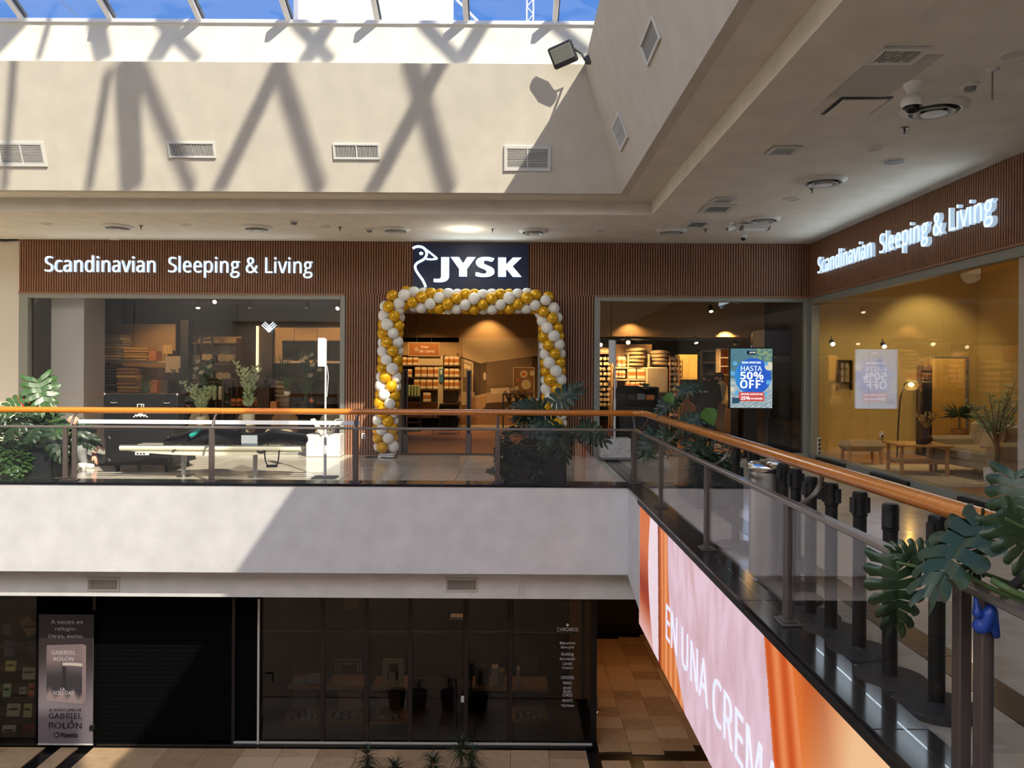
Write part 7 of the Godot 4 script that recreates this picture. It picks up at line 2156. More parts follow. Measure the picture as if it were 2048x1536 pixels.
func lower_level() -> void:
	var zf := -12.4
	var o := shell("wall_lower", "dark shop fronts of the lower level")
	# bookshop side wall, dark shutter bay, piers
	part(o, "rear", Mb.new().lo_hi(-14, 1.3, LOW, -1.72, -14.6, -14.4), M.matte_black)
	part(o, "pier", Mb.new().lo_hi(w(470, 1400, 12.4).x, w(515, 1400, 12.4).x, LOW, -1.72, -14.4, zf), M.matte_black)
	part(o, "plinth", Mb.new().lo_hi(-14, 1.32, LOW, LOW + 0.05, zf - 0.1, zf + 0.1), M.low_black)
	part(o, "floor_trim", Mb.new().lo_hi(w(465, 1498, 12.3).x, 1.32, LOW + 0.05, LOW + 0.075, zf + 0.03, zf + 0.06), M.grille)
	var st := single("light_trim", "slim pale upright trim between the shutter and the watch shop", "trim", Mb.new().box(w(517, 1348, 12.33), Vector3(0.03, 2.4, 0.03)), M.grille)
	# shutter of slats
	var sx0 := w(190, 1400, zf * -1).x
	var sx1 := w(468, 1400, zf * -1).x
	var sh := thing("roller_shutter", "closed black roller shutter of the bookshop", "shutter", Vector3((sx0 + sx1) * 0.5, LOW + 0.05, zf))
	var sl := Mb.new().box(Vector3.ZERO, Vector3(sx1 - sx0, 0.068, 0.02), 0.008).mesh()
	for k in 37:
		put(sh, "slat", sl, M.matte_black, Transform3D(Basis.IDENTITY, Vector3(0, 0.036 + k * 0.071, 0)))
	part(sh, "guide", Mb.new().box(Vector3((sx1 - sx0) * 0.5, 1.3, 0.01), Vector3(0.05, 2.6, 0.06)).box(Vector3(-(sx1 - sx0) * 0.5, 1.3, 0.01), Vector3(0.05, 2.6, 0.06)), M.low_black)
	# bookshop window
	var bw := shell("window", "dark bookshop window at the lower left")
	part(bw, "pane", Mb.new().lo_hi(w(-30, 1400, 12.4).x, w(74, 1400, 12.4).x, LOW + 0.05, -1.72, zf - 0.006, zf + 0.006), M.dark_glass)
	part(bw, "frame", Mb.new().lo_hi(w(74, 1400, 12.4).x, w(78, 1400, 12.4).x, LOW + 0.05, -1.72, zf - 0.03, zf + 0.03), M.matte_black)
	var bs := thing("book_display", "dark stepped book display behind the lower left window", "display", Vector3(w(36, 1400, 12.9).x, LOW, -13.0))
	for k in 6:
		part(bs, "shelf", Mb.new().box(Vector3(0, 0.28 + k * 0.36, 0), Vector3(0.85, 0.02, 0.3)), M.wood_dark)
	part(bs, "back", Mb.new().box(Vector3(0, 1.2, -0.16), Vector3(0.9, 2.4, 0.02)), M.matte_black)
	var bc := [c8(170, 190, 150), c8(200, 120, 70), c8(190, 180, 160), c8(140, 40, 40), c8(90, 110, 130), c8(200, 190, 120)]
	var bl := [["pale green book standing on the fourth shelf from the top", 7, 22, 1368, 1393, 0], ["orange book standing on the fourth shelf beside the banner", 57, 72, 1367, 1393, 1], ["white book with dark lines in the middle of the fourth shelf", 39, 53, 1374, 1388, 2], ["grey book standing on the fifth shelf at the left", 15, 40, 1408, 1432, 2], ["yellowish book standing on the fifth shelf near the banner", 48, 64, 1408, 1434, 5], ["white book lying open on the bottom shelf at the left", 5, 31, 1451, 1474, 2], ["dark red book on the bottom shelf beside the banner", 45, 72, 1450, 1474, 3], ["grey blue book on the second shelf at the left", 10, 30, 1280, 1312, 4], ["dull yellow book on the third shelf", 12, 32, 1322, 1342, 5], ["grey picture book on the third shelf beside the banner", 46, 72, 1335, 1358, 2], ["blue book on the second shelf beside the banner", 55, 71, 1282, 1304, 4], ["dark book high on the top shelf", 6, 22, 1248, 1268, 4]]
	for b: Array in bl:
		var r := rectm(b[1], b[2], b[3], b[4], 12.85)
		var key := "book_%d" % b[5]
		if not M.has(key):
			mat(key, bc[b[5]], 0.6)
		var bk := thing("book", b[0], "book", r[0])
		part(bk, "cover", Mb.new().box(Vector3(0, r[2] * 0.5, 0), Vector3(r[1], r[2], 0.03), 0.003, Basis(Vector3.RIGHT, -0.12)), M[key])
		part(bk, "title_strip", Mb.new().box(Vector3(0, r[2] * 0.62, 0.018), Vector3(r[1] * 0.7, r[2] * 0.16, 0.004), 0.0, Basis(Vector3.RIGHT, -0.12)), M.cloth_dark)
	single("yellow_panel", "slanted pale panel at the top of the bookshop window", "panel", Mb.new().box(w(58, 1252, 12.9), Vector3(0.2, 0.3, 0.02), 0.0, Basis(Vector3.BACK, 0.5)), M.wood_oak)
	# banner
	var r := rectm(78, 186, 1229, 1489, 12.25)
	var ba := thing("banner", "tall grey book advertising banner beside the black shutter", "banner", r[0])
	var wd: float = r[1]
	var ht: float = r[2]
	var im := Image.create(64, 128, false, Image.FORMAT_RGB8)
	for y in 128:
		for x in 64:
			im.set_pixel(x, y, c8(46, 40, 42).lerp(c8(122, 113, 120), smoothstep(30.0, 95.0, y + 6.0 * sin(x * 0.1))))
	var bm := mat("banner_print", Color.WHITE, 0.5)
	bm.albedo_texture = ImageTexture.create_from_image(im)
	part(ba, "print", Mb.new().quad(Vector3(-wd / 2, 0, 0.004), Vector3(wd / 2, 0, 0.004), Vector3(wd / 2, ht, 0.004), Vector3(-wd / 2, ht, 0.004)).lo_hi(-wd / 2, wd / 2, 0, ht, -0.006, 0.002), bm)
	var lit := mat("print_light", c8(190, 180, 184), 0.6)
	var drk := mat("print_dark", c8(26, 22, 26), 0.6)
	for l: Array in [["A veces es", 0.02, 0.945, 0.58, 0.03, lit], ["refugio.", 0.0, 0.89, 0.38, 0.034, lit], ["Otras, exilio.", 0.0, 0.835, 0.64, 0.03, lit], ["GABRIEL", -0.04, 0.71, 0.44, 0.03, lit], ["ROLÓN", -0.04, 0.665, 0.36, 0.036, lit], ["LA", -0.05, 0.43, 0.08, 0.02, lit], ["SOLEDAD", -0.03, 0.4, 0.38, 0.028, lit], ["EL NUEVO LIBRO DE", 0.0, 0.268, 0.58, 0.018, drk], ["GABRIEL", 0.0, 0.222, 0.6, 0.043, drk], ["ROLÓN", 0.0, 0.155, 0.6, 0.058, drk], ["Planeta", 0.07, 0.075, 0.31, 0.038, drk]]:
		text(ba, "lettering", l[0], l[5], Vector3(wd * l[1], ht * l[2], 0.014), wd * l[3], ht * l[4], Basis.IDENTITY, 0.003, l[0] == "Planeta")
	# the printed book: dark cover with a lighthouse
	var cv := Image.create(64, 96, false, Image.FORMAT_RGB8)
	for y in 96:
		for x in 64:
			var c := c8(120, 104, 108).lerp(c8(52, 50, 56), smoothstep(20.0, 60.0, y)).lerp(c8(140, 124, 124), smoothstep(72.0, 90.0, y + 5.0 * sin(x * 0.3)))
			if absf(x - 31) < 3.0 + (y - 36) * 0.03 and y > 36 and y < 74:
				c = c8(40, 38, 44)
			if absf(y - 33) < 2.5 and x > 28:
				c = c8(190, 176, 170)
			cv.set_pixel(x, y, c)
	var cm := mat("cover_print", Color.WHITE, 0.5)
	cm.albedo_texture = ImageTexture.create_from_image(cv)
	var bx0 := -wd * 0.35
	var bx1 := wd * 0.3
	part(ba, "printed_book", Mb.new().quad(Vector3(bx0, ht * 0.335, 0.009), Vector3(bx1, ht * 0.315, 0.009), Vector3(bx1, ht * 0.775, 0.009), Vector3(bx0, ht * 0.765, 0.009)), cm)
	part(ba, "printed_spine", Mb.new().quad(Vector3(bx1, ht * 0.315, 0.009), Vector3(wd * 0.37, ht * 0.335, 0.009), Vector3(wd * 0.37, ht * 0.765, 0.009), Vector3(bx1, ht * 0.775, 0.009)), mat("spine_print", c8(130, 112, 114), 0.6))
	var gl := Mb.new()
	gl.tube([Vector3(-wd * 0.16, ht * 0.075, 0.009), Vector3(-wd * 0.16, ht * 0.075, 0.012)], wd * 0.055, -1, 20)
	var ge := part(ba, "globe_mark", gl, drk)
	for k in 3:
		part(ge, "globe_line", Mb.new().box(Vector3(-wd * 0.16, ht * 0.075, 0.013), Vector3(wd * 0.1, 0.006, 0.003), 0.0, Basis(Vector3.BACK, k * PI / 3)), lit)
	part(ba, "rail", Mb.new().tube([Vector3(-wd / 2, 0, 0), Vector3(wd / 2, 0, 0)], 0.014, -1, 10), M.grille)
	part(ba, "lock_box", Mb.new().box(Vector3(wd * 0.5, ht * 0.135, 0.02), Vector3(0.08, 0.07, 0.05), 0.006), M.black)
	# watch shop glazing
	mat("mullion_dark", c8(36, 24, 18), 0.7)
	var gw := shell("window", "dark watch shop window with slim upright mullions")
	var ms := [520, 645, 733, 820, 932, 1021, 1187]
	for i in ms.size():
		var x := w(ms[i], 1400, 12.4).x
		part(gw, "mullion", Mb.new().box(Vector3(x, (LOW - 1.72) * 0.5, zf - 0.03), Vector3(0.07 if i < 6 else 0.1, 2.68, 0.1)), M.low_black if i in [0, 6] else M.mullion_dark)
		if i > 0:
			part(gw, "pane", Mb.new().lo_hi(w(ms[i - 1], 1400, 12.4).x + 0.04, x - 0.04, LOW + 0.05, -1.72, zf - 0.006, zf + 0.004), M.dark_glass)
	part(gw, "transom", Mb.new().box(Vector3((w(520, 1264, 12.4).x + w(1187, 1264, 12.4).x) * 0.5, w(800, 1264, 12.4).y, zf - 0.02), Vector3(5.3, 0.02, 0.03)), M.grey_dark)
	part(gw, "side_pane", Mb.new().lo_hi(1.33, 1.34, LOW, -1.72, -14.1, zf - 0.05), M.dark_glass)
	part(gw, "side_post", Mb.new().lo_hi(1.3, 1.37, LOW, -1.72, -14.2, -14.1), M.black)
	part(gw, "door_panel", Mb.new().lo_hi(w(822, 1400, 12.42).x, w(930, 1400, 12.42).x, LOW + 0.06, w(850, 1358, 12.4).y, zf - 0.06, zf - 0.02), M.wood_dark)
	part(gw, "door_handle", Mb.new().tube([w(910, 1364, 12.32), w(910, 1465, 12.32)], 0.016), M.black)
	part(gw, "door_lock", Mb.new().box(w(925, 1398, 12.36), Vector3(0.05, 0.1, 0.02)), M.grille)
	# shelves and things on them
	var shelves := [[575, 640, 1375], [652, 728, 1376], [743, 815, 1378], [943, 1014, 1379], [1025, 1096, 1380], [566, 638, 1443], [651, 726, 1444], [739, 812, 1446], [1024, 1096, 1442]]
	var sn := ["upper oak shelf, first bay of the watch shop", "upper oak shelf, second bay of the watch shop", "upper oak shelf, third bay of the watch shop", "upper oak shelf right of the watch shop door", "upper oak shelf, last bay of the watch shop", "lower oak shelf, first bay of the watch shop", "lower oak shelf, second bay of the watch shop", "lower oak shelf, third bay of the watch shop", "lower oak shelf, last bay of the watch shop"]
	for k in shelves.size():
		var q: Array = shelves[k]
		var a := w(q[0], q[2], 12.75)
		var b := w(q[1], q[2], 12.75)
		var s := thing("display_shelf", sn[k], "shelf", (a + b) * 0.5)
		part(s, "board", Mb.new().box(Vector3(0, 0, -0.25), Vector3(b.x - a.x, 0.065, 0.5), 0.006), M.wood_oak)
	var up := mat("case_white", c8(214, 204, 190), 0.6)
	for d: Array in [[584, 608, 1363, 1371, "white low watch tray on the upper shelf, first bay", up], [612, 639, 1355, 1367, "white stepped watch tray on the upper shelf, first bay", up], [664, 713, 1369, 1373, "long white watch tray on the upper shelf, second bay", up], [1033, 1040, 1340, 1372, "pale narrow stand right of the watch shop door", up], [669, 711, 1435, 1441, "white flat plinth on the lower shelf, second bay", up], [755, 800, 1437, 1442, "white flat plinth on the lower shelf, third bay", up], [983, 996, 1337, 1371, "pale narrow watch stand right of the door", up], [997, 1009, 1344, 1371, "beige upright card right of the door", M.cloth_beige], [951, 978, 1335, 1371, "black watch display block right of the door", M.black]]:
		bx("watch_stand", d[4], "display", d[0], d[1], d[2], d[3], 12.8, 0.2, d[5], 0.006)
	# framed arch display
	var fr := rectm(765, 807, 1318, 1372, 12.85)
	var ad := thing("watch_display", "cream square watch display with a stepped arch, third bay", "display", fr[0])
	part(ad, "panel", Mb.new().box(Vector3(0, fr[2] * 0.55, 0), Vector3(fr[1], fr[2] * 0.9, 0.04), 0.004), M.cloth_cream)
	part(ad, "arch", Mb.new().box(Vector3(0, fr[2] * 0.55, 0.022), Vector3(fr[1] * 0.5, fr[2] * 0.6, 0.006)), M.wood_dark)
	part(ad, "inset", Mb.new().box(Vector3(0, fr[2] * 0.48, 0.027), Vector3(fr[1] * 0.34, fr[2] * 0.46, 0.006)), M.cloth_beige)
	part(ad, "watch", Mb.new().tube([Vector3(0, fr[2] * 0.66, 0.03), Vector3(0, fr[2] * 0.66, 0.045)], 0.05, -1, 16), M.black_gloss)
	part(ad, "base", Mb.new().box(Vector3(0, 0.03, 0.08), Vector3(fr[1] * 1.02, 0.06, 0.16), 0.006), M.cloth_cream)
	var f2 := rectm(672, 722, 1320, 1346, 12.9)
	var of := thing("outline_frame", "dark wall panel with a white double outline frame, second bay", "frame", f2[0])
	for k in 2:
		var e := 1.0 - k * 0.24
		var fw: float = f2[1] * e * 0.5
		var fh: float = f2[2] * (1.0 - k * 0.28)
		part(of, "outline", Mb.new().box(Vector3(0, fh, 0), Vector3(fw * 2, 0.02, 0.01)).box(Vector3(-fw, fh * 0.5, 0), Vector3(0.015, fh, 0.01)).box(Vector3(fw, fh * 0.5, 0), Vector3(0.015, fh, 0.01)), M.grille)
	# clusters of watches on cushions
	for q: Array in [[580, 632, 1436, "MOV", 16], [662, 724, 1435, "", 14], [753, 806, 1436, "", 8], [1030, 1084, 1434, "", 12]]:
		for k in q[4]:
			var p := w(lerpf(q[0], q[1], (k % 8 + 0.5) / 8.0) + rng.randf() * 3, q[2] - (k / 8) * 7 - rng.randf() * 5, 12.72 + (k / 8) * 0.1)
			var wt := thing("watch", ["watch on the crowded cushion display of the first bay", "watch on the lower shelf of the second bay", "watch case on the lower shelf of the third bay", "watch on the dim lower shelf of the last bay"][[580, 662, 753, 1030].find(q[0])] + (", front row, " if k < 8 else ", back row, ") + order(k % 8, 99, "left"), "watch", p, rng.randf() * 0.6, ["watches, first bay", "watches, second bay", "watch cases, third bay", "watches, last bay"][[580, 662, 753, 1030].find(q[0])])
			part(wt, "strap", Mb.new().lathe(Vector3.ZERO, [Vector2(0.022, -0.012), Vector2(0.026, 0), Vector2(0.022, 0.012)], 12, Basis(Vector3.BACK, PI / 2)), M.steel if k % 3 else M.cloth_black)
			part(wt, "dial", Mb.new().tube([Vector3(0, 0, 0.024), Vector3(0, 0, 0.034)], 0.02, -1, 12), M.white if k % 2 else M.black_gloss)
	bx("picture_card", "framed pale landscape picture on the lower shelf, first bay", "picture", 587, 631, 1389, 1420, 12.95, 0.03, M.grey)
	bx("picture_card", "brown backed display card on the lower shelf, second bay", "picture", 676, 722, 1385, 1425, 12.95, 0.03, M.wood_oak)
	bx("picture_card", "beige backed display card on the lower shelf, third bay", "picture", 758, 800, 1385, 1428, 12.95, 0.03, M.cloth_brown)
	bx("poster", "dim green picture on the wall of the last bay", "picture", 1032, 1078, 1311, 1347, 13.2, 0.03, M.leaf_dark)
	# lamps of the shop
	bx("ceiling_fitting", "white ceiling fitting behind the watch shop door glass", "fitting", 900, 925, 1234, 1241, 13.2, 0.2, M.white)
	bx("price_frame", "hanging framed sign at the top of the second bay", "sign", 688, 716, 1196, 1220, 12.7, 0.02, M.cloth_beige)
	# lettering on the glass
	var wt := mat("vinyl_white", c8(226, 226, 226), 0.7)
	var la := thing("window_lettering", "column of pale brand lettering on the right end of the watch shop glass", "lettering", w(1135, 1412, 12.37))
	var y := 0.0
	for l: Array in [["CHRONOS", 1259, 42, 7], ["Baume", 1286, 30, 5], ["Blancpain", 1295, 26, 6], ["Breitling", 1309, 24, 8], ["BVLGARI", 1318, 30, 4], ["Cartier", 1327, 20, 6], ["Chopard", 1336, 22, 6], ["LONGINES", 1355, 26, 6], ["MIDO", 1366, 17, 5], ["MONT", 1376, 16, 5], ["BLANC", 1383, 16, 5], ["ORIS", 1390, 19, 6], ["RADO", 1401, 20, 5], ["TAG Heuer", 1411, 26, 5]]:
		var p := w(1135, l[1], 12.37) - la.position
		text(la, "lettering", l[0], wt, p, l[2] * 12.37 / F, l[3] * 12.37 / F, Basis.IDENTITY, 0.003)
	part(la, "round_mark", Mb.new().tube([w(1135, 1250, 12.37) - la.position, w(1135, 1250, 12.365) - la.position], 0.022, -1, 16), wt)
	var mo := single("letter_block", "pale lettering on the edge of the lower shelf, first bay", "lettering", Mb.new().box(w(600, 1434, 12.74), Vector3(0.22, 0.03, 0.004)), M.black)
	text(mo, "lettering", "MOVADO", wt, w(600, 1434, 12.73), 0.2, 0.035, Basis.IDENTITY, 0.003)
	var mb := single("black_plinth", "black plinth with pale lettering low right of the watch shop door", "plinth", Mb.new().box(w(977, 1486, 12.62) + Vector3(0, 0, -0.15), Vector3(0.62, 0.22, 0.3), 0.006), M.black_gloss)
	text(mb, "lettering", "MONTBLANC", wt, w(974, 1487, 12.46), 0.3, 0.055, Basis.IDENTITY, 0.003, true)
	part(mb, "star_mark", Mb.new().tube([w(994, 1483, 12.46), w(994, 1483, 12.455)], 0.018, -1, 6), wt)
	for q: Array in [[960, 1462, "dark glove mould standing on the black plinth, left"], [999, 1462, "dark handbag standing on the black plinth, right"]]:
		single("leather_bag", q[2], "bag", Mb.new().box(w(q[0], q[1], 12.7), Vector3(0.2, 0.2, 0.12), 0.05), M.near_black)
	single("door_sticker", "small dark notice sticker low on the first bay of the watch shop", "sticker", Mb.new().box(w(536, 1358, 12.36), Vector3(0.13, 0.16, 0.004)), M.low_black)
	# side wall of the corridor
	var cw := shell("wall_corridor", "brown corridor wall of the lower level")
	part(cw, "wall", Mb.new().lo_hi(1.1, 1.36, LOW, -1.72, -17.6, -14.2), M.wood_oak)
	part(cw, "far_wall", Mb.new().lo_hi(1.0, 5.0, LOW, -1.72, -19.4, -19.2), M.warm_wall)
	part(cw, "right_wall", Mb.new().lo_hi(4.0, 4.2, LOW, -1.72, -19.2, -9), M.warm_wall)
	var sg := single("wall_lettering", "dark slanting lettering high on the brown corridor wall", "sign", Mb.new().lo_hi(1.361, 1.4, -2.2, -1.95, -16.4, -15.2), M.black)
	part(cw, "stone_edge", Mb.new().lo_hi(1.36, 1.6, LOW, -1.72, -18.0, -17.6), M.cloth_beige)
	for k in 7:
		part(cw, "stone", Mb.new().box(Vector3(1.62 + 0.04 * (k % 2), LOW + 0.3 + k * 0.38, -17.6), Vector3(0.22, 0.36, 0.2), 0.03), M.cloth_beige)
	struct("wall_corridor_dark", Mb.new().lo_hi(1.75, 4.0, LOW, -2.35, -18.0, -17.82), M.black, null, "black closed shutter across the end of the corridor")
	var rl := thing("floor_rail", "low chrome rail along the brown corridor wall", "rail", Vector3(1.55, LOW, -15.0))
	rope(rl, "bar", [Vector3(0, 0.0, 1.3), Vector3(0, 0.16, 1.3), Vector3(0, 0.2, 1.22), Vector3(0, 0.2, 0), Vector3(0, 0.2, -1.9)], 0.018, M.chrome, 4)
	for z: float in [1.3, -1.8]:
		part(rl, "foot", Mb.new().lathe(Vector3(0, 0, z), [Vector2(0.07, 0), Vector2(0.06, 0.02), Vector2(0.02, 0.03)], 14), M.chrome)
	part(rl, "post", Mb.new().tube([Vector3(0, 0, -1.8), Vector3(0, 0.2, -1.8)], 0.018), M.chrome)
	# dracaenas on the lower floor
	var dl := [[735, 1503, "spiky potted plant below the second bay of the watch shop"], [790, 1530, "low spiky potted plant, mostly below the picture edge"], [866, 1517, "spiky potted plant left of the tallest one"], [922, 1482, "tallest spiky potted plant in front of the watch shop door"], [944, 1504, "spiky potted plant right of the tallest one"]]
	for q: Array in dl:
		var top := w(q[0], q[1], 11.0)
		var d := thing("dracaena", q[2], "plant", Vector3(top.x, LOW, -11.0))
		var h := top.y - LOW
		part(d, "pot", Mb.new().lathe(Vector3.ZERO, [Vector2(0.12, 0), Vector2(0.16, 0.3), Vector2(0.14, 0.3), Vector2(0.13, 0.26), Vector2(0.001, 0.26)], 18), M.planter)
		part(d, "stem", Mb.new().tube([Vector3(0, 0.25, 0), Vector3(0.01, h * 0.6, 0), Vector3(0, h, 0)], 0.02, 0.012, 8), M.bark)
		var lf := Mb.new()
		for k in 90:
			var a := k * 2.4
			var u := rng.randf()
			var e := lerpf(1.1, -0.35, u)
			var dir := Vector3(cos(a) * cos(e), sin(e), sin(a) * cos(e)).normalized()
			var p := Vector3(0, h - 0.22 * u, 0)
			var g := [[], []]
			var sd := dir.cross(Vector3.UP).normalized()
			var ll := 0.24 + 0.1 * rng.randf()
			for i in 5:
				var t := i / 4.0
				var c := p + dir * ll * t - Vector3(0, ll * 0.55 * t * t, 0)
				var wv := 0.009 * (1.0 - t * 0.85)
				g[0].append(c - sd * wv)
				g[1].append(c + sd * wv)
			lf.sheet(g)
		part(d, "foliage", lf, M.leaf_dark).set_meta("kind", "stuff")


# ---- split leaves of a swiss cheese plant ----
func split_leaf(l: float, sd: int, droop: float) -> Mb:
	var r := RandomNumberGenerator.new()
	r.seed = sd
	var b := Mb.new()
	var wmax := l * 0.47
	var mid := func(t: float) -> Vector3:
		return Vector3(0, -droop * l * t * t, l * (t - 0.0))
	var n := 7
	var fold := 0.18 + r.randf() * 0.1
	for s: float in [-1.0, 1.0]:
		for i in n:
			var t0 := float(i) / n
			var t1 := float(i + 1) / n
			var tc := (t0 + t1) * 0.5
			var ang := lerpf(-0.75, 1.05, tc)
			var ln := wmax * (0.78 + 0.34 * sin(PI * minf(1.0, tc + 0.3))) * (1.0 if i < n - 1 else 0.75) * (0.94 + 0.12 * r.randf())
			var dir := Vector3(s * cos(ang), 0, sin(ang))
			var gap := 0.0 if i == n - 1 and s > 0.0 else 1.0
			var hole := r.randf()
			var g := []
			for k in 7:
				var u := k / 6.0
				var sl := smoothstep(0.4, 0.75, u)
				var q := 0.13 * sl * gap
				var row := []
				for j in 5:
					var v := lerpf(t0 + (t1 - t0) * q, t1 - (t1 - t0) * q * 0.9, j / 4.0)
					var spread := lerpf(1.0, 1.0 + 1.15 * (1.0 - tc * 0.35), u)
					var vv := tc + (v - tc) * spread
					var tip := 1.0 - 0.22 * sl * pow(absf(j / 4.0 - 0.5) * 2.0, 2.0)
					var p: Vector3 = mid.call(clampf(lerpf(v, vv, u), -0.25, 1.15))
					p += dir * ln * u * tip
					p.y += ln * (fold * u - 0.5 * u * u * (0.5 + droop)) + 0.012 * l * sin(u * 9.0 + i * 2.0)
					row.append(p)
				g.append(row)
			if s < 0.0:
				for row: Array in g:
					row.reverse()
			b.sheet(g)
	return b


func mleaf(plant: Node3D, root: Vector3, px: float, py: float, d: float, ang: float, tilt: float, l: float, m: Material, droop := 0.25, face := Vector3(0, 0.55, 0.85)) -> void:
	var a := deg_to_rad(ang)
	var tip := Vector3(cos(a), sin(a), tilt).normalized()
	var nn := (face - tip * face.dot(tip)).normalized()
	var side := nn.cross(tip)
	var c := w(px, py, d)
	var base := c - tip * l * 0.45
	var o := part(plant, "leaf", split_leaf(l, int(px * 7 + py), droop), m, Transform3D(Basis(side, nn, tip), base - plant.position))
	var b := base - plant.position
	var mid := (root + b) * 0.5 + Vector3(0, 0.12 * l, 0)
	var cur := Curve3D.new()
	cur.add_point(root, Vector3.ZERO, Vector3(0, (b.y - root.y) * 0.35, 0))
	cur.add_point(b, (mid - b) * 0.4 + Vector3(0, 0.05, 0), Vector3.ZERO)
	part(plant, "stalk", Mb.new().tube(Array(cur.tessellate(3, 4)), 0.011, 0.007, 7), M.stalk)


func ivy(plant: Node3D, blobs: Array, n: int, m: Material, size := 0.055) -> void:
	var lf := Mb.new()
	lf.tri(Vector3(0, 0, 0), Vector3(0.5, 0.1, 0.45), Vector3(0, -0.06, 0.4))
	lf.tri(Vector3(0, 0, 0), Vector3(0, -0.06, 0.4), Vector3(-0.5, 0.1, 0.45))
	lf.tri(Vector3(0, -0.06, 0.4), Vector3(0.5, 0.1, 0.45), Vector3(0, -0.1, 1.0))
	lf.tri(Vector3(0, -0.06, 0.4), Vector3(0, -0.1, 1.0), Vector3(-0.5, 0.1, 0.45))
	var where := []
	for b: Array in blobs:
		for k in int(n * b[2]):
			var v := Vector3(rng.randfn(), rng.randfn(), rng.randfn()).normalized()
			var p: Vector3 = b[0] + v * (b[1] as Vector3) * (0.6 + 0.45 * rng.randf())
			var z := (v + Vector3(rng.randf() - 0.5, -0.7, rng.randf() - 0.5)).normalized()
			var x := z.cross(v + Vector3(0.01, 0.3, 0.02)).normalized()
			where.append(Transform3D(Basis(x, z.cross(x), z).scaled(Vector3.ONE * size * (0.7 + 0.7 * rng.randf())), p))
	many(plant, "ivy", lf.mesh(), m, where)


func tub(plant: Node3D, sx: float, h: float, sz: float) -> void:
	part(plant, "planter", Mb.new().lo_hi(-sx / 2, sx / 2, 0.0, h, sz / 2 - 0.02, sz / 2, 0.006).lo_hi(-sx / 2, sx / 2, 0.0, h, -sz / 2, -sz / 2 + 0.02, 0.006).lo_hi(-sx / 2, -sx / 2 + 0.02, 0.0, h, -sz / 2, sz / 2, 0.006).lo_hi(sx / 2 - 0.02, sx / 2, 0.0, h, -sz / 2, sz / 2, 0.006), M.planter)
	part(plant, "soil", Mb.new().lo_hi(-sx / 2 + 0.02, sx / 2 - 0.02, 0.02, h - 0.05, -sz / 2 + 0.02, sz / 2 - 0.02), M.soil)


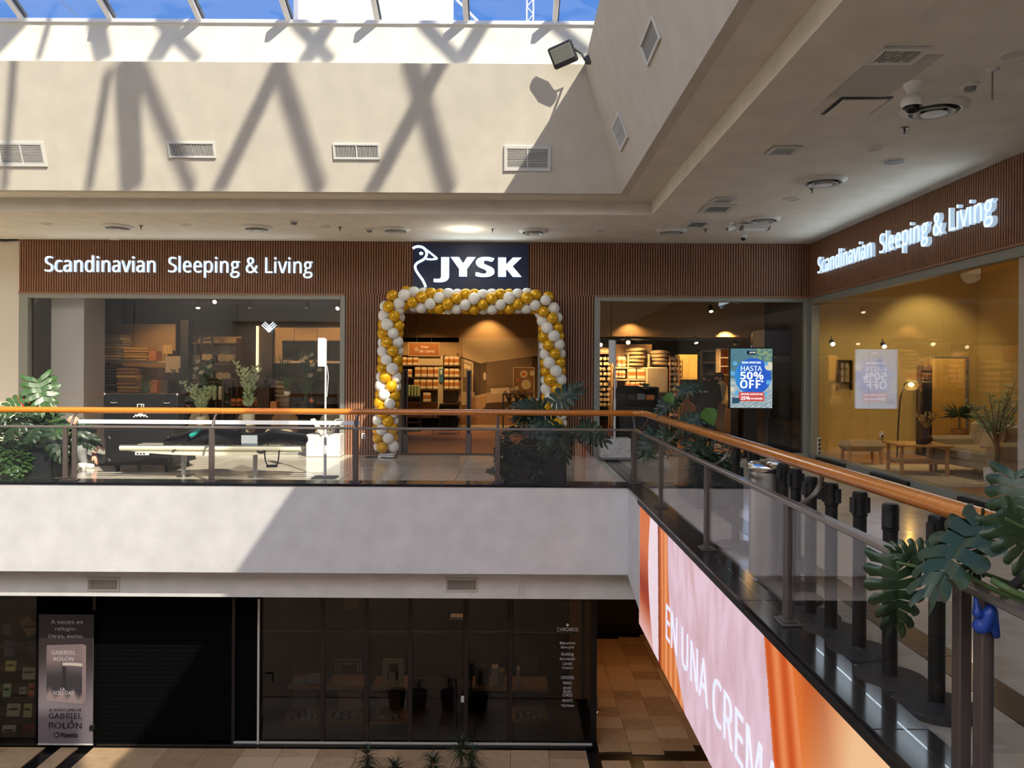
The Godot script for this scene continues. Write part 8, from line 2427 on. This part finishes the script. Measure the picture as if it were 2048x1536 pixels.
func greenery() -> void:
	# left planter
	var a := thing("potted_plant", "large split leaf plant with ivy in a dark planter at the far left", "plant", Vector3(-7.45, 0, -11.75))
	tub(a, 1.25, 0.5, 0.6)
	ivy(a, [[Vector3(-0.15, 0.42, 0.2), Vector3(0.45, 0.32, 0.2), 1.0], [Vector3(-0.4, 0.5, 0.1), Vector3(0.5, 0.35, 0.25), 1.0], [Vector3(0.1, 0.25, 0.33), Vector3(0.22, 0.2, 0.06), 0.4]], 520, M.leaf, 0.075)
	var rt := Vector3(0, 0.45, 0)
	mleaf(a, rt, 83, 785, 11.6, -62, 0.35, 0.52, M.leaf, 0.15, Vector3(0.35, 0.5, 0.8))
	mleaf(a, rt, 27, 803, 11.5, 205, 0.7, 0.38, M.leaf, 0.4)
	mleaf(a, rt, 38, 842, 11.4, 230, 0.6, 0.42, M.leaf_dark, 0.4)
	mleaf(a, rt, 92, 832, 11.7, 5, 0.3, 0.36, M.leaf_dark, 0.2)
	mleaf(a, rt, 103, 855, 11.4, 10, 0.6, 0.42, M.leaf, 0.35)
	mleaf(a, rt, 112, 880, 11.3, -60, 0.5, 0.45, M.leaf_dark, 0.3)
	mleaf(a, rt, 165, 866, 11.5, -35, 0.3, 0.38, M.leaf_dark, 0.4)
	mleaf(a, rt, 5, 836, 11.9, 150, 0.2, 0.4, M.leaf_dark, 0.3)
	mleaf(a, rt, 62, 866, 11.4, -110, 0.5, 0.34, M.leaf_dark, 0.3)
	part(a, "new_shoot", Mb.new().tube([rt, Vector3(0.12, 0.9, 0), w(66, 752, 11.7) - a.position], 0.012, 0.005, 7), M.stalk)
	# centre planter
	var c := thing("potted_plant", "dark green split leaf plant with trailing ivy in a square planter before the entrance", "plant", Vector3(0.36, 0, -11.6))
	tub(c, 0.9, 0.47, 0.5)
	ivy(c, [[Vector3(-0.28, 0.5, 0.12), Vector3(0.32, 0.3, 0.2), 1.0], [Vector3(-0.42, 0.3, 0.24), Vector3(0.2, 0.28, 0.08), 0.7], [Vector3(0.02, 0.36, 0.28), Vector3(0.1, 0.32, 0.05), 0.4], [Vector3(0.1, 0.58, 0.05), Vector3(0.3, 0.18, 0.2), 0.6]], 420, M.leaf_dark, 0.07)
	var rc := Vector3(0.1, 0.45, 0)
	mleaf(c, rc, 1128, 793, 11.4, 38, 0.4, 0.46, M.leaf_dark, 0.25)
	mleaf(c, rc, 1066, 812, 11.4, 172, 0.5, 0.42, M.leaf_dark, 0.35)
	mleaf(c, rc, 1183, 862, 11.3, -25, 0.55, 0.42, M.leaf_dark, 0.35)
	mleaf(c, rc, 1080, 848, 11.3, 210, 0.5, 0.36, M.leaf_dark, 0.3)
	mleaf(c, rc, 1120, 885, 11.3, -70, 0.6, 0.4, M.leaf_dark, 0.4)
	mleaf(c, rc, 1095, 872, 11.2, 250, 0.6, 0.36, M.leaf_dark, 0.4)
	mleaf(c, rc, 1150, 868, 11.6, 20, 0.2, 0.34, M.leaf_dark, 0.3)
	mleaf(c, rc, 1055, 838, 11.5, 160, 0.3, 0.34, M.leaf_dark, 0.3)
	mleaf(c, Vector3(-0.4, 0.3, 0.2), 985, 942, 11.25, 170, 0.2, 0.14, M.leaf_dark, 0.2)
	# planter round the corner
	var d := thing("potted_plant", "bushy split leaf plant with a lime leaf behind the corner of the handrail", "plant", Vector3(2.5, 0, -9.75))
	tub(d, 0.55, 0.5, 1.1)
	ivy(d, [[Vector3(0.0, 0.6, 0.2), Vector3(0.3, 0.25, 0.45), 1.0], [Vector3(-0.15, 0.4, 0.45), Vector3(0.25, 0.25, 0.25), 0.5]], 380, M.leaf_dark, 0.07)
	var rd := Vector3(0, 0.45, 0)
	mleaf(d, rd, 1377, 776, 9.8, 20, 0.5, 0.27, M.leaf_dark, 0.3)
	mleaf(d, rd, 1335, 806, 9.9, 215, 0.4, 0.28, M.leaf_dark, 0.3)
	mleaf(d, rd, 1380, 842, 9.5, 30, 0.7, 0.32, M.leaf_dark, 0.3)
	mleaf(d, rd, 1300, 885, 10.1, 235, 0.5, 0.34, M.leaf_dark, 0.3)
	mleaf(d, rd, 1335, 880, 9.7, 260, 0.5, 0.3, M.leaf_dark, 0.3)
	mleaf(d, rd, 1405, 905, 9.3, -60, 0.7, 0.36, M.leaf_dark, 0.3)
	var lime := Mb.new()
	for q: Array in [[1418, 830, -70.0, 0.2], [1338, 795, -60.0, 0.13]]:
		var ang := deg_to_rad(q[2])
		var p := w(q[0], q[1], 9.4) - d.position
		var tp := Vector3(cos(ang), sin(ang), 0.25).normalized()
		var sd := tp.cross(Vector3(0, 0.3, 1)).normalized()
		var g := []
		for j in 7:
			var t := j / 6.0
			var row := []
			var wv: float = q[3] * 0.52 * sin(PI * pow(t, 0.6)) + 0.004
			for i in 5:
				var u := i / 2.0 - 1.0
				row.append(p + tp * q[3] * (t - 0.4) * 1.2 + sd * wv * u + Vector3(0, 0, 0.12 * absf(u) * wv))
			g.append(row)
		lime.sheet(g)
		part(d, "stalk", Mb.new().tube([rd, (rd + p) * 0.5 + Vector3(0, 0.1, 0), p - tp * q[3] * 0.5], 0.007, 0.005, 6), M.stalk)
	part(d, "lime_leaf", lime, M.leaf_lime)
	# near planter at the lower right
	var e := thing("potted_plant", "dark planter with a drooping split leaf plant in the near right corner", "plant", Vector3(2.42, 0, -2.45))
	tub(e, 0.5, 0.58, 1.0)
	var re := Vector3(0.05, 0.52, -0.2)
	mleaf(e, re, 2028, 990, 2.75, -112, 0.5, 0.2, M.leaf_dark, 0.5, Vector3(-0.5, 0.6, 0.6))
	mleaf(e, re, 1908, 1092, 2.9, 217, 0.25, 0.36, M.leaf_dark, 0.22, Vector3(-0.42, 0.88, 0.05))
	mleaf(e, re, 1962, 1098, 3.05, -80, 0.15, 0.21, M.leaf_dark, 0.4, Vector3(0.2, 0.3, 0.9))
	mleaf(e, re, 1803, 1182, 3.1, -86, 0.3, 0.25, M.leaf_dark, 0.6, Vector3(-0.1, 0.75, 0.6))
	mleaf(e, re, 1835, 1112, 3.2, 170, 0.1, 0.16, M.leaf_dark, 0.3, Vector3(0, 0.2, 1))
	mleaf(e, re, 2046, 1085, 2.6, -60, 0.3, 0.2, M.leaf_dark, 0.3)
	rope(e, "stalk", [re, w(1990, 1180, 2.8) - e.position, w(1900, 1125, 3.0) - e.position, w(1850, 1110, 3.1) - e.position], 0.009, M.stalk)
	rope(e, "stalk", [re, w(2060, 1200, 2.6) - e.position, w(1985, 1160, 2.7) - e.position], 0.012, M.stalk)
	ivy(e, [[Vector3(-0.1, 0.52, -0.1), Vector3(0.2, 0.08, 0.35), 0.5], [Vector3(-0.26, 0.3, -0.1), Vector3(0.02, 0.15, 0.3), 0.4]], 90, M.leaf_dark, 0.05)
	var bg := single("blue_bag", "crumpled blue wrapper stuck in the near right planter", "wrapper", melt([[Vector3(0, 0, 0), Vector3(0.03, 0.06, 0.01), 0.03, 0.022], [Vector3(-0.02, 0.05, 0.01), Vector3(-0.02, 0.1, 0.0), 0.018, 0.008], [Vector3(0.04, 0.04, 0), Vector3(0.05, -0.03, 0.01), 0.022, 0.014]], 0.008, 0.015), M.blue_bag, w(1962, 1252, 2.85))


func head(called: String, parent: Node, at: Vector3, yaw: float, pitch: float, r: float, hair_m: Material, bald := false, mask := false) -> void:
	# local: face towards +z, y up; r = half the head height
	var b := Basis(Vector3.UP, yaw) * Basis(Vector3.RIGHT, pitch)
	var x := Transform3D(b, at)
	var bones := [[Vector3(0, 0.12, -0.1) * r, Vector3(0, 0.2, 0.12) * r, 0.72 * r, 0.68 * r], [Vector3(0, -0.25, 0.15) * r, Vector3(0, -0.68, 0.32) * r, 0.55 * r, 0.32 * r], [Vector3(0, -0.05, 0.82) * r, Vector3(0, -0.2, 0.98) * r, 0.07 * r, 0.11 * r], [Vector3(-0.3, 0.12, 0.68) * r, Vector3(0.3, 0.12, 0.68) * r, 0.14 * r, 0.14 * r],
		[Vector3(-0.2, -0.5, 0.68) * r, Vector3(0.2, -0.5, 0.68) * r, 0.09 * r, 0.09 * r], [Vector3(-0.72, -0.05, -0.05) * r, Vector3(-0.76, -0.25, 0.0) * r, 0.13 * r, 0.09 * r], [Vector3(0.72, -0.05, -0.05) * r, Vector3(0.76, -0.25, 0.0) * r, 0.13 * r, 0.09 * r], [Vector3(0, -0.5, -0.1) * r, Vector3(0, -1.15, -0.2) * r, 0.4 * r, 0.42 * r]]
	var h := part(parent, "head", melt(bones, r * 0.075, r * 0.14), M.bald_skin if bald else M.skin, x)
	for s in [-1, 1]:
		part(h, "eye", Mb.new().ball(Vector3(0.27 * s, 0.02, 0.74) * r, Vector3(0.09, 0.06, 0.05) * r, 8, 6), M.hair)
	part(h, "mouth", Mb.new().ball(Vector3(0, -0.5, 0.77) * r, Vector3(0.2, 0.03, 0.03) * r, 8, 5), M.red)
	if not bald:
		part(h, "hair", melt([[Vector3(0, 0.28, -0.18) * r, Vector3(0, 0.42, 0.2) * r, 0.74 * r, 0.62 * r], [Vector3(0, 0.0, -0.38) * r, Vector3(0, -0.35, -0.42) * r, 0.6 * r, 0.42 * r], [Vector3(-0.5, 0.2, 0) * r, Vector3(-0.62, -0.1, 0.05) * r, 0.3 * r, 0.14 * r], [Vector3(0.5, 0.2, 0) * r, Vector3(0.62, -0.1, 0.05) * r, 0.3 * r, 0.14 * r]], r * 0.1, r * 0.2), hair_m)
	if mask:
		part(h, "face_mask", Mb.new().ball(Vector3(0, -0.42, 0.52) * r, Vector3(0.5, 0.36, 0.5) * r, 14, 8), M.cloth_dark)


func hand(parent: Node, at: Vector3, dir: Vector3, up: Vector3, m: Material, curl := 0.4, l := 0.18) -> void:
	var z := dir.normalized()
	var x := up.cross(z).normalized()
	var y := z.cross(x)
	var b := Basis(x, y, z)
	var bones := [[Vector3(0, 0, -0.03), Vector3(0, 0, 0.02), 0.026, 0.03], [Vector3(-0.022, 0, 0.01), Vector3(-0.028, 0, 0.075), 0.017, 0.015], [Vector3(0.02, 0, 0.01), Vector3(0.028, 0, 0.07), 0.017, 0.014], [Vector3(0, 0, 0.02), Vector3(0, 0, 0.075), 0.018, 0.016]]
	var k := l / 0.18
	for i in 4:
		var f0 := Vector3(-0.032 + 0.021 * i, 0, 0.08 - 0.006 * absf(i - 1.3))
		var ln: float = [0.032, 0.037, 0.034, 0.026][i]
		var p := f0
		var a := curl * 0.5
		for j in 3:
			var q := p + Vector3(0, -sin(a), cos(a)) * ln * (1.0 - 0.22 * j)
			bones.append([p, q, 0.0088 - 0.0008 * j, 0.0082 - 0.0008 * j])
			p = q
			a += curl
	bones.append([Vector3(-0.03, -0.004, 0.015), Vector3(-0.052, -0.012, 0.045), 0.014, 0.0105])
	bones.append([Vector3(-0.052, -0.012, 0.045), Vector3(-0.056, -0.022, 0.078), 0.0105, 0.0085])
	for q: Array in bones:
		q[0] *= k
		q[1] *= k
		q[2] *= k
		q[3] *= k
	part(parent, "hand", melt(bones, 0.0042, 0.008), m, Transform3D(b, at))


func people() -> void:
	# man in a black shirt seen from behind
	var f := w(1412, 905, 16.1)
	var p := thing("person", "person in a black t-shirt and apron standing with their back to the window", "person", Vector3(f.x, 0, -16.1))
	var sh := [[Vector3(-0.13, 1.02, 0), Vector3(0.13, 1.02, 0), 0.13, 0.13], [Vector3(0, 1.0, 0), Vector3(0, 1.22, 0.02), 0.17, 0.18], [Vector3(-0.16, 1.33, 0.01), Vector3(0.16, 1.33, 0.01), 0.1, 0.1], [Vector3(0, 1.2, 0.02), Vector3(0, 1.36, 0.0), 0.17, 0.12], [Vector3(-0.2, 1.34, 0), Vector3(-0.27, 1.08, -0.04), 0.085, 0.07], [Vector3(0.2, 1.34, 0), Vector3(0.27, 1.08, -0.04), 0.085, 0.07], [Vector3(0.0, 1.0, 0), Vector3(0.0, 0.9, 0.0), 0.17, 0.18]]
	part(p, "shirt", melt(sh, 0.022, 0.06), M.cloth_black)
	part(p, "legs", melt([[Vector3(-0.09, 0.92, 0), Vector3(-0.1, 0.5, 0), 0.13, 0.08], [Vector3(0.09, 0.92, 0), Vector3(0.1, 0.5, 0), 0.13, 0.08], [Vector3(-0.1, 0.5, 0), Vector3(-0.11, 0.08, 0.02), 0.075, 0.05], [Vector3(0.1, 0.5, 0), Vector3(0.11, 0.08, 0.02), 0.075, 0.05]], 0.022, 0.05), M.denim)
	part(p, "apron", melt([[Vector3(-0.1, 0.95, 0.04), Vector3(-0.1, 0.6, 0.05), 0.13, 0.12], [Vector3(0.08, 0.95, 0.04), Vector3(0.06, 0.6, 0.05), 0.13, 0.11]], 0.024, 0.06), M.cloth_dark)
	for s in [-1, 1]:
		part(p, "arm", melt([[Vector3(0.27 * s, 1.1, -0.03), Vector3(0.24 * s, 0.98, -0.1), 0.055, 0.046], [Vector3(0.24 * s, 0.98, -0.1), Vector3(0.1 * s, 1.0, -0.27), 0.046, 0.03]], 0.014, 0.02), M.skin)
		hand(p, Vector3(0.08 * s, 1.0, -0.31), Vector3(-0.3 * s, 0.05, -1), Vector3.UP, M.skin, 0.5)
		part(p, "shoe", melt([[Vector3(0.11 * s, 0.05, 0.05), Vector3(0.12 * s, 0.04, -0.14), 0.045, 0.038]], 0.014, 0.02), M.black)
	head("head", p, Vector3(0.02, 1.53, -0.07), PI + 0.25, 0.5, 0.118, M.hair)
	text(p, "shirt_print", "LANG", M.white, Vector3(-0.1, 1.25, 0.222), 0.15, 0.036, Basis(Vector3.UP, -0.1), 0.004, true)
	# second person facing left
	var g := w(1440, 905, 16.7)
	var q := thing("person", "person with dark hair and face mask in beige trousers holding papers", "person", Vector3(g.x, 0, -16.7))
	part(q, "shirt", melt([[Vector3(-0.05, 1.0, 0), Vector3(0.05, 1.0, 0), 0.15, 0.15], [Vector3(0, 1.02, 0), Vector3(0, 1.3, 0), 0.16, 0.15], [Vector3(0, 1.34, -0.13), Vector3(0, 1.34, 0.13), 0.09, 0.09], [Vector3(0, 1.34, 0.17), Vector3(-0.04, 1.1, 0.22), 0.08, 0.065], [Vector3(0, 1.34, -0.17), Vector3(-0.04, 1.1, -0.2), 0.08, 0.065]], 0.022, 0.06), M.cloth_beige)
	part(q, "legs", melt([[Vector3(0, 0.95, 0.08), Vector3(0, 0.5, 0.1), 0.13, 0.085], [Vector3(0, 0.95, -0.08), Vector3(0.03, 0.5, -0.1), 0.13, 0.085], [Vector3(0, 0.5, 0.1), Vector3(0.02, 0.08, 0.1), 0.08, 0.06], [Vector3(0.03, 0.5, -0.1), Vector3(0.06, 0.08, -0.1), 0.08, 0.06]], 0.022, 0.05), M.khaki)
	for s in [-1, 1]:
		part(q, "arm", melt([[Vector3(-0.04, 1.12, 0.2 * s), Vector3(-0.06, 1.0, 0.2 * s), 0.055, 0.046], [Vector3(-0.06, 1.0, 0.2 * s), Vector3(-0.27, 1.05, 0.12 * s), 0.046, 0.03]], 0.014, 0.02), M.skin)
		hand(q, Vector3(-0.31, 1.06, 0.11 * s), Vector3(-1, 0.1, -0.3 * s), Vector3.UP, M.skin, 0.6)
		part(q, "shoe", melt([[Vector3(0.05, 0.05, 0.1 * s), Vector3(-0.14, 0.04, 0.11 * s), 0.045, 0.038]], 0.014, 0.02), M.white)
	head("head", q, Vector3(-0.03, 1.53, 0), -PI / 2, 0.25, 0.118, M.hair, false, true)
	single("papers", "white papers held by the masked person", "papers", Mb.new().box(Vector3.ZERO, Vector3(0.2, 0.004, 0.28), 0.0, Basis(Vector3.BACK, 0.6)), M.white, Vector3(g.x - 0.4, 1.08, -16.7))
	# seated man at the left
	var h := w(160, 912, 12.9)
	var r := thing("person", "bald person crouching on the floor reaching forward beside the black case", "person", Vector3(h.x, 0, -12.9))
	var hd := w(146, 843, 12.85) - r.position
	var hnd := w(203, 895, 12.75) - r.position
	var hip := Vector3(-0.12, 0.17, -0.1)
	var chest := Vector3(hd.x + 0.06, hd.y - 0.22, -0.02)
	part(r, "shirt", melt([[hip, (hip + chest) * 0.5, 0.15, 0.16], [(hip + chest) * 0.5, chest, 0.16, 0.15], [chest + Vector3(0, 0, -0.14), chest + Vector3(0, 0, 0.14), 0.085, 0.085], [chest + Vector3(0.02, 0, 0.16), chest + Vector3(0.26, -0.16, 0.18), 0.075, 0.055], [chest + Vector3(0.26, -0.16, 0.18), hnd + Vector3(-0.08, 0.04, 0), 0.05, 0.038], [chest + Vector3(0.02, 0, -0.16), chest + Vector3(0.2, -0.2, -0.2), 0.075, 0.055]], 0.02, 0.05), M.cloth_dark)
	part(r, "legs", melt([[hip + Vector3(0, -0.03, 0.1), Vector3(0.12, 0.3, 0.2), 0.12, 0.085], [Vector3(0.12, 0.3, 0.2), Vector3(0.2, 0.06, 0.22), 0.08, 0.05], [hip + Vector3(0, -0.03, -0.1), Vector3(0.3, 0.1, -0.2), 0.12, 0.08], [Vector3(0.3, 0.1, -0.2), Vector3(0.02, 0.07, -0.28), 0.075, 0.05]], 0.02, 0.04), M.grey)
	part(r, "shoe", melt([[Vector3(0.18, 0.045, 0.22), Vector3(0.33, 0.04, 0.23), 0.045, 0.038]], 0.014, 0.02), M.white)
	part(r, "shoe", melt([[Vector3(0.0, 0.05, -0.3), Vector3(-0.12, 0.04, -0.32), 0.045, 0.038]], 0.014, 0.02), M.white)
	part(r, "forearm", melt([[chest + Vector3(0.2, -0.2, -0.2), Vector3(0.2, 0.2, -0.05), 0.045, 0.03]], 0.014, 0.02), M.bald_skin)
	hand(r, hnd, Vector3(1, -0.35, 0.0), Vector3.UP, M.bald_skin, 0.4)
	hand(r, Vector3(0.22, 0.17, -0.03), Vector3(0.6, -0.6, 0.3), Vector3.UP, M.bald_skin, 0.4)
	head("head", r, hd, PI / 2 - 0.5, 0.55, 0.115, M.hair, true)
	single("laptop", "flat dark tool tray on the floor in front of the crouching person", "tray", Mb.new().box(Vector3(0, 0.02, 0), Vector3(0.4, 0.04, 0.26), 0.008), M.grey_dark, Vector3(h.x + 0.42, 0, -13.2), 0.2)
	single("cup", "white cup standing on the sunny floor beside the crouching person", "cup", Mb.new().round_lathe(Vector3.ZERO, [Vector2(0.001, 0), Vector2(0.05, 0.0), Vector2(0.055, 0.05), Vector2(0.07, 0.1), Vector2(0.06, 0.1), Vector2(0.05, 0.02)], 18), M.white, Vector3(w(165, 908, 12.55).x, 0, -12.55))
